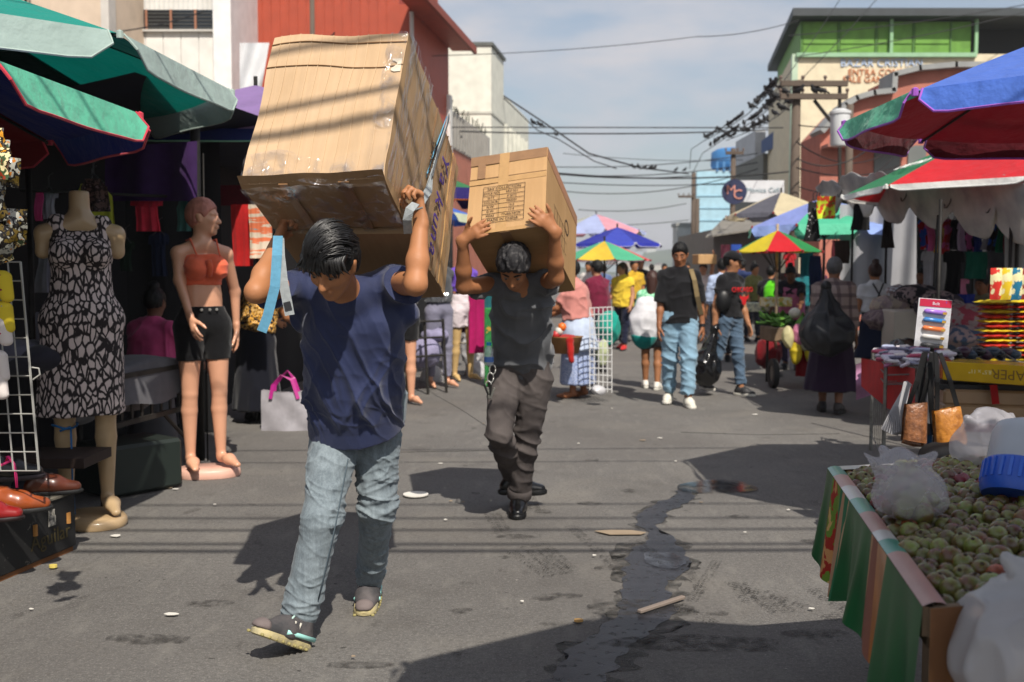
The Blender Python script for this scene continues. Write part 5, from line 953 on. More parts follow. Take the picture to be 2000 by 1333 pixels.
umbrella('small yellow red and green umbrella over the vegetable cart', (3.38, 13.1), 1.60, .56, .27, ['d0202a', '2a8a4a', '2a8a4a', 'd8c22a', 'd0202a', 'd8c22a', '2a8a4a', 'd8c22a'], .0, rot=R_(-117), tr=.3, pole_c='b9a488')
umbrella('fruit seller umbrella standing over the photographer', (1.12, 1.05), 2.15, 1.12, .45, ['3a6fb0', 'c8c8c0'], .12, rot=.2)
# ------------------------------------------------------------------ cloth goods
def garment(name, label, cat, x0, y0, x1, y1, D, m, kind='tee', seed=0, group=None, yaw=0.0, hanger=True, D1=None):
    """hanging garment filling a photo box at depth D: front and back sheets with folds"""
    w = (x1 - x0) / 2000 * D; h = at(0, y0, D).z - at(0, y1, D).z; c = at((x0 + x1) / 2, y0, D); R = Matrix.Rotation(yaw, 3, 'Z'); rows = []
    if kind == 'tee': rows = [(0, -.30, .30), (.03, -.42, .42), (.10, -.5, .5), (.27, -.5, .5), (.275, -.34, .34), (.6, -.33, .33), (1, -.36, .36)]
    elif kind == 'tank': rows = [(0, -.22, .22), (.08, -.25, .25), (.25, -.38, .38), (.6, -.4, .4), (1, -.46, .46)]
    elif kind == 'dress': rows = [(0, -.25, .25), (.2, -.32, .32), (.4, -.3, .3), (1, -.5, .5)]
    elif kind == 'towel': rows = [(0, -.5, .5), (1, -.48, .48)]
    elif kind == 'pants': rows = [(0, -.4, .4), (.3, -.5, .5), (1, -.42, .42)]
    R2 = []
    for (a, l0, r0), (b, l1, r1) in zip(rows, rows[1:]):
        n = max(1, int((b - a) * 14))
        for i in range(n): t = i / n; R2.append((a + (b - a) * t, l0 + (l1 - l0) * t, r0 + (r1 - r0) * t))
    R2.append(rows[-1]); nu = 12; vs = []
    for sd in (-1, 1):
        for (v, l, r) in R2:
            for i in range(nu + 1):
                u = i / nu; x = (l + (r - l) * u) * w; dep = .022 * math.sin(u * math.pi) ** .6 + .02 * math.sin(u * 13 + seed + v * 2) * v + .010 * math.sin(u * 29 + seed * 2)
                if kind == 'pants' and v > .32 and abs(u - .5) < .06: dep = 0
                vs.append(c + R @ V((x, sd * dep * min(1, w * 3) + .015 * math.sin(v * 5 + seed), -v * h)))
    n2 = len(R2) * (nu + 1); fs = []
    for j in range(len(R2) - 1):
        for i in range(nu):
            q = (j * (nu + 1) + i, (j + 1) * (nu + 1) + i, (j + 1) * (nu + 1) + i + 1, j * (nu + 1) + i + 1); fs += [q, tuple(n2 + k for k in q[::-1])]
    mb = MB(); mb.raw(vs, fs); o = tag(mb.build(name, m, smooth=True), label, cat, group)
    if hanger and kind in ('tee', 'tank', 'dress'):
        mb = MB(); mb.tube([c + R @ V((-.3 * w, 0, -.02)), c + V((0, 0, .03)), c + R @ V((.3 * w, 0, -.02))], .005, 5); mb.tube([c + V((0, 0, .03)), c + V((0, 0, .09)), c + V((.03, 0, .11))], .004, 5); mb.build('hanger', plastic('1a1a1c'), o)
    return o
def printed(key, cols, scale=18, stretch=(1, 1, 1)):
    """blotchy cloth print of several colours"""
    if key in MATS: return MATS[key]
    m = mat(key, cols[0], .85, nscale=scale, stretch=stretch); rp = [n for n in m.node_tree.nodes if n.type == 'VALTORGB'][0].color_ramp; rp.interpolation = 'CONSTANT'; n = len(cols)
    while len(rp.elements) < n: rp.elements.new(.5)
    for i in range(n): rp.elements[i].position = 0 if i == 0 else .36 + .28 * (i - 1) / max(1, n - 2) if n > 2 else .5; rp.elements[i].color = lin(cols[i])
    return m
def fish_print():
    m = bpy.data.materials.new('leaf_print'); m.use_nodes = True; nt = m.node_tree; b = nt.nodes['Principled BSDF']; N = nt.nodes.new; lk = nt.links.new; tc = N('ShaderNodeTexCoord'); mp = N('ShaderNodeMapping'); mp.inputs['Scale'].default_value = (36, 36, 17); lk(tc.outputs['Object'], mp.inputs[0])
    nz = N('ShaderNodeTexNoise'); nz.inputs['Scale'].default_value = .6; nz.inputs['Detail'].default_value = 2; lk(mp.outputs[0], nz.inputs['Vector']); ad = N('ShaderNodeMix'); ad.data_type = 'RGBA'; ad.blend_type = 'LINEAR_LIGHT'; ad.inputs['Factor'].default_value = .5; lk(mp.outputs[0], ad.inputs['A']); lk(nz.outputs['Color'], ad.inputs['B'])
    vo = N('ShaderNodeTexVoronoi'); vo.feature = 'DISTANCE_TO_EDGE'; vo.inputs['Scale'].default_value = 1.0; lk(ad.outputs['Result'], vo.inputs['Vector']); rp = N('ShaderNodeValToRGB'); rp.color_ramp.elements[0].position = .10; rp.color_ramp.elements[1].position = .17; rp.color_ramp.elements[0].color = lin('1d1517'); rp.color_ramp.elements[1].color = lin('c6b8b4'); lk(vo.outputs['Distance'], rp.inputs[0]); lk(rp.outputs[0], b.inputs['Base Color']); b.inputs['Roughness'].default_value = .85; MATS['leaf_print'] = m; return m
# ---- mannequins
def mann_body(name, label, J, m, vox=.006, headless=False, hands=True, base=None, hair_m=None, arms=True, cat='mannequin'):
    S = J['h'] / 1.65; s = SDF(vox); lat = V(J['lat']); pel, ch, nk = V(J['pel']), V(J['chest']), V(J['neck']); f = V(J['bf'])
    w = lerp(pel, ch, .42)
    s.cone(pel - V((0, 0, .03)), w, .102 * S, .074 * S, .05, lat, 1.42); s.cone(w, ch, .074 * S, .092 * S, .05, lat, 1.38); s.cone(nk + V((0, 0, -.02)), nk + V((0, 0, .09 * S)), .047 * S, .044 * S, .03)
    for sd, a in ((1, 'L'), (-1, 'R')):
        s.ell(ch + lat * sd * .068 * S + f * .075 * S - V((0, 0, .0)), (.056 * S,) * 3, None, .03); s.ell(pel + lat * sd * .06 - f * .06 * S - V((0, 0, .03)), (.085 * S,) * 3, None, .04)
        sh, el, wr = V(J['sh' + a]), V(J['el' + a]), V(J['wr' + a]); s.cone(lerp(nk, ch, .25), sh, .050 * S, .043 * S, .04)
        if arms: s.cone(sh, el, .040 * S, .032 * S, .025); s.cone(el, wr, .033 * S, .020 * S, .02); hand(s, wr, wr - el, V(J['n' + a]), S * .95, .25, 1 if a == 'L' else -1)
        else: s.cone(sh, lerp(sh, el, .30), .040 * S, .034 * S, .025)
        hp, kn, an, to = V(J['hip' + a]), V(J['kn' + a]), V(J['an' + a]), V(J['to' + a]); cf = lerp(kn, an, .28) - f * .012; s.cone(hp, kn, .084 * S, .047 * S, .03); s.cone(kn, cf, .046 * S, .048 * S, .010); s.cone(cf, an, .048 * S, .029 * S, .010); d = to - an; s.cone(an - V((0, 0, .03 * S)), an + d * .5, .027 * S, .029 * S, .03); s.cone(an + d * .5, to, .029 * S, .016 * S, .03, lat, 1.3)
    if not headless: head_prims(s, J, S * .96)
    else: s.cut(nk + V((0, 0, .10 * S)), (0, 0, 1))
    o = tag(add(name, s.mesh(name), m, None, True, True), label, cat); return o
def mann_pose(pos, h, yaw, **k):
    J = stand(pos, h, yaw, **k); J['bf'] = Matrix.Rotation(yaw, 3, 'Z') @ V((0, -1, 0)); return J
def foot_base(o, c, rx, ry, h, m, yaw):
    mb = MB(); R = Matrix.Rotation(yaw, 3, 'Z'); n = 28; prof = [(1.0, 0), (1.03, h * .3), (1.0, h * .75), (.93, h), (0, h)]; vs = [V((c.x, c.y, 0)) + R @ V((rx * k * math.copysign(abs(math.cos(a)) ** .8, math.cos(a)), ry * k * math.sin(a), z + .002)) for k, z in prof for a in [2 * math.pi * i / n for i in range(n)]]
    mb.raw(vs, [(i * n + j, i * n + (j + 1) % n, (i + 1) * n + (j + 1) % n, (i + 1) * n + j) for i in range(4) for j in range(n)]); return mb.build('base', m, o, smooth=True)
MAN1 = mat('mannequin_tan', 'b49a76', .32, nscale=6, var=.12, spec=.5, coat=.2); MAN2 = mat('mannequin_pink', 'd09a7c', .35, nscale=6, var=.10, spec=.5, coat=.15); MAN3 = mat('mannequin_beige', 'c8a873', .4, nscale=6, var=.15, spec=.4)
pos = gr(172, 1018); J = mann_pose((pos.x, pos.y, .045), 1.86, R_(22), legs=((.04, .05), (-.03, .03)), arms=((0, .1, .1), (0, .1, .1)))
mn = mann_body('mannequin', 'headless mannequin in a sleeveless black and blush leaf print dress', J, MAN1, .007, True, arms=False); foot_base(mn, V((pos.x + .06, pos.y - .06, 0)), .20, .15, .05, MAN1, R_(-50))
s = SDF(.007); lat = J['lat']; ch, pel, nk = J['chest'], J['pel'], J['neck']; b = V((pel.x - .02, pel.y - .01, .58)); fw = J['bf']
s.cone(ch + V((0, 0, .02)), lerp(ch, pel, .55), .110, .098, .04, lat, 1.42); s.cone(lerp(ch, pel, .55), pel, .098, .142, .04, lat, 1.42); s.cone(pel, b - V((0, 0, .1)), .142, .158, .04, lat, 1.40)
for sd in (1, -1): s.ell(ch + lat * sd * .076 + fw * .088, (.074,) * 3, None, .03); s.cone(ch + lat * sd * .08, lerp(nk, J['shL' if sd > 0 else 'shR'], .62) + V((0, 0, .012)), .07, .052, .03)
s.cut(b, (0, 0, -1)); s.cut(nk + V((0, 0, -.012)), (0, 0, 1))
for a in 'LR': s.ball(J['sh' + a] + V((0, 0, -.05)) + (J['sh' + a] - nk) * .15, .062, .008, sub=True)
s.cone(nk + fw * .04, nk + fw * .10 + V((0, 0, .02)), .06, .07, .01, sub=True)
add('dress', s.mesh('dress', lambda p, n: .014 * np.clip((1.1 - p[:, 2]) / .5, 0, 1) * (ridge(p * [11, 11, 1.4], 5) - .5) + .006 * (ridge(p * [9, 9, 6], 6) - .5)), fish_print(), mn, True, True)
mb = MB(); k_ = lerp(J['knR'], J['anR'], .12); mb.tube([k_ + V((.062 * math.cos(t), .062 * math.sin(t), .01 * math.sin(2 * t))) for t in [i * .45 for i in range(15)]], .006, 5); p0 = k_ + V((.05, -.045, 0)); mb.tube([p0, p0 + V((.01, -.02, -.12)), p0 + V((.005, -.01, -.3)), p0 + V((.01, 0, -.48))], .005, 5); mb.tube([p0, p0 + V((-.05, -.02, -.02))], .006, 5); mb.build('string', plastic('1f6aa8', .7), mn, smooth=True)
pos = gr(402, 930); J = mann_pose((pos.x, pos.y, .055), 1.75, R_(38), legs=((.05, .03), (0, .03)), arms=((.0, .1, .1), (-.05, .38, .35)), head=(.0, R_(48)))
J['shR'] = J['shR'] + V((.01, 0, .0)); J['elR'] = at(350, 548, J['shR'].y - .02); J['wrR'] = at(372, 622, J['shR'].y - .12); J['nR'] = V((.7, .6, 0)); J['elL'] = J['shL'] + V((.02, .14, -.25)); J['wrL'] = J['elL'] + V((.0, .02, -.24))
mn = mann_body('mannequin', 'pink skinned mannequin in an orange crop top and black shorts', J, MAN2, .006, False, True); foot_base(mn, V((pos.x + .02, pos.y + .0, 0)), .20, .14, .06, mat('mannequin_base_pink', 'd8aa98', .4), R_(12))
hair(mn, J, mat('mannequin_cap', 'b87868', .5, c2='9a5f52', nscale=20), vox=.006, amp=.004, grow=1.06)
s = SDF(.006); ch, nk, fw, lat = J['chest'], J['neck'], J['bf'], J['lat']; s.cone(ch - V((0, 0, .09)), ch + V((0, 0, .04)), .090, .103, .03, lat, 1.45)
for sd in (1, -1): s.ell(ch + lat * sd * .070 + fw * .080, (.072,) * 3, None, .025)
s.cut(ch + V((0, 0, .085)) + fw * .05, V((0, 0, 1)) - fw * .1); s.cut(ch - V((0, 0, .105)), (0, 0, -1))
tp = add('crop_top', s.mesh('crop_top', lambda p, n: .009 * (ridge(np.stack([p[:, 0] * 12, p[:, 1] * 12, p[:, 2] * 26], 1), 3) ** 2 - .4)), cloth('e0694a'), mn, True, True)
for sd in (1, -1): mb = MB(); mb.tube([ch + lat * sd * .075 + fw * .12 + V((0, 0, .08)), lerp(nk, J['shL' if sd > 0 else 'shR'], .55) + fw * .03 + V((0, 0, .045)), lerp(nk, J['shL' if sd > 0 else 'shR'], .55) - fw * .04 + V((0, 0, .035))], .006, 5); mb.build('strap', cloth('e0694a'), tp)
mb = MB(); mb.tube([ch + lat * .0 + fw * .12 + V((0, 0, -.05 + .0)), ch + fw * .145 + V((0, 0, 0)), ch + fw * .12 + V((0, 0, .05))], .02, 8); mb.build('bow', cloth('d8603f'), tp, smooth=True)
trousers(mn, J, cloth('0e0e11', .8), .007, 61, end=.22, puff=.006, name='shorts', amp=.006, top=.075)
for k in range(3): mb = MB(); mb.lathe([(0, .004), (.009, .003), (.010, 0)], J['pel'] + V((0, 0, .055)) + fw * (.125 - .012 * abs(k - 1)) + lat * (k - 1) * .05, 8, Matrix.Rotation(math.pi / 2, 4, 'X') ); mb.build('button', metal_('a8a8a4'), mn)
mb = MB(); mb.tube([lerp(J['pel'], ch, .45) + lat * .11 * math.cos(a) + fw * .082 * math.sin(a) for a in [i * math.pi / 12 for i in range(25)]], .003, 4); mb.build('seam_line', plastic('8a5a44'), mn)
def legs_only(label, px, py, h, yaw, pm, m, kind, extra=None):
    p = gr(px, py); J = mann_pose((p.x, p.y, .0), h, yaw, legs=((.06, .05), (-.05, .05))); s = SDF(.008)
    for a in 'LR':
        hp, kn, an, to = (V(J[k + a]) for k in ('hip', 'kn', 'an', 'to')); s.cone(hp, kn, .085, .048, .03); s.cone(kn, lerp(kn, an, .3), .047, .05, .02); s.cone(lerp(kn, an, .3), an, .05, .03, .02); d = to - an; s.cone(an - V((0, 0, .03)), an + d * .5, .03, .032, .02); s.cone(an + d * .5, to, .032, .018, .02)
    s.cone(J['pel'] - V((0, 0, .03)), J['pel'] + V((0, 0, .14)), .10, .075, .04, J['lat'], 1.4); s.cut(J['pel'] + V((0, 0, .15)), (0, 0, 1)); o = tag(add('mannequin', s.mesh('mannequin'), m, None, True, True), label, 'mannequin'); trousers(o, J, pm, .008, 70, end=.93 if kind == 'leggings' else .22, puff=.005 if kind == 'leggings' else .016, name=kind, amp=.004 if kind == 'leggings' else .01, top=.14); return o, J
o, Jm = legs_only('mannequin legs in lilac grey leggings beside the metal rack', 858, 757, 1.66, R_(35), cloth('7b7a8c'), MAN2, 'leggings'); shirt(o, Jm, cloth('4a4c50'), .009, 5, sleeve=0, hem=-.06, puff=.01)
o, Jm = legs_only('beige mannequin legs in white frilled shorts next to the leggings', 905, 744, 1.66, R_(35), cloth('d8ccd0'), MAN3, 'shorts'); mb = MB(); k_ = lerp(Jm['knL'], Jm['knR'], .5); mb.tube([k_ + V((.10 * math.cos(t), .075 * math.sin(t), .012 * math.sin(3 * t))) for t in [i * .5 for i in range(14)]], .006, 5); mb.build('string', plastic('5a4a2c'), o); shirt(o, Jm, cloth('6a4ab0'), .010, 6, sleeve=0, hem=-.17, puff=.006)
# ---- left stall
DARK = mat('stall_shade_black', '121214', .9, nscale=4, var=.3); NAVYT = mat('stall_darkening_navy', '16182a', .85, nscale=4, var=.3)  # interior shade put into the near-black sheets; navy serves the added roof sheet
def drape(name, label, cat, fn, nu, nv, m, group=None, kind=None): mb = MB(); mb.grid(fn, nu, nv); return tag(mb.build(name, m, smooth=True), label, cat, group, kind)
drape('tarpaulin', 'black sheet added as the shaded back of the first left stall', 'tarpaulin', lambda u, v: V((-4.1 + 1.0 * u, 2.0 + 7.0 * u, 2.6 * v)) + V((.05 * math.sin(u * 30), 0, 0)), 40, 4, DARK)
drape('tarpaulin', 'black sheet added as shade between the first and second left stalls', 'tarpaulin', lambda u, v: V((-3.9 + 1.5 * u, 8.3 + .2 * u + .04 * math.sin(u * 25), 2.45 * v)), 24, 4, DARK)
drape('tarpaulin', 'purple tarpaulin flap hanging behind the teal umbrella', 'tarpaulin', lambda u, v: at(205 + 180 * u, 288 + 105 * v - 12 * u * (1 - v), 7.1 + .05 * math.sin(u * 12)), 16, 6, cloth('3a2050', .8, .15))
drape('tarpaulin', 'dark roof sheet added to darken the middle of the left stalls', 'tarpaulin', lambda u, v: V((-4.0 + 1.75 * u + .9 * v, 6.2 + 4.8 * v, 2.42 - .10 * math.sin(u * math.pi) + .1 * u)), 10, 10, NAVYT)  # added roof sheet, placed to darken the stalls below it
drape('tarpaulin', 'dark sheet added as the shaded back of the farther left stalls', 'tarpaulin', lambda u, v: V((-3.0 + 1.7 * u, 9 + 13 * u, 2.4 * v)) + V((.05 * math.sin(u * 40), 0, 0)), 40, 4, DARK)
drape('tarpaulin', 'maroon tarpaulin sheet under the lilac umbrella', 'tarpaulin', lambda u, v: at(415 + 120 * u, 362 + 40 * v, 8.9), 8, 3, cloth('5a1520', .8, .2))
STEEL = metal_('2a2826', .6)
for lb, px, D, ya, r in (('thin dark stall post left of the leaf print dress', 60, 5.4, 330, .016), ('black stall post behind the orange top mannequin', 385, 7.2, 250, .035), ('slim bent conduit beside the black stall post', 400, 7.15, 300, .006)):
    x = X(px, D); mb = MB(); mb.tube([(x, D, 0), (x + .01, D, Zf(ya, D))], r, 8); tag(mb.build('stall_post', STEEL, smooth=True), lb, 'post')
mb = MB(); mb.tube([at(40, 372, 6.4), at(375, 386, 7.3)], .01, 6); tag(mb.build('clothes_rail', STEEL), 'dark rail from which the left stall clothes hang', 'rail')
G = 'clothes hanging in the left stalls'
for a in (('leggings', 'small pink leggings hanging at the left end of the rail', 'leggings', 67, 372, 84, 432, 6.5, cloth('d84a8a'), 'pants', 1), ('t_shirt', 'small white shirt hanging beside the pink leggings', 'shirt', 78, 372, 113, 428, 6.6, cloth('b4b4c4'), 'tee', 2), ('t_shirt', 'coral red t shirt hanging high behind the dress mannequin', 'shirt', 256, 384, 318, 452, 7.2, cloth('e03850'), 'tee', 3), ('t_shirt', 'muted teal shirt hanging beside the coral one', 'shirt', 342, 392, 376, 452, 7.3, cloth('4a7a74'), 'tank', 4), ('blouse', 'brown speckled blouse hung above the headless neck', 'blouse', 150, 350, 216, 414, 6.0, printed('brown_speckle', ['3a2a28', '5c4440', '2a1c1c', '70585c'], 40), 'tank', 5), ('tank_top', 'yellow green tank top hanging behind the brown blouse', 'top', 132, 360, 228, 452, 6.3, cloth('b0b03a'), 'tank', 6), ('blouse', 'grey white blouse hanging in the dark left stall', 'blouse', 66, 478, 108, 572, 6.3, cloth('7c7c84'), 'dress', 7), ('blouse', 'lilac white blouse overlapping the grey one', 'blouse', 88, 480, 124, 572, 6.2, cloth('9696aa'), 'tank', 8), ('trousers', 'pale trousers folded over a low rail in the left stall', 'trousers', 66, 610, 100, 690, 6.3, cloth('70707c'), 'pants', 9), ('dress', 'scarlet garment hanging left of the patterned dress', 'dress', 452, 400, 492, 520, 8.2, cloth('a81c1c'), 'towel', 10), ('dress', 'cream dress with orange and teal stripes hanging by the carton', 'dress', 486, 400, 530, 505, 8.1, printed('stripe_dress', ['c8b8a4', 'c8b8a4', 'd0704a', '4a9aa0'], 7, (.3, .3, 2.2)), 'towel', 11), ('dress', 'magenta dress hanging left of the second carrier', 'dress', 915, 560, 946, 690, 12.5, cloth('a01458'), 'towel', 12), ('dress', 'dark teal dress hanging beside the magenta one', 'dress', 944, 565, 962, 670, 12.6, cloth('1c5a60'), 'towel', 13), ('t_shirt', 'dim green shirt hanging deep in the left stall', 'shirt', 230, 470, 262, 530, 7.4, cloth('28382e'), 'tee', 14), ('t_shirt', 'dim blue shirt hanging deep in the left stall', 'shirt', 290, 455, 330, 540, 7.5, cloth('202a44'), 'tee', 15), ('t_shirt', 'dark maroon shirt hanging deep in the left stall', 'shirt', 128, 455, 160, 560, 6.6, cloth('3c1a20'), 'tee', 16), ('dress', 'plum coloured dress in the shade right of the mannequins', 'dress', 890, 560, 916, 650, 12.8, cloth('4a2a5a'), 'towel', 17)):
    garment(a[0], a[1], a[2], *a[3:8], a[8], a[9], a[10], G)
# glossy snack / scarf bundle hanging at the far left edge
sb = thing('snack_bundle', 'bundle of shiny yellow and black snack bags hanging at the left edge', 'bags', at(15, 500, 3.0))
SN = [printed('snack_print', ['15120f', 'c98a1e', '221a10', 'e0d0a0', '3a5030', '8a3018'], 30), printed('snack_print_b', ['0d0d0c', '5a4a1c', '15120f', '9a9a90', 'b06a18'], 34)]
for m in SN: m.node_tree.nodes['Principled BSDF'].inputs['Roughness'].default_value = .18
for k in range(13):
    c = at(RNG.uniform(-35, 34), 285 + 17 * k, RNG.uniform(2.95, 3.15)); mb = MB(); R = Matrix.Rotation(RNG.uniform(-.6, .6), 3, 'Y') @ Matrix.Rotation(RNG.uniform(-.8, .8), 3, 'Z'); w, h = .07, .09
    for sd in (-1, 1): mb.grid(lambda u, v: c + R @ V(((u - .5) * w, sd * .018 * math.sin(u * 3.14) * math.sin(v * 3.14) + .006 * math.sin(u * 11 + v * 9 + k), (v - .5) * h)), 7, 7)
    mb.build('bag', SN[k % 2], sb, smooth=True)
# wire grid rack
WG = mat('grid_white', 'a9a9a4', .5, metal=.2, var=.2); gt = thing('grid_rack', 'white wire grid rack leaning at the far left', 'rack', at(40, 920, 4.3))
def gp(u, v): return at(-60 + 100 * u + 36 * v, 512 + 408 * v, 4.35 - .05 * u - .05 * v)
for i in range(12): mb = MB(); mb.tube([gp(0, i / 11), gp(1, i / 11)], .0035, 5, cap=False); mb.build('wire', WG, gt)
for i in range(5): mb = MB(); mb.tube([gp(i / 4, 0), gp(i / 4, 1)], .005 if i in (0, 4) else .0035, 5); mb.build('wire', WG, gt)
mb = MB(); mb.tube([at(62, 718, 4.3), at(76, 720, 4.3), at(78, 732, 4.3), at(64, 742, 4.3)], .004, 5); mb.build('hook', WG, gt)
def slipper(label, px, py, D, c1, c2, yaw, name='slipper', cat='slipper', tilt=0.0, S=1.0, lace=None, grp=None):
    b0 = at(px, py, D); t = thing(name, label, cat, M=Matrix.Translation(b0) @ Matrix.Rotation(yaw, 4, 'Z') @ Matrix.Rotation(tilt, 4, 'Y'), group=grp); M = WM[t.name]
    o = shoe(t, V((0, 0, .085)), V((.17, 0, .03)), c1, c2, S, 'upper', lace=lace, thick=.022, up=V((0, 0, 1)), vox=.006, flat=False)
    for q in [o] + list(o.children): q.data.transform(M) if False else None
    return t
# shoe() works in world space, so shoes on the box are built there
def boxshoe(label, px, py, D, m1, m2, yaw, S=1.0, lace=None, z=None, name='shoe'):
    p = at(px, py, D)
    if z is not None: p.z = z
    t = thing(name, label, 'shoe', p); d = V((math.cos(yaw), math.sin(yaw), 0)); base = p; shoe(t, base + V((0, 0, .085 * S)), base + d * .17 + V((0, 0, .085 * S)), m1, m2, S, 'upper', lace=lace, thick=.02, vox=.005, up=V((0, 0, 1))); return t
bx0, bx1 = gr(-60, 1165), gr(150, 1075); dv = (bx1 - bx0).normalized(); nv = V((-dv.y, dv.x, 0)); BH = Zf(962, bx1.y)
bxM = frame(bx1, -dv, (0, 0, 1)); L = (bx1 - bx0).length; bxc = (bx0 + bx1) / 2 + nv * .20
sbx = thing('shoe_crate', 'scuffed black carton with faded gold lettering under the shoes', 'box', (bxc.x, bxc.y, 0), math.atan2(dv.y, dv.x)); SCUFF = mat('scuffed_black', '0f1011', .7, c2='1a1a1b', nscale=6); nt = SCUFF.node_tree
def scuffs(m, col, scale, lo, hi, stretch=(1, 1, 1), fac=1.0):
    nt = m.node_tree; b = nt.nodes['Principled BSDF']; N = nt.nodes.new; lk = nt.links.new; src = b.inputs['Base Color'].links[0].from_socket; tc = N('ShaderNodeTexCoord'); mp = N('ShaderNodeMapping'); mp.inputs['Scale'].default_value = stretch; nz = N('ShaderNodeTexNoise'); nz.inputs['Scale'].default_value = scale; nz.inputs['Detail'].default_value = 9; nz.inputs['Roughness'].default_value = .7; rp = N('ShaderNodeValToRGB'); rp.color_ramp.elements[0].position = lo; rp.color_ramp.elements[1].position = hi; rp.color_ramp.elements[1].color = (fac, fac, fac, 1)
    lk(tc.outputs['Object'], mp.inputs[0]); lk(mp.outputs[0], nz.inputs['Vector']); lk(nz.outputs['Fac'], rp.inputs[0]); mx = N('ShaderNodeMix'); mx.data_type = 'RGBA'; lk(rp.outputs[0], mx.inputs['Factor']); lk(src, mx.inputs['A']); mx.inputs['B'].default_value = lin(col); lk(mx.outputs['Result'], b.inputs['Base Color'])
scuffs(SCUFF, 'a8a296', 16, .62, .68, (1, 1, 1), .8)
mb = MB(); mb.box((0, 0, BH / 2 + .012), (L, .40, BH - .024), bev=.006); mb.build('carton', SCUFF, sbx, world=False); mb = MB(); mb.box((0, 0, .012), (L - .03, .38, .022)); mb.build('wooden_skid', mat('skid_brown', '7a4f2c', .8), sbx, world=False); mb = MB(); mb.box((0, 0, BH + .004), (L + .012, .415, .010)); mb.build('lid_edge', mat('lid_pale', '8f8878', .9, c2='3a3834', nscale=9), sbx, world=False)
FM = WM[sbx.name] @ frame((0, -.2025, 0), (1, 0, 0), (0, 0, 1))
text('lettering', 'Aguilar', .10, mat('gold_faded', '4a401e', .7, var=.5), sbx, FM @ Matrix.Translation((L / 2 - .19, BH * .40, 0)), extr=.0008)
for dx in (.06, .30): mb = MB(); mb.tube([V((L / 2 - dx, -.202, BH * .52)), V((L / 2 - dx, -.202, BH * .70))], .012, 8); mb.build('hand_slot', mat('slot_tan', 'a8763c', .8), sbx, world=False)
mb = MB()
for i in range(4): mb.box((L / 2 - .20 + .012 * i, -.203, BH * .72 + .02), (.006, .003, .03)); 
mb.box((L / 2 - .18, -.203, BH * .66), (.05, .003, .045)); mb.build('paper_label', mat('label_white', 'b8b4aa', .9, c2='4a4a48', nscale=60), sbx, world=False)
TAN = mat('leather_tan', '9a4a20', .35, nscale=12, var=.3, coat=.3); BRN = mat('leather_brown', '5a2a18', .35, nscale=12, var=.35, coat=.3); BLKL = mat('leather_black', '141216', .35, var=.3, coat=.3); REDL = mat('leather_red', '8a1a1a', .3, coat=.4); zb = BH + .010
boxshoe('tan leather shoe at the front edge of the black carton', 8, 985, 4.35, TAN, plastic('1a1a1a', .6), R_(24), 1.0, z=zb); boxshoe('brown brogue with a black heel at the right end of the carton', 80, 950, 4.72, BRN, plastic('151515', .6), R_(22), .95, plastic('201410'), z=zb); boxshoe('navy shoe lying between the tan and brown shoes', 55, 955, 4.72, mat('suede_navy', '20222e', .9), plastic('8a8a8a', .6), R_(20), .9, z=zb)
boxshoe('black shoe with pink laces on top of the pile', -6, 930, 4.6, BLKL, plastic('2a2226', .6), R_(28), 1.05, plastic('e0307a', .5), z=zb + .09); boxshoe('glossy red shoe half out of frame on the carton', -40, 1000, 4.2, REDL, plastic('1a0a0a', .5), R_(18), .9, z=zb)
mb = MB(); c = at(12, 900, 4.4); mb.tube([c, c + V((.02, -.02, .02)), c + V((.05, -.03, -.01)), c + V((.06, -.04, -.06)), c + V((.065, -.045, -.11))], .006, 6); mb.tube([c + V((.02, 0, 0)), c + V((-.04, -.03, -.03)), c + V((-.08, -.03, -.08))], .006, 6); tag(mb.build('shoe_lace', plastic('e0307a', .5), smooth=True), 'bright pink shoe lace looping over the shoe pile', 'lace')
for i, (px, py, c1) in enumerate(((4, 560, '8a1040'), (6, 620, '3a6ac0'), (2, 645, 'b8164a'), (-4, 715, '1a1a1e'), (-6, 750, '101014'))):
    p = at(px, py, 4.2); s = SDF(.006); s.cone(p + V((0, 0, .035)), p + V((.02, 0, -.045)), .032, .022, .02, (1, 0, 0), 1.3); tag(add('toy_pouch' if i < 2 else 'slipper', s.mesh('pouch'), printed('pouch_%d' % i, [c1, 'd8c030' if i < 2 else 'd8d0cc', c1], 24), None, True, True), ('dark red pouch', 'blue and yellow cartoon coloured pouch', 'pink and white slipper', 'black slipper with white sole', 'lowest black slipper')[i] + ' hung on the white grid rack', 'pouch' if i < 2 else 'slipper')
# low slatted table with grey cloth
tt = thing('slatted_table', 'dark metal slatted stall table behind the dress mannequin', 'table', at(290, 940, 6.2)); FR = mat('table_iron', '26231f', .7, var=.3)
ta, tb = at(196, 735, 5.75), at(368, 728, 6.75); ta.z = tb.z = .74; td = (tb - ta).normalized(); Lt = (tb - ta).length; tn = V((-td.y, td.x, 0))
if tn.x > 0: tn = -tn
for z in (.72, .58, .44): mb = MB(); mb.box((ta + tb) / 2 + V((0, 0, z - .74)), (Lt, .02, .03), Matrix.Rotation(math.atan2(td.y, td.x), 4, 'Z')); mb.build('rail', FR, tt)
for i in range(10): mb = MB(); p = ta + td * Lt * i / 9 + tn * .012; mb.box(V((p.x, p.y, .58)), (.022, .01, .30), Matrix.Rotation(math.atan2(td.y, td.x), 4, 'Z')); mb.build('slat', FR, tt)
for p in (ta, tb, ta + tn * .8, tb + tn * .8): mb = MB(); mb.tube([V((p.x, p.y, 0)), V((p.x, p.y, .74))], .018, 6); mb.build('leg', FR, tt)
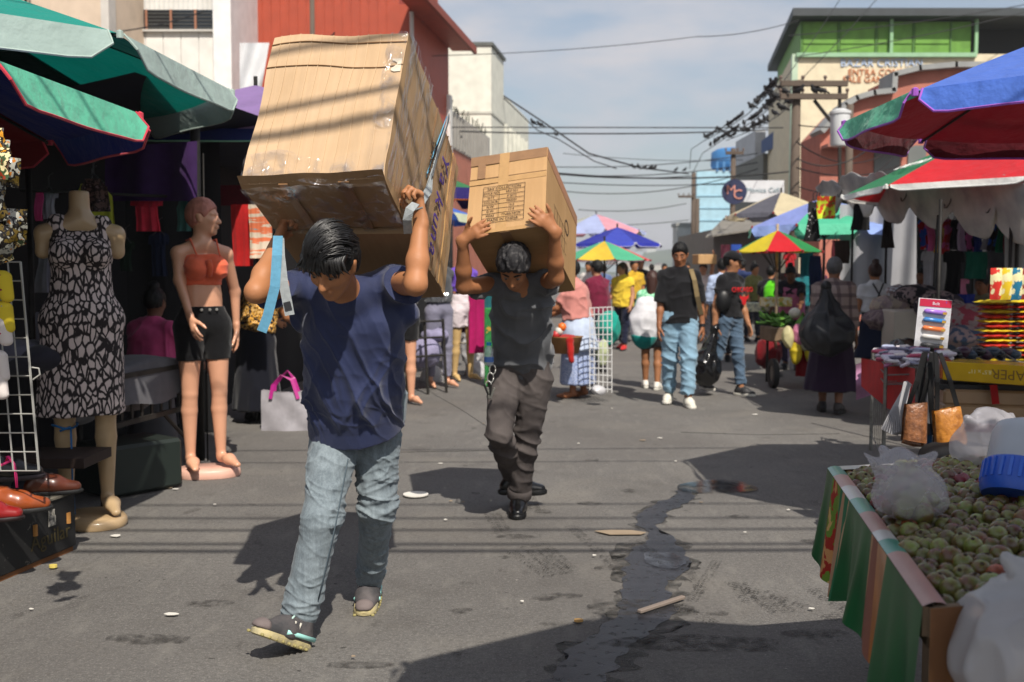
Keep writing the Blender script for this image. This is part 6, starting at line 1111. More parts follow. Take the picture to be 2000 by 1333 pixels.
mb = MB(); mb.tube([V((tb.x, tb.y, .20)), V((tb.x, tb.y, .45)) - td * .35], .012, 6); mb.build('brace', FR, tt); mb = MB(); c = (ta + tb) / 2 + tn * .4; mb.box(V((c.x, c.y, .735)), (Lt, .8, .02), Matrix.Rotation(math.atan2(td.y, td.x), 4, 'Z')); mb.build('top', FR, tt)
drape('table_cloth', 'grey cloth gathered and knotted over the slatted table', 'cloth', lambda u, v: ta + td * Lt * (u * 1.06 - .03) + tn * .85 * (1 - min(1, v * 2)) - tn * .03 * max(0, v - .5) + V((0, 0, .035 + .02 * math.sin(u * 9 + v * 5) + .015 * math.sin(v * 14 + u * 3) - (max(0, v - .5) * 2) * (.20 + .06 * math.sin(u * 3.1 + .4)))), 26, 20, cloth('5c5c62'))
mb = MB(); s = SDF(.008); s.cone(tb + V((.0, -.02, .0)), tb + V((.02, -.03, -.16)), .04, .02, .02); s.ball(tb + V((0, -.02, -.03)), .04, .02); tag(add('cloth_knot', s.mesh('knot', lambda p, n: .008 * (ridge(p * 30, 2) - .5)), cloth('5c5c62'), None, True, True), 'knotted grey cloth end tied at the table corner', 'cloth')
for i in range(3): c = (ta + tb) / 2 + td * (-.3 + .3 * i) + tn * .3; s = SDF(.012); s.ell((c.x, c.y, .56), (.16, .16, .13), None, .03); tag(add('cloth_bundle', s.mesh('b', lambda p, n: .012 * (ridge(p * 14, i) - .5)), cloth('8a8a90'), None, True, True), ('left', 'middle', 'right')[i] + ' white bundle seen through the slatted table side', 'bundle')
mb = MB(); p = at(250, 860, 6.2); mb.box(V((p.x, p.y, .16)), (.5, .4, .3), Matrix.Rotation(.9, 4, 'Z'), bev=.02); tag(mb.build('plastic_crate', plastic('16211c', .6)), 'dark green crate in the shade under the slatted table', 'crate')
mb = MB(); p = at(95, 845, 5.2); mb.box(V((p.x, p.y, .38)), (.5, .35, .05)); tag(mb.build('low_shelf', mat('shelf_wood', '2c1e18', .8)), 'dark wooden shelf behind the wire grid rack', 'shelf')
for i in range(6):
    p = at(30 + 13 * i, 690 + 10 * (i % 3), 5.3 + .1 * (i % 2)); s = SDF(.014); s.ell(p, (.14, .12, .07), None, .03); tag(add('folded_cloth', s.mesh('c', lambda q, n: .012 * (ridge(q * 14, i) - .5)), cloth(('5a5a68', '4a4a58', '2c2c34', '64646e', '30303a', '3c3c48')[i]), None, True, True), ('first', 'second', 'third', 'fourth', 'fifth', 'sixth')[i] + ' grey folded cloth from the left behind the grid rack', 'cloth', 'folded cloths')
# tote bag
tp_ = thing('tote_bag', 'silver grey tote bag with magenta handles standing on the road', 'bag', gr(555, 843)); cb = gr(555, 843); SIL = mat('silver_vinyl', '9a979c', .25, nscale=8, var=.25, bump=.8, bscale=14, spec=.6); MAG = plastic('a8187a', .45)
wb, hb = .225, .235
for sd in (-1, 1): mb = MB(); mb.grid(lambda u, v: cb + V(((u - .5) * wb * 2 * .5 * 1.8, .09 + sd * (.055 + .02 * math.sin(u * 3.14)) * (1 - .5 * v) + .008 * math.sin(u * 9 + v * 7), v * hb * 1.45 - (.02 * math.sin(u * 3.14) if v > .9 else 0))), 12, 12); mb.build('side', SIL, tp_, smooth=True)
for sd in (-1, 1): mb = MB(); mb.tube([cb + V((sd * .203, .09, .005)), cb + V((sd * .203, .085, .17)), cb + V((sd * .198, .09, .335))], .010, 6); mb.build('piping', MAG, tp_, smooth=True)
for sd in (0, 1): strip(tp_, 'handle', [cb + V((-.12 + .01 * sd, .03 + .10 * sd, .27)), cb + V((-.10, .04 + .09 * sd, .38)), cb + V((-.03 + .04 * sd, .05 + .08 * sd, .47 + .03 * sd)), cb + V((.06, .05 + .08 * sd, .43)), cb + V((.115, .03 + .10 * sd, .27))], V((.3, 1, .2)) if False else V((1, .4, .2)), .030, MAG, .002, True)
mb = MB(); mb.box(cb + V((0, .09, .01)), (.40, .11, .02)); mb.build('bottom', SIL, tp_)
# metal bed-frame rack with lilac bundle, plastic bags, green box
rk = thing('tube_rack', 'weathered tube frame rack beside the lilac leggings', 'rack', gr(830, 765)); RM = mat('rack_worn', '6a6250', .6, metal=.3, var=.5)
for px in (796, 836, 872): p = gr(px, 775 - (px - 796) * .1); mb = MB(); mb.tube([p, p + V((-.04, .05, .82))], .017, 6); mb.build('leg', RM if px < 800 else FR, rk)
for z in (.42, .62, .80): a, b = gr(796, 775), gr(872, 768); mb = MB(); mb.tube([a + V((-.03, .03, z)), b + V((-.03, .03, z))], .012, 6); mb.build('rail', FR, rk)
for i, (px, py, D, r, lb) in enumerate(((828, 690, 11.6, (.20, .2, .17), 'large lilac cloth bundle on the tube rack'), (850, 655, 11.8, (.16, .14, .08), 'folded lilac cloth draped over the tube rack top'))):
    s = SDF(.014); s.ell(at(px, py, D), r, None, .03); tag(add('cloth_bundle', s.mesh('b', lambda p, n: .02 * (ridge(p * 11, i) - .5)), cloth('8a86a2'), None, True, True), lb, 'bundle')
for i, (px, py, D, lb) in enumerate(((930, 728, 13.2, 'white plastic bag heap by the beige mannequin feet'), (922, 680, 13.4, 'crumpled white plastic hanging beside the beige legs'), (845, 740, 12.5, 'white shopping bag behind the lilac leggings'))):
    s = SDF(.014); s.ell(at(px, py, D), (.14, .12, .15 if i != 1 else .28), None, .03); tag(add('plastic_bag', s.mesh('b', lambda p, n: .03 * (ridge(p * 13, i + 3) - .5)), mat('bag_white', 'c9c9cc', .3, var=.15, transl=.2), None, True, True), lb, 'bag')
mb = MB(); mb.box(V((X(968, 12.0), 12.0, .46)), (.26, .2, .92), bev=.01); tag(mb.build('green_box', printed('green_box_print', ['1f6a34', '2a7a3a', '1f6a34', 'b08a30'], 14)), 'green printed box behind the second carrier', 'box')
# ------------------------------------------------------------------ people of the market
def foot(px, py): p = gr(px, py); return (p.x, p.y, 0)
def dress_up(o, J, sh=None, pa=None, sk=None, hr=None, so=None, vox=.010, seed=1, name_t='trousers', hair_kind='short', **k):
    if sh: shirt(o, J, sh, vox, seed, **k.get('shirt', {}))
    if pa: trousers(o, J, pa, vox, seed + 1, name=name_t, **k.get('pants', {}))
    if sk: skirt(o, J, sk, vox, seed + 2, **k.get('skirt', {}))
    if hr is not False: hair(o, J, hr, hair_kind, .009, .008, seed + 3)
    if so:
        for a in 'LR': shoe(o, J['an' + a], J['to' + a], so[0], so[1], J['h'] / 1.65, thick=.03, vox=.008, gz=max(0, J['an' + a].z - .09 * J['h'] / 1.65), lace=so[0] if len(so) > 2 else None)
BLK = cloth('17171a'); WHT = plastic('cfccc2', .6)
# black shirted walker
J = stand(foot(1325, 792), 1.64, R_(-6), .04, legs=((.20, .10), (-.12, .22)), arms=((-.08, .20, .15), (.12, .14, .12)), head=(.32, R_(-8)))
o = body('person', 'man in a plain black shirt and light blue jeans walking towards the camera', J, SKIN('8f5e40'), .009, arm=1.0); dress_up(o, J, BLK, cloth('7f9fb4'), so=(plastic('d3cfc2', .6), WHT, 1), seed=11, vox=.009, shirt=dict(sleeve=.9, hem=.08, puff=.022), pants=dict(puff=.020), hair_kind='tall')
sp_ = V(J['shL']); strip(o, 'backpack_strap', [sp_ + V((-.06, .08, .06)), sp_ + V((-.05, -.04, .065)), sp_ + V((-.03, -.125, -.04)), sp_ + V((.0, -.125, -.2)), sp_ + V((.06, -.03, -.38))], V((1, 0, 0)), .045, cloth('7a6a4c'), .006, True)
mb = MB(); mb.tube([lerp(J['elL'], J['wrL'], .9), lerp(J['elL'], J['wrL'], 1.02)], .036, 12); mb.build('watch', metal_('3a3a3c', .3), o)
# capped man with carrier bag
J = stand(foot(1422, 772), 1.57, R_(38), .03, legs=((.18, .08), (-.22, .30)), arms=((.10, .10, .25), (-.12, .18, .12)), head=(.18, R_(28)))
o = body('person', 'man in a black cap and red printed black t shirt holding a black bag', J, SKIN('a57352'), .009, arm=1.1, fat=1.06); dress_up(o, J, BLK, cloth('51657a'), so=(plastic('2a2a2c', .6), WHT, 1), seed=21, vox=.009, shirt=dict(sleeve=.5, hem=.02, puff=.012, fat=1.05), pants=dict(puff=.010))
h, f, u = J['head'], J['fwd'], J['up']; s = SDF(.007); l_ = u.cross(-f).normalized(); s.ell(h + u * .045 - f * .008, (.088, .105, .075), Matrix((l_, -f, u)).transposed(), .01); s.cut(h + u * .035, -u); s.cone(h + u * .042 + f * .08, h + u * .030 + f * .155, .012, .009, .012, l_, 6.0); add('cap', s.mesh('cap'), cloth('101012'), o, True, True)
s = SDF(.008); c = lerp(J['chest'], J['pel'], .45) + V((-.10, -.16, .0)); s.ell(c, (.085, .05, .12), None, .02); bg_ = add('crossbody_bag', s.mesh('bag'), mat('bag_black', '0f1012', .45, var=.3), o, True, True); strip(o, 'bag_strap', [c + V((0, .0, .11)), lerp(c, J['shL'], .55) + V((.03, -.06, .02)), J['shL'] + V((-.04, -.04, .07))], V((1, 0, .5)), .022, cloth('141416'), .002, True)
RP = mat('print_red', 'c01a20', .7, var=.2); fwb = Matrix.Rotation(R_(38), 3, 'Z') @ V((0, -1, 0)); xb = Matrix.Rotation(R_(38), 3, 'Z') @ V((1, 0, 0)); pc = J['chest'] + fwb * .150 + V((0, 0, -.01)); text('print_lettering', 'CHICAGO', .075, RP, o, frame(pc + xb * .02, xb, (0, 0, 1)), extr=.004, sx=1.0)
mb = MB(); q = pc + V((0, 0, -.10)) + xb * .05 - fwb * .004
Mq = frame(q, xb, (0, 0, 1)); out = [(-.075, .05), (-.05, .03), (-.03, .03), (.03, .03), (.05, .03), (.075, .05), (.07, .01), (.04, -.005), (.03, -.05), (.0, -.07), (-.03, -.05), (-.04, -.005), (-.07, .01)]
mb.raw([Mq @ V((x, y, .006)) for x, y in out], [tuple(range(13))]); mb.build('print_emblem', RP, o)
PB = mat('black_poly', '0b0b0d', .18, nscale=9, var=.3, bump=1, bscale=30, spec=.7)
def sack(name, label, top, c, r, m, seed=1, folds=.03, vox=.010, par=None, cat='bag'):
    s = SDF(vox); s.ell(c, r, None, .03); s.cone(V(c) + V((0, 0, r[2] * .6)), V(top), r[0] * .62, .018, .05); s.cone(V(top), V(top) + V((.0, 0, .03)), .02, .03, .02)
    tp = np.array(V(top)); cc = np.array(V(c))
    def dp(p, n):
        a = np.arctan2(p[:, 1] - tp[1], p[:, 0] - tp[0]); w = np.clip((p[:, 2] - cc[2] + r[2]) / (tp[2] - cc[2] + r[2]), 0, 1)
        return folds * (ridge(np.stack([np.cos(a) * 3.2, np.sin(a) * 3.2, p[:, 2] * 2], 1), seed) - .5) * w + folds * .7 * (ridge(p * 9, seed + 1) ** 2 - .4)
    return tag(add(name, s.mesh(name, dp), m, None, True, True), label, cat)
wr = J['wrR']; sack('carrier_bag', 'full black plastic bag hanging from the capped man’s hand'.replace('’s', ''), wr + V((.0, -.02, -.06)), (wr.x - .09, wr.y - .02, wr.z - .46), (.15, .13, .19), PB, 3, .035)
# pink top lady
J = stand(foot(1128, 778), 1.47, R_(-112), .12, legs=((.05, .02), (-.05, .02)), arms=((.6, .15, .8), (.5, .2, .7)))
o = body('person', 'stout woman in a dusty pink top and pale blue patterned skirt', J, SKIN('9a6444'), .010, fat=1.3, arm=1.2, shod=False); dress_up(o, J, cloth('c08078'), sk=printed('blue_dot_skirt', ['7f8fb8', 'a8b4d0', '7f8fb8', '96a4c8'], 60), seed=31, shirt=dict(sleeve=.7, hem=-.02, fat=1.38, puff=.02), skirt=dict(z=.16, fat=1.32, flare=.19))
skirt(o, J, cloth('b9c6dc'), .010, 34, z=.52, fat=1.42, flare=.235, name='apron'); 
bk = thing('basket', 'brown basket with red cloth held by the pink topped woman', 'basket', at(1105, 660, 10.3)); mb = MB(); mb.lathe([(.0, 0), (.13, 0), (.17, .16), (.18, .17), (.15, .16), (.12, .03)], at(1105, 690, 10.3), 16); mb.build('bowl', mat('wicker', '8a6238', .8, bump=.8, bscale=60), bk, smooth=True)
s = SDF(.012); s.ell(at(1108, 664, 10.25), (.10, .10, .05), None, .03); s.cone(at(1112, 665, 10.15), at(1116, 705, 10.12), .035, .028, .03); add('red_cloth', s.mesh('c', lambda p, n: .018 * (ridge(p * 14, 2) - .5)), cloth('a01c18'), bk, True, True)
for i, (px, py, c_) in enumerate(((1092, 648, 'c8c8c0'), (1098, 640, 'd86a20'), (1086, 655, 'b03030'))): mb = MB(); q = at(px, py, 10.25); mb.lathe([(0, .05), (.035, .035), (.045, 0), (.03, -.03), (0, -.04)], q, 10); mb.build('packet', plastic(c_, .4), bk, smooth=True)
# maroon neighbour
J = stand(foot(1168, 728), 1.50, R_(-140), .05, arms=((.3, .2, .6), (.3, .2, .5))); o = body('person', 'person in a maroon shirt half hidden behind the pink topped woman', J, SKIN('a8775a'), .012, fat=1.15, detail=False); dress_up(o, J, cloth('6a1a34'), cloth('22222c'), seed=41, vox=.012, shirt=dict(fat=1.15, sleeve=.6), so=(BLK, BLK))
# yellow woman
J = stand(foot(1216, 684), 1.52, R_(-35), .02, legs=((.15, .05), (-.15, .2)), arms=((.05, .25, .5), (.1, .25, .6)), head=(.05, R_(-30))); o = body('person', 'woman in a bright yellow blouse and dark trousers in the crowd', J, SKIN('a8775a'), .012, fat=1.2, arm=1.15); dress_up(o, J, cloth('d8b83a'), cloth('1c2034'), hr=mat('hair_brown', '3a2018', .5, var=.3), hair_kind='long', seed=51, vox=.012, shirt=dict(fat=1.22, sleeve=.3, hem=.1), so=(cloth('c02a2a'), BLK))
# sack girl from behind
J = stand(foot(1272, 760), 1.36, R_(168), .02, legs=((.15, .05), (-.1, .1)), arms=((.1, .15, .2), (.1, .3, .2))); o = body('person', 'girl seen from behind in a green blouse and black shorts', J, SKIN('9c6a48'), .011); dress_up(o, J, printed('green_floral', ['5aa078', '7ac096', 'a8d8b8', '4a9068'], 30), cloth('141416'), hr=mat('hair_brown'), hair_kind='long', seed=61, vox=.011, name_t='shorts', pants=dict(end=.32, puff=.03), so=(plastic('d8d4cc', .6), WHT), shirt=dict(sleeve=.5))
wr = J['wrL']; s = SDF(.010); c = at(1258, 640, 11.1); s.ell(c, (.15, .11, .22), None, .05); s.cone(c + V((0, 0, .1)), c + V((.02, 0, .24)), .13, .10, .05, (1, 0, 0), 1.2); sk_ = thing('sack', 'white sack with a teal bottom carried by the girl in shorts', 'sack', V((c.x, c.y, c.z - .22)))
me = s.mesh('sack', lambda p, n: .015 * (ridge(p * 9, 3) - .5)); add('bag', me, [cloth('d4d4d8')], sk_, True, True); s = SDF(.010); s.ell(c - V((0, 0, .005)), (.156, .116, .226), None, .05); s.cut(c - V((0, 0, .09)), (0.1, 0, 1)); add('teal_bottom', s.mesh('sb', lambda p, n: .015 * (ridge(p * 9, 3) - .5)), cloth('14807a'), sk_, True, True)
# light blue shirt, from behind; box carrier; boy with green backpack
J = stand(foot(1408, 706), 1.55, R_(176), .03, legs=((.1, .1), (-.1, .1)), arms=((.05, .2, .2), (.05, .2, .2))); o = body('person', 'man in a pale blue shirt walking away behind the capped man', J, SKIN('9c6a48'), .012, detail=False); dress_up(o, J, cloth('a9b8d4'), cloth('1a1a20'), seed=71, vox=.012, shirt=dict(sleeve=1.5, hem=.04), so=(BLK, BLK))
J = stand(foot(1372, 672), 1.52, R_(-20), .02, arms=((2.5, .2, .5), (.1, .15, .2))); o = body('person', 'person in white carrying a small carton on one shoulder far off', J, SKIN('a8775a'), .013, detail=False); dress_up(o, J, cloth('c8b8b4'), cloth('6a6a70'), seed=81, vox=.013, so=(BLK, BLK))
mb = MB(); mb.box(at(1376, 507, 19.0), (.36, .3, .18), Matrix.Rotation(.2, 4, 'Z'), bev=.01); tag(mb.build('small_carton', CARD_B), 'small brown carton on the shoulder of the person in white', 'box')
J = stand(foot(1502, 700), 1.45, R_(150), .05, arms=((.3, .2, .4), (.3, .2, .4))); o = body('person', 'boy in black with a neon green backpack', J, SKIN('9c6a48'), .012, detail=False); dress_up(o, J, BLK, cloth('2a2a30'), seed=91, vox=.012, so=(BLK, BLK)); s = SDF(.012); s.ell(lerp(J['chest'], J['pel'], .3) + V((-.02, -.15, .02)), (.12, .08, .20), None, .03); add('backpack', s.mesh('bp', lambda p, n: .012 * (ridge(p * 12, 2) - .5)), cloth('58c01c'), o, True, True)
# vendor behind the cart
J = stand(foot(1545, 722), 1.46, R_(-25), .25, arms=((.7, .15, .5), (.6, .2, .4)), head=(.5, R_(10)), bend=.15); o = body('person', 'vegetable seller in a dark top and pink apron bending over her cart', J, SKIN('74492f'), .011, fat=1.1); dress_up(o, J, cloth('26222c'), cloth('2a2438'), hair_kind='bun', seed=101, vox=.011, shirt=dict(sleeve=.6), so=(BLK, BLK)); shirt(o, J, cloth('c06a92'), .011, 103, sleeve=0, hem=.12, puff=.032, name='apron', neck_drop=.10)
# plaid woman with the big black sack
J = stand(foot(1622, 806), 1.49, R_(158), .16, legs=((.10, .05), (-.08, .25)), arms=((.5, .15, .9), (-.1, .2, .3)), bend=.1); o = body('person', 'grey haired woman in a plaid shirt seen from behind with a sack', J, SKIN('7a523a'), .010, fat=1.2)
def plaid():
    m = mat('plaid', '8a7a74', .85); nt = m.node_tree; b = nt.nodes['Principled BSDF']; N = nt.nodes.new; lk = nt.links.new; tc = N('ShaderNodeTexCoord'); src = b.inputs['Base Color'].links[0].from_socket
    for ax, sc_ in (('X', 9), ('Z', 9)):
        sp = N('ShaderNodeSeparateXYZ'); lk(tc.outputs['Object'], sp.inputs[0]); mu = N('ShaderNodeMath'); mu.operation = 'MULTIPLY'; mu.inputs[1].default_value = sc_; lk(sp.outputs[ax], mu.inputs[0]); fr_ = N('ShaderNodeMath'); fr_.operation = 'FRACT'; lk(mu.outputs[0], fr_.inputs[0]); gt_ = N('ShaderNodeMath'); gt_.operation = 'GREATER_THAN'; gt_.inputs[1].default_value = .68; lk(fr_.outputs[0], gt_.inputs[0])
        ml = N('ShaderNodeMath'); ml.operation = 'MULTIPLY'; ml.inputs[1].default_value = .6; lk(gt_.outputs[0], ml.inputs[0]); mx = N('ShaderNodeMix'); mx.data_type = 'RGBA'; lk(ml.outputs[0], mx.inputs['Factor']); lk(src, mx.inputs['A']); mx.inputs['B'].default_value = lin('3a2a30'); src = mx.outputs['Result']
    lk(src, b.inputs['Base Color']); return m
dress_up(o, J, plaid(), sk=cloth('2a1a30'), hr=mat('hair_grey', '5a5a5c', .6, var=.4), seed=111, vox=.010, shirt=dict(sleeve=1.55, hem=.10, fat=1.25), skirt=dict(z=.22, fat=1.2, flare=.22), so=(plastic('2a2422', .6), plastic('1a1614', .6)))
bc = at(1618, 650, 9.25); sack('sack', 'huge matte black sack slung over the shoulder of the plaid woman', at(1612, 566, 9.3), (bc.x - .01, bc.y, bc.z), (.235, .19, .21), mat('black_sack', '14161b', .5, nscale=9, var=.3, spec=.4), 7, .04)
# bun girl in white crop top
J = stand(foot(1704, 764), 1.44, R_(172), .0, arms=((-.05, .22, .15), (.2, .1, .4))); o = body('person', 'girl with a hair bun and white crop top seen from behind', J, SKIN('9c6a48'), .010); dress_up(o, J, cloth('d2d2d4'), sk=cloth('1a2036'), hr=mat('hair_brown'), hair_kind='bun', seed=121, vox=.010, shirt=dict(sleeve=.45, hem=-.10, puff=.012), skirt=dict(z=.38, flare=.20), so=(BLK, BLK))
for sx_ in (-.06, .06): strip(o, 'strap', [J['neck'] + V((sx_, -.10, -.02)), J['chest'] + V((-sx_ * .2, -.145, .0)), J['pel'] + V((-sx_, -.15, .14))], V((1, 0, 0)), .016, cloth('17171a'), .003, True)
# stall keepers and far walkers
def extra(label, px, py, h, yaw, sh, pa, hk='short', skin='9c6a48', fat=1.0, arms=((.1, .2, .3), (.1, .2, .3)), hr=None, z=None, seed=1, head=(.1, 0), detail=False, vox=.014, D=None, sleeve=.6):
    p = foot(px, py) if D is None else (X(px, D), D, 0); J = stand(p, h, yaw, .03, legs=((.12, .08), (-.1, .12)), arms=arms, head=head); o = body('person', label, J, SKIN(skin), vox, fat=fat, detail=detail); dress_up(o, J, cloth(sh), cloth(pa), hr=hr, hair_kind=hk, seed=seed, vox=vox, so=(BLK, BLK), shirt=dict(sleeve=sleeve, fat=fat)); return o
def seated(label, px, ytop, D, yaw, sh, seed, skin='7a4e34', hk='bun', fat=1.15):
    zt = Zf(ytop, D); h = 1.5; p = (X(px, D), D, zt - 1.49); J = stand(p, h, yaw, .1, legs=((1.45, 1.45), (1.45, 1.45)), arms=((.5, .2, .7), (.5, .2, .7)), head=(.15, 0)); dz = zt - (J['head'].z + .12)
    for k, v in J.items():
        if isinstance(v, Vector) and k not in ('fwd', 'up', 'lat', 'nL', 'nR'): v.z += dz
    J['gz'] = 0; o = body('person', label, J, SKIN(skin), .011, fat=fat, detail=True); dress_up(o, J, cloth(sh), cloth('20202a'), hair_kind=hk, seed=seed, vox=.010, shirt=dict(fat=fat, sleeve=.5)); b = J['pel']
    mb = MB(); st = b.z - .12; mb.lathe([(0, st), (.17, st), (.18, st - .03), (.16, st - .04), (.19, .0), (.16, 0), (.13, st - .05)], (b.x, b.y, 0), 16); tag(autosmooth(mb.build('stool', plastic('3a3a40', .5))), 'plastic stool under the ' + label.split(' sitting')[0], 'stool'); return o
seated('woman in a pink ribbed top sitting with her back turned in the left stall', 292, 560, 7.5, R_(165), 'c04a7c', 131, skin='6a4230'); seated('dark haired stall keeper sitting among the clothes heaps at right', 1812, 520, 11.8, R_(-70), '5a4a44', 141); seated('stall keeper in khaki sitting behind the packet stacks', 1925, 535, 11.2, R_(-60), '6a6450', 151)
J = stand(foot(502, 826), 1.44, R_(150), .22, arms=((.7, .1, .5), (.5, .25, .6)), bend=.1); o = body('person', 'woman in a yellow flower print top and dark skirt behind the front carrier', J, SKIN('9c6a48'), .010, fat=1.25); dress_up(o, J, printed('flower_print', ['1a1a20', '1a1a20', 'c08a2a', 'd8b070', '6a3a18'], 42), sk=cloth('10121c'), seed=161, vox=.010, shirt=dict(fat=1.28, sleeve=.45, hem=.0), skirt=dict(z=.12, fat=1.25, flare=.20), so=(BLK, BLK))
extra('man in black standing far back in the middle of the crowd', 1250, 655, 1.66, 0, '1a1a1e', '22222a', seed=171, head=(0, 0)); extra('person in mustard and black beside the yellow bloused woman', 1236, 668, 1.6, .4, 'c09a2a', '1a1a22', seed=176); extra('distant shopper in blue at the left of the crowd', 1178, 640, 1.55, 2.8, '5a6a90', '2a2a34', seed=181); extra('distant shopper in white near the multicoloured umbrella', 1150, 648, 1.6, -.5, 'c8c4c0', '3a3a44', seed=186); extra('distant shopper in red at the end of the street', 1296, 628, 1.6, .2, 'a83a34', '2a2a30', seed=191); extra('distant shopper in grey at the end of the street', 1272, 622, 1.6, 3.0, '8a8a90', '2a3040', seed=196); extra('shopper in teal standing among the right hand stalls', 1572, 690, 1.5, -.6, '1f6a70', '2a2a30', seed=201, skin='6a4630'); extra('shopper in dark brown under the small umbrella', 1540, 672, 1.58, -.3, '3a2a26', '20202a', seed=206, skin='6a4630'); extra('shopper in plum walking behind the plaid woman', 1590, 684, 1.56, 2.9, '4a2438', '20202a', seed=211); extra('woman with a bun in olive far behind the cart', 1470, 668, 1.52, .5, '6a6a3c', '2a2a34', 'bun', seed=216); extra('man in a navy polo passing the low grey stall', 1448, 650, 1.62, 3.0, '28345a', '3a3a40', seed=221); extra('man in a red cap coloured shirt by the tube rack', 1340, 636, 1.6, .1, 'b8b0a4', '30343c', seed=226)
o, Jm = legs_only('mannequin in black shorts half hidden behind the front carrier', 786, 790, 1.6, R_(30), cloth('141416'), MAN2, 'shorts'); shirt(o, Jm, cloth('1c1c22'), .010, 6, sleeve=0, hem=-.12, puff=.012)
# ------------------------------------------------------------------ right-hand stalls
GREYT = mat('grey_tarp', '8f9092', .75, nscale=3, var=.2); LGREY = mat('awning_canvas', 'b4b2b0', .8, c2='8a8a8c', nscale=4, transl=.12)
drape('tarpaulin', 'pale grey tarpaulin wall behind the girl with the bun', 'tarpaulin', lambda u, v: at(1640 + 180 * u, 400 + 215 * v, 13.2 + .08 * math.sin(u * 20 + v * 2)), 30, 8, mat('grey_tarp_wall', '9a9ba0', .7, nscale=2, var=.15))
drape('tarpaulin', 'dark tarpaulin wall at the back of the right hand stalls', 'tarpaulin', lambda u, v: at(1790 + 420 * u, 395 + 260 * v, 12.6 - 2.2 * u + .05 * math.sin(u * 40)), 40, 6, mat('grey_dark_tarp', '3a3a3e', .85, var=.3))
drape('tarpaulin', 'grey tarpaulin panel at the right end of the stalls', 'tarpaulin', lambda u, v: at(1962 + 130 * u, 440 + 150 * v, 9.6 + .04 * math.sin(u * 20)), 12, 5, GREYT)
# bunched awning: rolled canvas along the stall front
aw = thing('canvas_awning', 'bunched grey white canvas awning along the front of the right stalls', 'awning', at(1800, 400, 9.0)); pts = [(1598, 378, 11.2, .10), (1640, 372, 10.6, .13), (1700, 372, 9.9, .19), (1765, 378, 9.2, .17), (1850, 390, 8.5, .15), (1930, 398, 8.0, .20), (2040, 402, 7.4, .18)]
def awn(u, v):
    t = u * (len(pts) - 1); i = min(int(t), len(pts) - 2); f_ = t - i; (xa, ya, da, ra), (xb, yb, db, rb) = pts[i], pts[i + 1]; c = at(xa, ya, da).lerp(at(xb, yb, db), f_); r = (ra + (rb - ra) * f_) * (.55 + .75 * math.sin(f_ * math.pi) ** .8); a = -1.2 + 4.6 * v
    k = .018 * math.sin(v * 21 + u * 16) + .014 * math.sin(v * 9 - u * 23) + .010 * math.sin(u * 90 + v * 6); return c + V((-.35 * math.cos(a) * (r + k), -math.sin(a) * (r * .8 + k) * .9 - .02, math.cos(a) * (r + k) - .06 * math.sin(f_ * math.pi)))
mb = MB(); mb.grid(awn, 110, 26); mb.build('canvas', LGREY, aw, smooth=True)
for i in range(len(pts)): c = at(*pts[i][:3]); mb = MB(); mb.tube([c + V((.02 * math.cos(k * .7), -.06 * math.sin(k * .7) - .02, .075 * math.cos(k * .7))) for k in range(10)], .006, 5); mb.build('tie_cord', plastic('3a3a3c'), aw)
drape('tarpaulin', 'dark canvas sheet sloping back from the bunched awning', 'tarpaulin', lambda u, v: at(1600 + 450 * u, 385 + 14 * u, 11.2 - 3.8 * u) + V((1.6 * v, 1.8 * v, .12 * v - .10 * math.sin(v * 3.14))), 16, 8, mat('grey_dark_tarp'))
for lb, px, D, ya in (('slim steel post under the sponsor umbrella at right', 1970, 7.8, 370), ('thin rod post in the shade behind the lighter card', 1832, 7.5, 390), ('dark post beside the grey tarpaulin wall', 1728, 11.5, 440), ('black post left of the girl with the bun', 1662, 12, 440), ('post at the back corner of the right stalls', 1898, 10.5, 410)):
    x = X(px, D); mb = MB(); mb.tube([(x, D, 0), (x, D, Zf(ya, D))], .014, 8); tag(mb.build('stall_post', STEEL, smooth=True), lb, 'post')
GR = 'clothes hanging in the right stalls'; cols = ['2a5ac0', 'e070b8', 'c8a020', 'b02028', '1a1a20', 'c8b8d8', 'c05a9a', '2a3a8a', 'a0a0b0', '201828', '1f7a5a', '8a1a3a']
nm = ['royal blue', 'candy pink', 'mustard', 'crimson', 'black', 'pale lilac', 'raspberry', 'navy', 'silver grey', 'aubergine', 'sea green', 'burgundy']
for i in range(12): garment('t_shirt', nm[i] + ' t shirt in the row hung at the back of the right stall', 'shirt', 1798 + 15 * i - 8, 428 + 2 * (i % 3), 1798 + 15 * i + 22, 488 + 3 * (i % 4), 10.4 - .06 * i, printed('tee_print_%d' % i, [cols[i], cols[i], cols[(i + 3) % 12], 'd0d0d0'], 9) if i % 3 == 0 else cloth(cols[i]), 'tee', i, GR, yaw=.5)
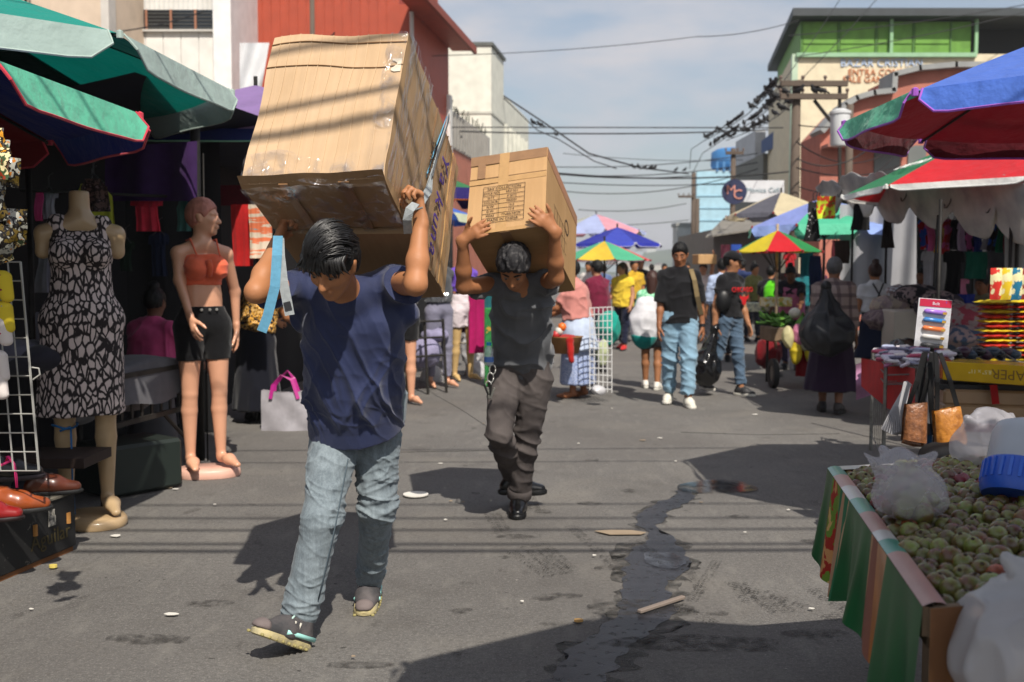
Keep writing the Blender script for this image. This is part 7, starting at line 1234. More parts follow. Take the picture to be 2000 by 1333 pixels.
for i, (lb, c_, x0, y0, x1, y1, D, kd) in enumerate((('white t shirt low in the right stall', 'b4b4bc', 1800, 490, 1830, 560, 10.8, 'tee'), ('dark green shirt with white hem in the right stall', '14584a', 1886, 492, 1928, 545, 9.8, 'towel'), ('pink folded shirt displayed low in the right stall', 'c07a9a', 1856, 545, 1894, 580, 9.9, 'tee'), ('black jacket hanging in the right stall', '121216', 1842, 490, 1884, 575, 9.8, 'tee'), ('royal blue cloth at the back of the right stall', '1a2a7a', 1866, 575, 1904, 605, 9.6, 'towel'), ('black and white dotted dress hanging under the mint umbrella', None, 1572, 395, 1604, 472, 10.8, 'dress'), ('yellow green printed shirt beside the dotted dress', None, 1596, 384, 1632, 428, 10.7, 'towel'), ('black blouse dangling from the awning corner', '121214', 1662, 390, 1702, 450, 10.2, 'tank'), ('dark brown blouse hanging from the dark post', '1e1a18', 1722, 405, 1748, 485, 10.0, 'dress'), ('patterned scarf hanging by the grey wall', '3a2c26', 1630, 470, 1660, 515, 12, 'towel'), ('maroon skirt hanging in the far right row', '501a24', 1620, 470, 1642, 560, 13, 'dress'), ('navy trousers hanging behind the seller', '222a4a', 1580, 500, 1606, 590, 14.5, 'pants'), ('teal shirt hanging high behind the seller', '1c6a6a', 1560, 490, 1588, 540, 15, 'tee'), ('red shirt hanging high behind the seller', 'a02028', 1530, 495, 1556, 540, 15.5, 'tee'), ('blue shirt at the left end of the far row', '2a4a9a', 1428, 478, 1448, 530, 24, 'towel'), ('wine red cloth at the left end of the far row', '4a1c2a', 1408, 478, 1426, 530, 25, 'towel'))):
    m_ = cloth(c_) if c_ else (printed('dots_bw', ['121214', '121214', '121214', 'd0d0d0'], 26) if i == 5 else printed('lime_print', ['a8c020', 'b8cc30', 'c04020', '3a8a30'], 16)); garment(('t_shirt', 'shirt', 't_shirt', 'jacket', 'cloth', 'dress', 'shirt', 'blouse', 'blouse', 'scarf', 'skirt', 'trousers', 'shirt', 'shirt', 'shirt', 'cloth')[i], lb, 'clothes', x0, y0, x1, y1, D, m_, kd, i * 3, GR)
garment('tarp_flap', 'small mint tarpaulin flap far down the right side', 'tarpaulin', 1345, 470, 1398, 500, 33, cloth('1fa878'), 'towel', 2, hanger=False)
# clothes heaps and table
def heap(name, label, c, r, m, seed, cat='clothes', amp=.03, vox=.014): s = SDF(vox); s.ell(c, r, None, .03); return tag(add(name, s.mesh(name, lambda p, n: amp * (ridge(p * 10, seed) ** 2 - .4)), m, None, True, True), label, cat)
for i, (px, py, D, r, c_, lb) in enumerate(((1745, 600, 10.6, (.24, .2, .12), 'a09484', 'beige clothes heap behind the white table box'), (1790, 580, 10.5, (.22, .2, .12), '1c1a20', 'black clothes heap behind the white table box'), (1760, 572, 11, (.16, .12, .08), 'c8ccd4', 'white socks heap on the far table'), (1725, 625, 10.4, (.2, .2, .10), '6a5a60', 'mauve clothes heap behind the bun girl'), (1835, 600, 9.6, (.22, .2, .14), '2a2430', 'dark plum clothes heap below the hanging shirts'), (1880, 625, 9.2, (.22, .18, .14), '8a3a48', 'rose red packets heap beside the packet stack'), (1878, 660, 9.0, (.22, .18, .10), '3a4a60', 'blue grey mixed goods heap on the table'))): heap('clothes_heap', lb, at(px, py, D), r, printed('heap_%d' % i, [c_, c_, '8a7a7a', c_], 12), i)
tb_ = thing('display_table', 'white sided table in front of the girl with the bun', 'table', gr(1760, 790)); 
mb = MB(); mb.box(at(1765, 640, 10.0) + V((0, 0, -.02)), (.30, .6, .38), Matrix.Rotation(-.16, 4, 'Z'), bev=.01); mb.build('side', paint('b9b4a8'), tb_)
for dx in (-.12, .12): mb = MB(); p = at(1765, 640, 10.0); mb.tube([V((p.x + dx, p.y - .2, 0)), V((p.x + dx, p.y - .2, p.z - .1))], .015, 6); mb.build('leg', STEEL, tb_)
heap('black_bag', 'black bag slumped below the white sided table', at(1772, 700, 8.6), (.20, .18, .16), PB, 4, 'bag')
# wire basket table with red cloth
WT = thing('wire_table', 'wire basket table full of small packets behind the handbags', 'table', gr(1800, 880)); WIR = metal_('8a8a86', .4); wa, wb2, wc, wd = at(1705, 685, 7.6), at(1960, 690, 6.6), at(1985, 705, 5.9), at(1730, 715, 6.6)
for z in (0, -.06, -.12): mb = MB(); P4 = [p + V((0, 0, z)) for p in (wa, wb2, wc, wd, wa)]; mb.tube(P4, .005, 5); mb.build('wire', WIR, WT)
for i in range(14): a, b = wa.lerp(wd, i / 13), wb2.lerp(wc, i / 13); mb = MB(); mb.tube([a + V((0, 0, -.12)), b + V((0, 0, -.12))], .003, 4); mb.build('wire', WIR, WT)
for p in (wa, wb2, wc, wd): mb = MB(); mb.tube([p, V((p.x, p.y, 0))], .012, 6); mb.build('leg', WIR, WT)
for i in range(8): p = wa.lerp(wd, i / 7); mb = MB(); mb.tube([p + V((0, 0, -.3)), V((p.x, p.y, .12))], .003, 4); mb.build('wire', WIR, WT)
mb = MB(); mb.tube([V((wa.x, wa.y, .12)), V((wd.x, wd.y, .12)), V((wc.x, wc.y, .12))], .004, 5); mb.build('wire', WIR, WT)
drape('red_cloth', 'red cloth hanging over the left end of the wire table', 'cloth', lambda u, v: at(1682 + 105 * u, 700 + 20 * u + (70 + 38 * u - 30 * abs(u - .5)) * v, 7.25 - .9 * u + .02 * math.sin(u * 9 + v * 3)), 16, 10, cloth('c01f1c'))
drape('pink_cloth', 'pink and lilac cloth edge behind the red cloth', 'cloth', lambda u, v: at(1672 + 30 * u, 712 + 70 * v - 10 * u, 7.5 + .03 * math.sin(v * 8)), 6, 8, cloth('a87a9a'))
pk = ['c8c0cc', 'd0c8c8', 'b06a90', 'a8b0c8', '8a8aa0', 'd8d4d8', 'c04a6a', '5a5a74']
for i in range(70):
    u, v = RNG.rand(), RNG.rand(); p = (wa.lerp(wb2, u * .55)).lerp(wd.lerp(wc, u * .55), v) + V((0, 0, .0 + .05 * RNG.rand())); M = Matrix.Rotation(RNG.uniform(0, 3), 4, 'Z') @ Matrix.Rotation(RNG.uniform(-.5, .5), 4, 'X'); mb = MB(); mb.box(p, (.10, .07, .022), M, bev=.008); tag(mb.build('small_packet', plastic(pk[i % 8], .35)), 'small wrapped packet heaped in the wire basket table', 'packet', 'packets in the wire table')
for i in range(9): p = at(1868 + 14 * i, 693 - 5 * (i % 2), 6.6); heap('scrunchie', 'dark shiny scrunchie piled behind the yellow paper box', p, (.05, .05, .035), mat('scrunchie_%d' % (i % 3), ('16161c', '3a1a30', '2a3a4a')[i % 3], .25, var=.4), i, 'hair tie', .012, .008)['group'] = 'scrunchies on the wire table'
yb = thing('paper_box', 'yellow printed paper box under clear wrap at right', 'box', at(1930, 745, 5.6)); ya_, yc_ = at(1868, 725, 5.7), at(2060, 738, 5.35); M = frame((ya_ + yc_) / 2, (yc_ - ya_), (0, 0, 1)); mb = MB(); L = (yc_ - ya_).length; mb.box((ya_ + yc_) / 2 + V((.02, .12, 0)), (L, .24, .105), Matrix.Rotation(math.atan2((yc_ - ya_).y, (yc_ - ya_).x), 4, 'Z'), bev=.004); mb.build('carton', mat('yellow_print', 'd0a818', .25, coat=.4, var=.12), yb)
text('print', 'PAPER', .075, mat('print_brown', '7a5a10', .6), yb, frame(at(1975, 732, 5.38) + V((0, -.01, 0)), -(yc_ - ya_), (0, 0, -1)), extr=.001); text('print', '8.5" x 11"', .030, mat('print_cream', 'e8dca0', .6), yb, frame(at(1912, 726, 5.52) + V((0, -.012, .0)), -(yc_ - ya_), (0, 0, -1)), extr=.001)
mb = MB(); mb.box(at(1858, 722, 5.75) + V((0, .1, 0)), (.06, .24, .108), Matrix.Rotation(-.3, 4, 'Z'), bev=.004); mb.build('wrapped_end', mat('orange_print', 'a8501c', .25, coat=.4), yb)
for i, (z0, c_) in enumerate(((772, '8a6f52'), (800, '8f7456'))): mb = MB(); mb.box(at(1955, z0, 5.75), (.66, .36, .085), Matrix.Rotation(-.25, 4, 'Z'), bev=.012); o = tag(mb.build('wrapped_parcel', mat('kraft_%d' % i, c_, .4, var=.25, coat=.25, nscale=5)), ('upper', 'lower')[i] + ' brown wrapped parcel under the yellow paper box', 'parcel')
rs = thing('red_stand', 'red metal stand carrying the wrapped parcels', 'stand', gr(1940, 1000)); mb = MB(); mb.box(at(1955, 828, 5.8), (.72, .4, .05), Matrix.Rotation(-.25, 4, 'Z')); mb.build('shelf', paint('8a1418', .4), rs); mb = MB(); mb.box(at(1955, 752, 5.8), (.72, .4, .03), Matrix.Rotation(-.25, 4, 'Z')); mb.build('shelf', paint('17171a', .6), rs)
for px in (1880, 2030): p = at(px, 828, 5.75); mb = MB(); mb.box(V((p.x, p.y, p.z / 2)), (.03, .03, p.z)); mb.build('leg', paint('8a1418', .4), rs)
strip(rs, 'ribbon', [at(1940, 752, 5.55), at(1945, 790, 5.53)], V((1, 0, 0)), .04, cloth('8a1010'), .002, True)
# packet stacks
PKT = [printed('packet_yellow', ['c8b018', 'd8c020', 'c8b018', 'a02018'], 20), printed('packet_red', ['b01c1c', 'c02a20', 'a01818', 'd8c020'], 20)]
for col in range(2):
    for i in range(13):
        c = at(1946 + 66 * col + 3 * math.sin(i * 2), 702 - 9.3 * i, 7.3); mb = MB()
        for sd in (-1, 1): mb.grid(lambda u, v: c + V(((u - .5) * .24, (v - .5) * .18, sd * .018 * (math.sin(u * 3.14) * math.sin(v * 3.14)) ** .5 + .003 * math.sin(u * 20 + i))), 8, 5)
        tag(mb.build('snack_packet', PKT[i % 2], smooth=True), '%s packet from the bottom of the %s packet stack' % (('first', 'second', 'third', 'fourth', 'fifth', 'sixth', 'seventh', 'eighth', 'ninth', 'tenth', 'eleventh', 'twelfth', 'topmost')[i], ('left', 'right')[col]), 'packet', 'stacked packets')
for i, (px, c_) in enumerate(((1946, 'c02a20'), (1966, 'd0b020'), (1986, '1a6a8a'), (2006, '8a2a20'))):
    c = at(px, 555, 7.1); mb = MB()
    for sd in (-1, 1): mb.grid(lambda u, v: c + V(((u - .5) * .085, sd * .02 * math.sin(u * 3.14) * math.sin(v * 3.14) ** .6, (v - .5) * .22)) , 6, 8)
    tag(mb.build('hanging_packet', printed('hang_%d' % i, [c_, c_, 'd8d0a0', '2a8a30'], 14), smooth=True), ('red', 'yellow', 'teal', 'brown red')[i] + ' snack packet hanging above the packet stacks', 'packet')
# lighter card on its rod, handbags, hangers
rd = thing('display_rod', 'dark upright display rod from which the handbags hang', 'rod', gr(1826, 1010)); Dk = 4.7; x = X(1828, Dk); mb = MB(); mb.tube([(x, Dk + .03, 0), (x, Dk + .03, Zf(575, Dk))], .010, 8); mb.build('rod', STEEL, rd); mb = MB(); mb.tube([V((x, Dk + .03, Zf(560, Dk))), V((x + .01, Dk + .03, Zf(420, Dk)))], .005, 6); mb.build('hook_wire', STEEL, rd); mb = MB(); mb.lathe([(0, .03), (.16, .03), (.18, 0), (0, 0)], (x, Dk + .03, 0), 16); mb.build('foot', STEEL, rd)
lc = thing('lighter_card', 'hanging display card of coloured lighters in clear blisters', 'card', at(1822, 683, Dk)); A_, B_ = at(1797, 582, Dk), at(1785, 676, Dk); dx_ = at(1862, 587, Dk) - A_; dz_ = A_ - B_; CM = frame(B_, dx_, dz_); cw, chh = dx_.length, dz_.length
mb = MB(); mb.box((cw / 2, chh / 2, 0), (cw, chh, .004)); me = mb.mesh('card'); me.transform(CM); add('card', me, mat('card_white', 'c9c9cd', .3, coat=.5, var=.08), lc)
mb = MB(); mb.box((cw / 2 + .002, chh - .020, .003), (cw * .95, .034, .003)); me = mb.mesh('hd'); me.transform(CM); add('header', me, printed('card_header', ['6a2a8a', 'b02040', '3a3a9a'], 26), lc); text('header_text', 'Bolt', .020, plastic('d8d8e0'), lc, CM @ Matrix.Translation((cw * .52, chh - .022, .0055)), extr=.0005)
for i, c_ in enumerate(('9a6ac8', '2a7ac0', 'd8733a', 'd8d6d2', '3a3a3e')):
    yy_ = chh - .058 - i * .0385; mb = MB(); mb.tube([V((.026, yy_, .010)), V((.034, yy_, .011)), V((cw - .03, yy_ - .004, .011)), V((cw - .022, yy_ - .004, .010))], [.004, .011, .011, .004], 10); me = mb.mesh('l'); me.transform(CM); add('lighter', me, plastic(c_, .25), lc, smooth=True); mb = MB(); mb.box((cw - .036, yy_ - .005, .021), (.018, .012, .002)); me = mb.mesh('s'); me.transform(CM); add('sticker', me, mat('sticker_gold', 'b08a30', .4), lc)
    mb = MB(); mb.box((cw / 2, yy_, .012), (cw * .94, .031, .026), bev=.006); me = mb.mesh('b'); me.transform(CM); add('blister', me, film_mat('blister', .10, .05), lc)
LEA = [mat('leather_croc', '8a5a38', .32, c2='5f3a22', nscale=40, bump=1, bscale=70, coat=.2), mat('leather_amber', 'b4762e', .32, c2='8a5418', nscale=30, bump=1, bscale=60, coat=.25)]
def handbag(label, c0, c1, c2, c3, D, m, straps):
    t = thing('handbag', label, 'handbag', at(*c2, D)); P = [at(*q, D) for q in (c0, c1, c2, c3)]
    for sd in (-1, 1): mb = MB(); mb.grid(lambda u, v: (P[0].lerp(P[1], u)).lerp(P[3].lerp(P[2], u), v) + V((0, sd * (.012 + .028 * v * math.sin(u * 3.14) ** .5) + .004 * math.sin(u * 9 + v * 5), 0)), 10, 10); mb.build('body' if sd > 0 else 'front', m, t, smooth=True)
    mb = MB(); mb.grid(lambda u, v: (P[0].lerp(P[1], u)).lerp(P[3].lerp(P[2], u), v * .93) + V((0, -.022 - .034 * (v ** .6) * math.sin(u * 3.14) ** .4, .0)), 10, 10); mb.build('flap', m, t, smooth=True)
    mb = MB(); mb.tube([P[3] + V((.004, 0, 0)), P[3].lerp(P[2], .5) + V((0, -.01, -.006)), P[2]], .010, 6); mb.build('bottom_edge', m, t, smooth=True)
    for (a, b) in straps: strip(t, 'strap', [at(*a, D + .01), at((a[0] + b[0]) / 2 + 2, (a[1] + b[1]) / 2, D - .02), at(*b, D)], V((1, .2, 0)), .022, cloth('121213', .5), .002, True)
    return t
handbag('dark brown crocodile textured handbag hanging below the lighter card', (1768, 790), (1808, 785), (1806, 870), (1760, 862), 4.65, LEA[0], (((1805, 690), (1772, 800)), ((1820, 690), (1800, 790)))); handbag('amber brown handbag with a wavy embossed flap', (1822, 803), (1872, 793), (1886, 866), (1828, 884), 4.6, LEA[1], (((1828, 690), (1830, 805)), ((1836, 690), (1870, 795))))
mb = MB(); mb.box(at(1813, 840, 4.7), (.025, .03, .16)); tag(mb.build('wallet', plastic('14507a', .4)), 'blue wallet squeezed between the two handbags', 'wallet')
for k, xx in enumerate((1800, 1812, 1818)): strip(rd, 'loose_strap', [at(xx + 8, 688, 4.68), at(xx - 2, 760, 4.66), at(xx - 6 + 6 * k, 850, 4.68)], V((1, .2, 0)), .022, cloth('141415', .5) if k != 1 else mat('strap_grey_b', '5a5a5e', .5), .002, True)
wh = thing('plastic_sheets', 'bunch of thin white plastic bags hanging left of the handbags', 'bags', at(1745, 850, 4.75))
for k in range(9): strip(wh, 'sheet', [at(1772 + .6 * k, 748, 4.72 + .01 * k), at(1762 - 1.5 * k, 795, 4.70 + .012 * k), at(1768 - 5.2 * k, 850 - 2 * abs(k - 4), 4.68 + .012 * k)], V((1, .5, .35)), .045, mat('thin_white_bag', 'c8c8cc', .3, transl=.35, var=.1), .0015, True)
heap('black_cloth', 'black cloth pile at the foot of the display rod', at(1850, 905, 4.5), (.14, .12, .09), mat('heap_black', '0e0e10', .8), 5, 'cloth')
# vegetable cart
vc = thing('vegetable_cart', 'small two wheeled vegetable cart with a red skirt', 'cart', gr(1545, 755)); CD = 12.0; cc = at(1545, 690, CD); CW = mat('cart_wood', '7a6650', .8, var=.3)
mb = MB(); mb.box((cc.x, cc.y, .62), (.62, .5, .16), bev=.01); mb.build('tray', CW, vc)
for sx in (-.26, .22):
    wc_ = V((cc.x + sx, cc.y - .22, .17)); mb = MB(); mb.lathe([(.10, -.03), (.17, -.03), (.175, 0), (.17, .03), (.10, .03), (.10, -.03)], wc_, 20, Matrix.Rotation(math.pi / 2, 4, 'Y')); wh_ = autosmooth(mb.build('wheel', plastic('141414', .7), vc)); mb = MB(); mb.lathe([(0, .02), (.10, .02), (.10, -.02), (0, -.02)], wc_, 14, Matrix.Rotation(math.pi / 2, 4, 'Y')); mb.build('rim', metal_('6a6864'), wh_)
for sx in (-.28, .28): mb = MB(); mb.tube([V((cc.x + sx, cc.y, .05)), V((cc.x + sx, cc.y, .62))], .016, 6); mb.build('leg', STEEL, vc)
drape('red_skirt', 'dark red cloth skirt hanging from the vegetable cart', 'cloth', lambda u, v: V((cc.x - .02 + .34 * u, cc.y - .27 + .03 * math.sin(u * 14), .60 - .46 * v)), 14, 6, cloth('7a1018'))
LG = mat('leafy_green', '5f8f2c', .6, c2='3a6a1c', nscale=20)
for i in range(40):
    p = V((cc.x + RNG.uniform(-.3, .26), cc.y + RNG.uniform(-.22, .22), .72 + .09 * RNG.rand())); mb = MB(); R = Matrix.Rotation(RNG.uniform(0, 6), 3, 'Z') @ Matrix.Rotation(RNG.uniform(-.5, .9), 3, 'X')
    mb.grid(lambda u, v: p + R @ V(((u - .5) * .11 * math.sin(v * 2.8 + .2), (v - .3) * .15, .02 * math.sin(u * 6) + .03 * v * v)), 4, 5); tag(mb.build('green_vegetable', LG, smooth=True), 'leafy green vegetable piled on the cart tray', 'vegetable', 'greens on the cart')
for i, (px, py, c_) in enumerate(((1555, 690, 'd8c030'), (1540, 660, 'd8d0a0'), (1575, 665, 'c8c8b0'), (1560, 655, 'd080a0'), (1585, 690, 'd8c838'))): heap('produce_bag', ('yellow', 'cream', 'white', 'pink', 'bright yellow')[i] + ' plastic produce bag hanging on the cart front', at(px, py, 11.6), (.07, .06, .13), mat('pbag_%d' % i, c_, .3, transl=.3, var=.15), i, 'bag', .02, .010)
heap('white_cabbage', 'white bundle resting on top of the greens', at(1552, 612, 11.9), (.07, .07, .06), cloth('cfcabc'), 3, 'bundle', .01, .010)
heap('red_bag', 'dark red bag standing behind the capped man', at(1500, 690, 13.2), (.17, .14, .2), cloth('6a1018'), 5, 'bag')
for i, (px, py, D, c_) in enumerate(((1515, 590, 13.6, 'c8b060'), (1480, 600, 14, 'a8a8a0'))): mb = MB(); mb.box(at(px, py, D), (.36, .3, .12), bev=.01); tag(mb.build('produce_tray', printed('tray_%d' % i, [c_, 'd8d8c0', c_, '7a9a3a'], 18)), ('yellow fruit tray beside the seller', 'pale produce tray behind the capped man')[i], 'tray')
g2 = thing('grid_rack', 'white wire grid panel standing beside the pink topped woman', 'rack', gr(1180, 770))
for i in range(13): mb = MB(); mb.tube([at(1152, 602 + 13 * i, 10.3), at(1195, 600 + 13.4 * i, 10.5)], .006, 4, cap=False); mb.build('wire', mat('grid_white_b', 'c9c9c8', .5), g2)
for i in range(6): mb = MB(); mb.tube([at(1152 + 8.6 * i, 601, 10.3 + .04 * i), at(1152 + 8.6 * i, 762 + i, 10.3 + .04 * i)], .006, 4); mb.build('wire', mat('grid_white_b'), g2)
heap('teal_sack', 'teal sack behind the white wire grid panel', at(1188, 640, 11.5), (.13, .12, .2), cloth('1a9080'), 6, 'sack'); heap('white_bag', 'white crumpled bag at the foot of the wire grid panel', at(1168, 763, 10.2), (.07, .06, .045), mat('bag_white'), 7, 'bag', .02, .008); heap('mixed_bag', 'pale green bag hung on the wire grid panel', at(1176, 690, 10.9), (.08, .07, .14), cloth('a8b08a'), 8, 'bag')
mb = MB(); mb.box(at(1152, 690, 11.2), (.3, .3, .3), bev=.01); tag(mb.build('plastic_crate', plastic('4a2a5a', .5)), 'purple crate behind the pink topped woman', 'crate')
# ------------------------------------------------------------------ fruit stall in the right foreground
TZ = .665; A = gr(1622, 945, TZ); B = gr(1812, 1236, TZ); ex = (gr(2000, 926, TZ) - A).normalized(); ey = (B - A); LY = ey.length; ey.normalize(); WX = 1.15
ft = thing('fruit_table', 'fruit stall table covered with a printed plastic cloth', 'table', V((A.x + .5, A.y - .5, 0))); PT = lambda u, v, z=0.0: A + ex * WX * u + ey * LY * v + V((0, 0, z))
mb = MB(); mb.raw([PT(0, 0, -.03), PT(1, 0, -.03), PT(1, 1, -.03), PT(0, 1, -.03), PT(0, 0, -.002), PT(1, 0, -.002), PT(1, 1, -.002), PT(0, 1, -.002)], [(3, 2, 1, 0), (4, 5, 6, 7), (0, 1, 5, 4), (1, 2, 6, 5), (2, 3, 7, 6), (3, 0, 4, 7)]); mb.build('top', CW, ft)
for u, v in ((.30, .10), (.96, .04), (.96, .96), (.45, .93)): p = PT(u, v); mb = MB(); mb.box(V((p.x, p.y, (TZ - .03) / 2)), (.05, .05, TZ - .03)); mb.build('leg', CW, ft)
for (u0, v0, u1, v1) in ((0, 0, 1, 0), (0, 0, 0, 1), (0, 1, 1, 1)): a, b = PT(u0, v0, .02), PT(u1, v1, .02); mb = MB(); mb.box((a + b) / 2, ((b - a).length, .02, .055), Matrix.Rotation(math.atan2((b - a).y, (b - a).x), 4, 'Z')); mb.build('rim_board', CW, ft)
OIL = [mat('oilcloth_green', '0c5a2e', .4, var=.25), printed('oilcloth_veg', ['b0703a', 'c8905a', 'a02a1c', '6a8a2c', 'd0a868'], 10), printed('oilcloth_stripe', ['8a5a4a', 'b08868', '1f6a44', 'b89878'], 9, (.5, .5, .1)), mat('oilcloth_white', 'c0bdb8', .3, coat=.3), mat('oilcloth_orange', 'b06a2c', .35, coat=.3, var=.3)]
segs = [(0, .10, 0), (.10, .22, 1), (.22, .34, 2), (.34, .46, 0), (.46, .60, 0), (.60, .66, 2), (.66, .74, 4), (.74, 1.0, 0)]
for i, (v0, v1, mi) in enumerate(segs):
    def side(u, v):
        t_ = v0 + (v1 - v0) * u; hang = (.24 + .05 * math.sin(t_ * 9) + .08 * t_) * v; return PT(0, t_, .048) + ex * (-.012 - .03 * v - .018 * math.sin(t_ * 26) * v - .012 * math.sin(t_ * 61) * v) + V((0, 0, -hang))
    mb = MB(); mb.grid(side, 10, 8); mb.build('cloth_hang', OIL[mi], ft, smooth=True)
    mb = MB(); mb.grid(lambda u, v: PT(0, v0 + (v1 - v0) * u, .050) + ex * (-.012 + .05 * v) + V((0, 0, .006 * math.sin(v * 3.14))), 6, 4); mb.build('cloth_edge', [mat('oilcloth_teal', '3f8a78', .3, coat=.3), mat('oilcloth_pink', 'b08a80', .35), OIL[3]][i % 3], ft, smooth=True)
mb = MB(); mb.grid(lambda u, v: PT(u, 0, .05) + V((0, .0, 0)) - ey * (.012 + .02 * v) + V((0, 0, -.2 * v)), 20, 4); mb.build('cloth_hang', OIL[3], ft, smooth=True); mb = MB(); mb.grid(lambda u, v: PT(u, 0, .052) - ey * (.012 - .06 * v), 14, 3); mb.build('cloth_edge', OIL[3], ft, smooth=True)
mb = MB(); mb.grid(lambda u, v: PT(u * .5, 1, .05) + ey * (.016 + .01 * v) + V((0, 0, -.45 * v)), 8, 5); mb.build('front_card', mat('wet_card', '6f4a2c', .6, c2='a87a4a', nscale=5), ft)
def fruit_mat(key, ca, cb):
    m = mat(key, ca, .24, c2=cb, nscale=1.1, lo=.40, hi=.60, spec=.6, bump=.15, bscale=9); nt = m.node_tree; b = nt.nodes['Principled BSDF']; N = nt.nodes.new; lk = nt.links.new; oi = N('ShaderNodeObjectInfo'); hs = N('ShaderNodeHueSaturation'); src = b.inputs['Base Color'].links[0].from_socket
    mr = N('ShaderNodeMapRange'); mr.inputs['To Min'].default_value = .485; mr.inputs['To Max'].default_value = .53; lk(oi.outputs['Random'], mr.inputs['Value']); lk(mr.outputs[0], hs.inputs['Hue']); mv = N('ShaderNodeMapRange'); mv.inputs['To Min'].default_value = .65; mv.inputs['To Max'].default_value = 1.25; lk(oi.outputs['Random'], mv.inputs['Value']); lk(mv.outputs[0], hs.inputs['Value']); lk(src, hs.inputs['Color']); lk(hs.outputs[0], b.inputs['Base Color']); return m
FMAT = [fruit_mat('fruit_green', '74783a', '5f4a2c'), fruit_mat('fruit_mixed', '63632f', '5f3322'), fruit_mat('fruit_maroon', '642f24', '565029'), fruit_mat('fruit_red', '8a2028', '661a20')]
fmesh = []
for k in range(4):
    mb = MB(); n = 14; prof = [(0, -.92), (.30, -.90), (.62, -.72), (.86, -.38), (.96, 0), (.88, .40), (.64, .74), (.32, .92), (.16, .93), (.08, .86), (0, .84)]; mb.lathe(prof, (0, 0, 0), n); me = mb.mesh('fruit'); me.materials.append(FMAT[k]); me.polygons.foreach_set('use_smooth', [True] * len(me.polygons)); fmesh.append(me)
stem = MB(); stem.lathe([(.17, .90), (.15, 1.0), (.05, .96), (0, .94)], (0, 0, 0), 8); sme = stem.mesh('calyx'); sme.materials.append(mat('calyx_brown', '3a2a1c', .8))
cand = []
for row in range(44):
    for colm in range(28):
        u = (colm + .5 * (row % 2) + RNG.uniform(-.16, .16)) * .046 / WX + .05; v = (row + RNG.uniform(-.16, .16)) * .041 / LY + .035
        if not (.04 < u < .97 and .02 < v < .97): continue
        hz = .028 + .075 * (math.sin(min(1, u * 1.4) * math.pi * .6) * math.sin(min(1, v * 1.05) * math.pi) ** .5) + RNG.uniform(-.008, .010); p = PT(u, v, hz); d_ = p - CAM; px = 1000 + 2000 * d_.x / d_.dot(_F); py = 666.5 - 2000 * d_.dot(_U) / d_.dot(_F); cand.append((px, py, p, d_.length))
vis = [c for c in cand if -20 < c[0] < 2030 and c[1] < 1350]; vis.sort(key=lambda c: c[3]); rest = vis[300:] + [c for c in cand if not (-20 < c[0] < 2030 and c[1] < 1350)]; vis = vis[:300]
def fsc(): r = RNG.uniform(.0205, .0285); return Matrix.Rotation(RNG.uniform(0, 6.28), 4, 'Z') @ Matrix.Rotation(RNG.uniform(-1.2, 1.2), 4, 'X') @ Matrix.Diagonal((r, r, r * RNG.uniform(.95, 1.12), 1))
for (px, py, p, dd) in vis:
    q = RNG.rand(); k = 0 if q < .42 else 1 if q < .80 else 2 if q < .95 else 3; o = bpy.data.objects.new('jocote_fruit', fmesh[k]); COL.objects.link(o); o.matrix_world = Matrix.Translation(p) @ fsc(); tag(o, 'small round green and maroon fruit heaped on the printed cloth table', 'fruit', 'fruit heaped on the table'); c = bpy.data.objects.new('calyx', sme); COL.objects.link(c); c.parent = o
mb = MB(); mats_i = []
for (px, py, p, dd) in rest:
    M = Matrix.Translation(p) @ fsc(); src = fmesh[0]; q = RNG.rand(); k = 0 if q < .45 else 1 if q < .85 else 2; mb.raw([M @ v.co for v in src.vertices], [tuple(f.vertices) for f in src.polygons], k)
fill = mb.build('fruit_fill', FMAT[:3], None, smooth=True); tag(fill, 'rest of the fruit heap at the far and hidden side of the table', 'fruit', kind='stuff')
mb = MB(); mb.grid(lambda u, v: PT(.03 + .94 * u, .03 + .94 * v, .004 + .055 * (math.sin(min(1, u * 1.4) * math.pi * .6) * math.sin(min(1, v * 1.05) * math.pi) ** .5)), 14, 14); tag(mb.build('fruit_bed', FMAT[1], None, smooth=True), 'dark under layer of the fruit heap', 'fruit', kind='stuff')
def film_bag(label, c, r, seed, top=None, vox=.006, a=.55, tint='d4d2d8', name='plastic_bag'):
    k = 'polybag_%s_%s' % (a, tint); m = mat(k, tint, .22, nscale=7, var=.08, transl=.3, alpha=a, spec=.8); s = SDF(vox); s.ell(c, r, None, .03)
    if top is not None: s.cone(V(c) + V((0, 0, r[2] * .4)), top, r[0] * .75, .05, .05)
    for i in range(4): an = seed + i * 1.7; q = V(top if top is not None else c) + V((.05 * math.cos(an), .04 * math.sin(an), .0)); s.cone(q, q + V((.035 * math.cos(an), .03 * math.sin(an), .03)), .022, .010, .02)
    return tag(add(name, s.mesh(name, lambda p, n: .022 * (ridge(p * [9, 9, 6] + seed, seed) ** 3 - .3) + .007 * (ridge(p * [22, 22, 12], seed + 1) ** 3 - .3)), m, None, True, True), label, 'bag')
bc = gr(1776, 972, TZ + .115); film_bag('knotted clear plastic bag of fruit standing on the heap', bc + V((0, 0, .0)), (.088, .075, .062), 3, bc + V((-.015, .02, .072)), a=.36, vox=.0045)
for i in range(14): o = bpy.data.objects.new('jocote_fruit', fmesh[(0, 1, 0, 2)[i % 4]]); COL.objects.link(o); o.matrix_world = Matrix.Translation(bc + V((RNG.uniform(-.052, .052), RNG.uniform(-.045, .04), RNG.uniform(-.04, .005)))) @ fsc(); tag(o, 'small green fruit inside the knotted clear plastic bag', 'fruit', 'fruit inside the bag')
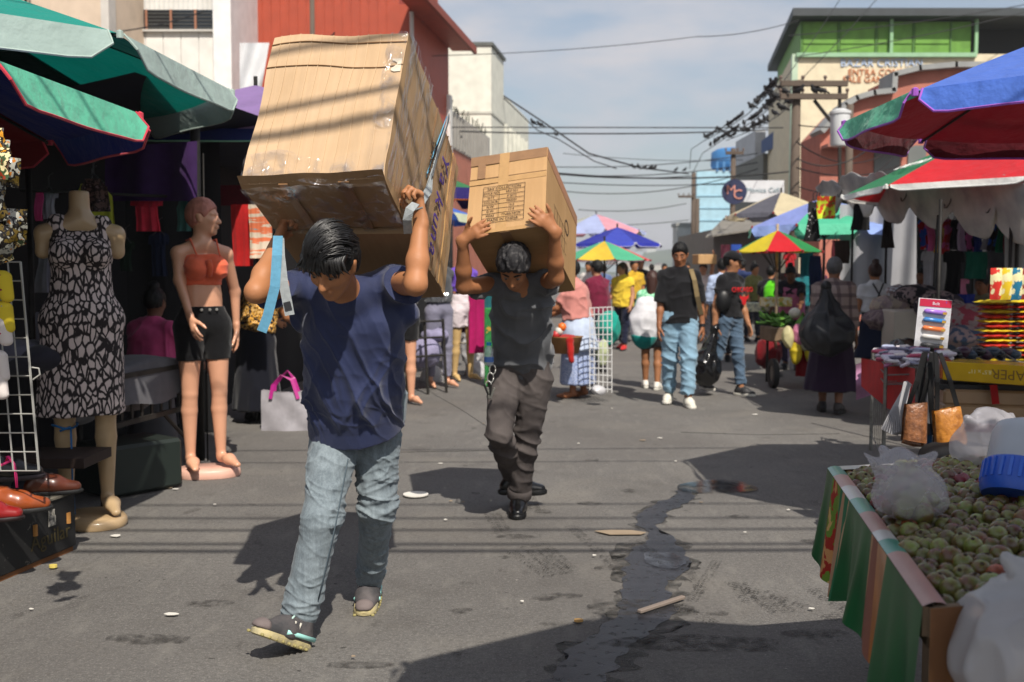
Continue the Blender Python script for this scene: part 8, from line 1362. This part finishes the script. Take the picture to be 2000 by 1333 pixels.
bc2 = at(1935, 880, 3.05); film_bag('white plastic bag behind the fruit heap beside the tub', bc2, (.10, .075, .07), 8, bc2 + V((.0, .0, .07)), a=.5, tint='c8c6cc')
tubM = Matrix.Translation(at(2010, 905, 2.55)) @ Matrix.Rotation(.35, 4, 'Y') @ Matrix.Rotation(-.35, 4, 'X'); tub = thing('plastic_tub', 'white plastic tub with a blue lower band at the right edge', 'tub', M=tubM); mb = MB(); mb.lathe([(0, .10), (.06, .10), (.09, .085), (.098, .06), (.098, -.02)], (0, 0, 0), 28); mb.build('body', mat('tub_white', 'c4cad2', .3, transl=.2), tub, world=False, smooth=True); mb = MB(); mb.lathe([(.0995, -.015), (.102, -.02), (.102, -.085), (.095, -.10), (0, -.10)], (0, 0, 0), 28); autosmooth(mb.build('band', plastic('2a5ac0', .3), tub, world=False))
for i in range(28): a0 = i * 2 * math.pi / 28; mb = MB(); mb.box((.103 * math.cos(a0), .103 * math.sin(a0), -.045), (.004, .008, .05), Matrix.Rotation(a0, 4, 'Z')); mb.build('grip_rib', plastic('3a6ad0', .3), tub, world=False)
bc3 = at(1985, 1275, 1.78); film_bag('big white plastic bag bulging in at the bottom right corner', bc3 + V((.06, 0, -.02)), (.17, .15, .13), 12, bc3 + V((.08, .02, .13)), vox=.007, a=.8, tint='c6c6c8')
mb = MB(); q = PT(.55, .52, .105); mb.box(q, (.11, .02, .006), Matrix.Rotation(.2, 4, 'Z'), bev=.002); tag(mb.build('price_card', mat('price_card', 'a8c8c8', .5)), 'pale card strip lying among the fruit', 'card')

# ------------------------------------------------------------------ air
hz = bpy.data.materials.new('haze_air'); hz.use_nodes = True; nt = hz.node_tree; nt.nodes.clear(); ho = nt.nodes.new('ShaderNodeOutputMaterial'); hv = nt.nodes.new('ShaderNodeVolumePrincipled'); hv.inputs['Density'].default_value = .00075; hv.inputs['Color'].default_value = (.86, .90, .96, 1); hv.inputs['Anisotropy'].default_value = .2; nt.links.new(hv.outputs[0], ho.inputs['Volume'])
mb = MB(); mb.box((0, 590, 34), (1840, 1300, 72)); o = mb.build('haze', hz, None, world=False); tag(o, 'pale haze filling the air over the street', 'haze', kind='stuff')
sc.cycles.volume_bounces = 0; sc.cycles.volume_step_rate = 4.0
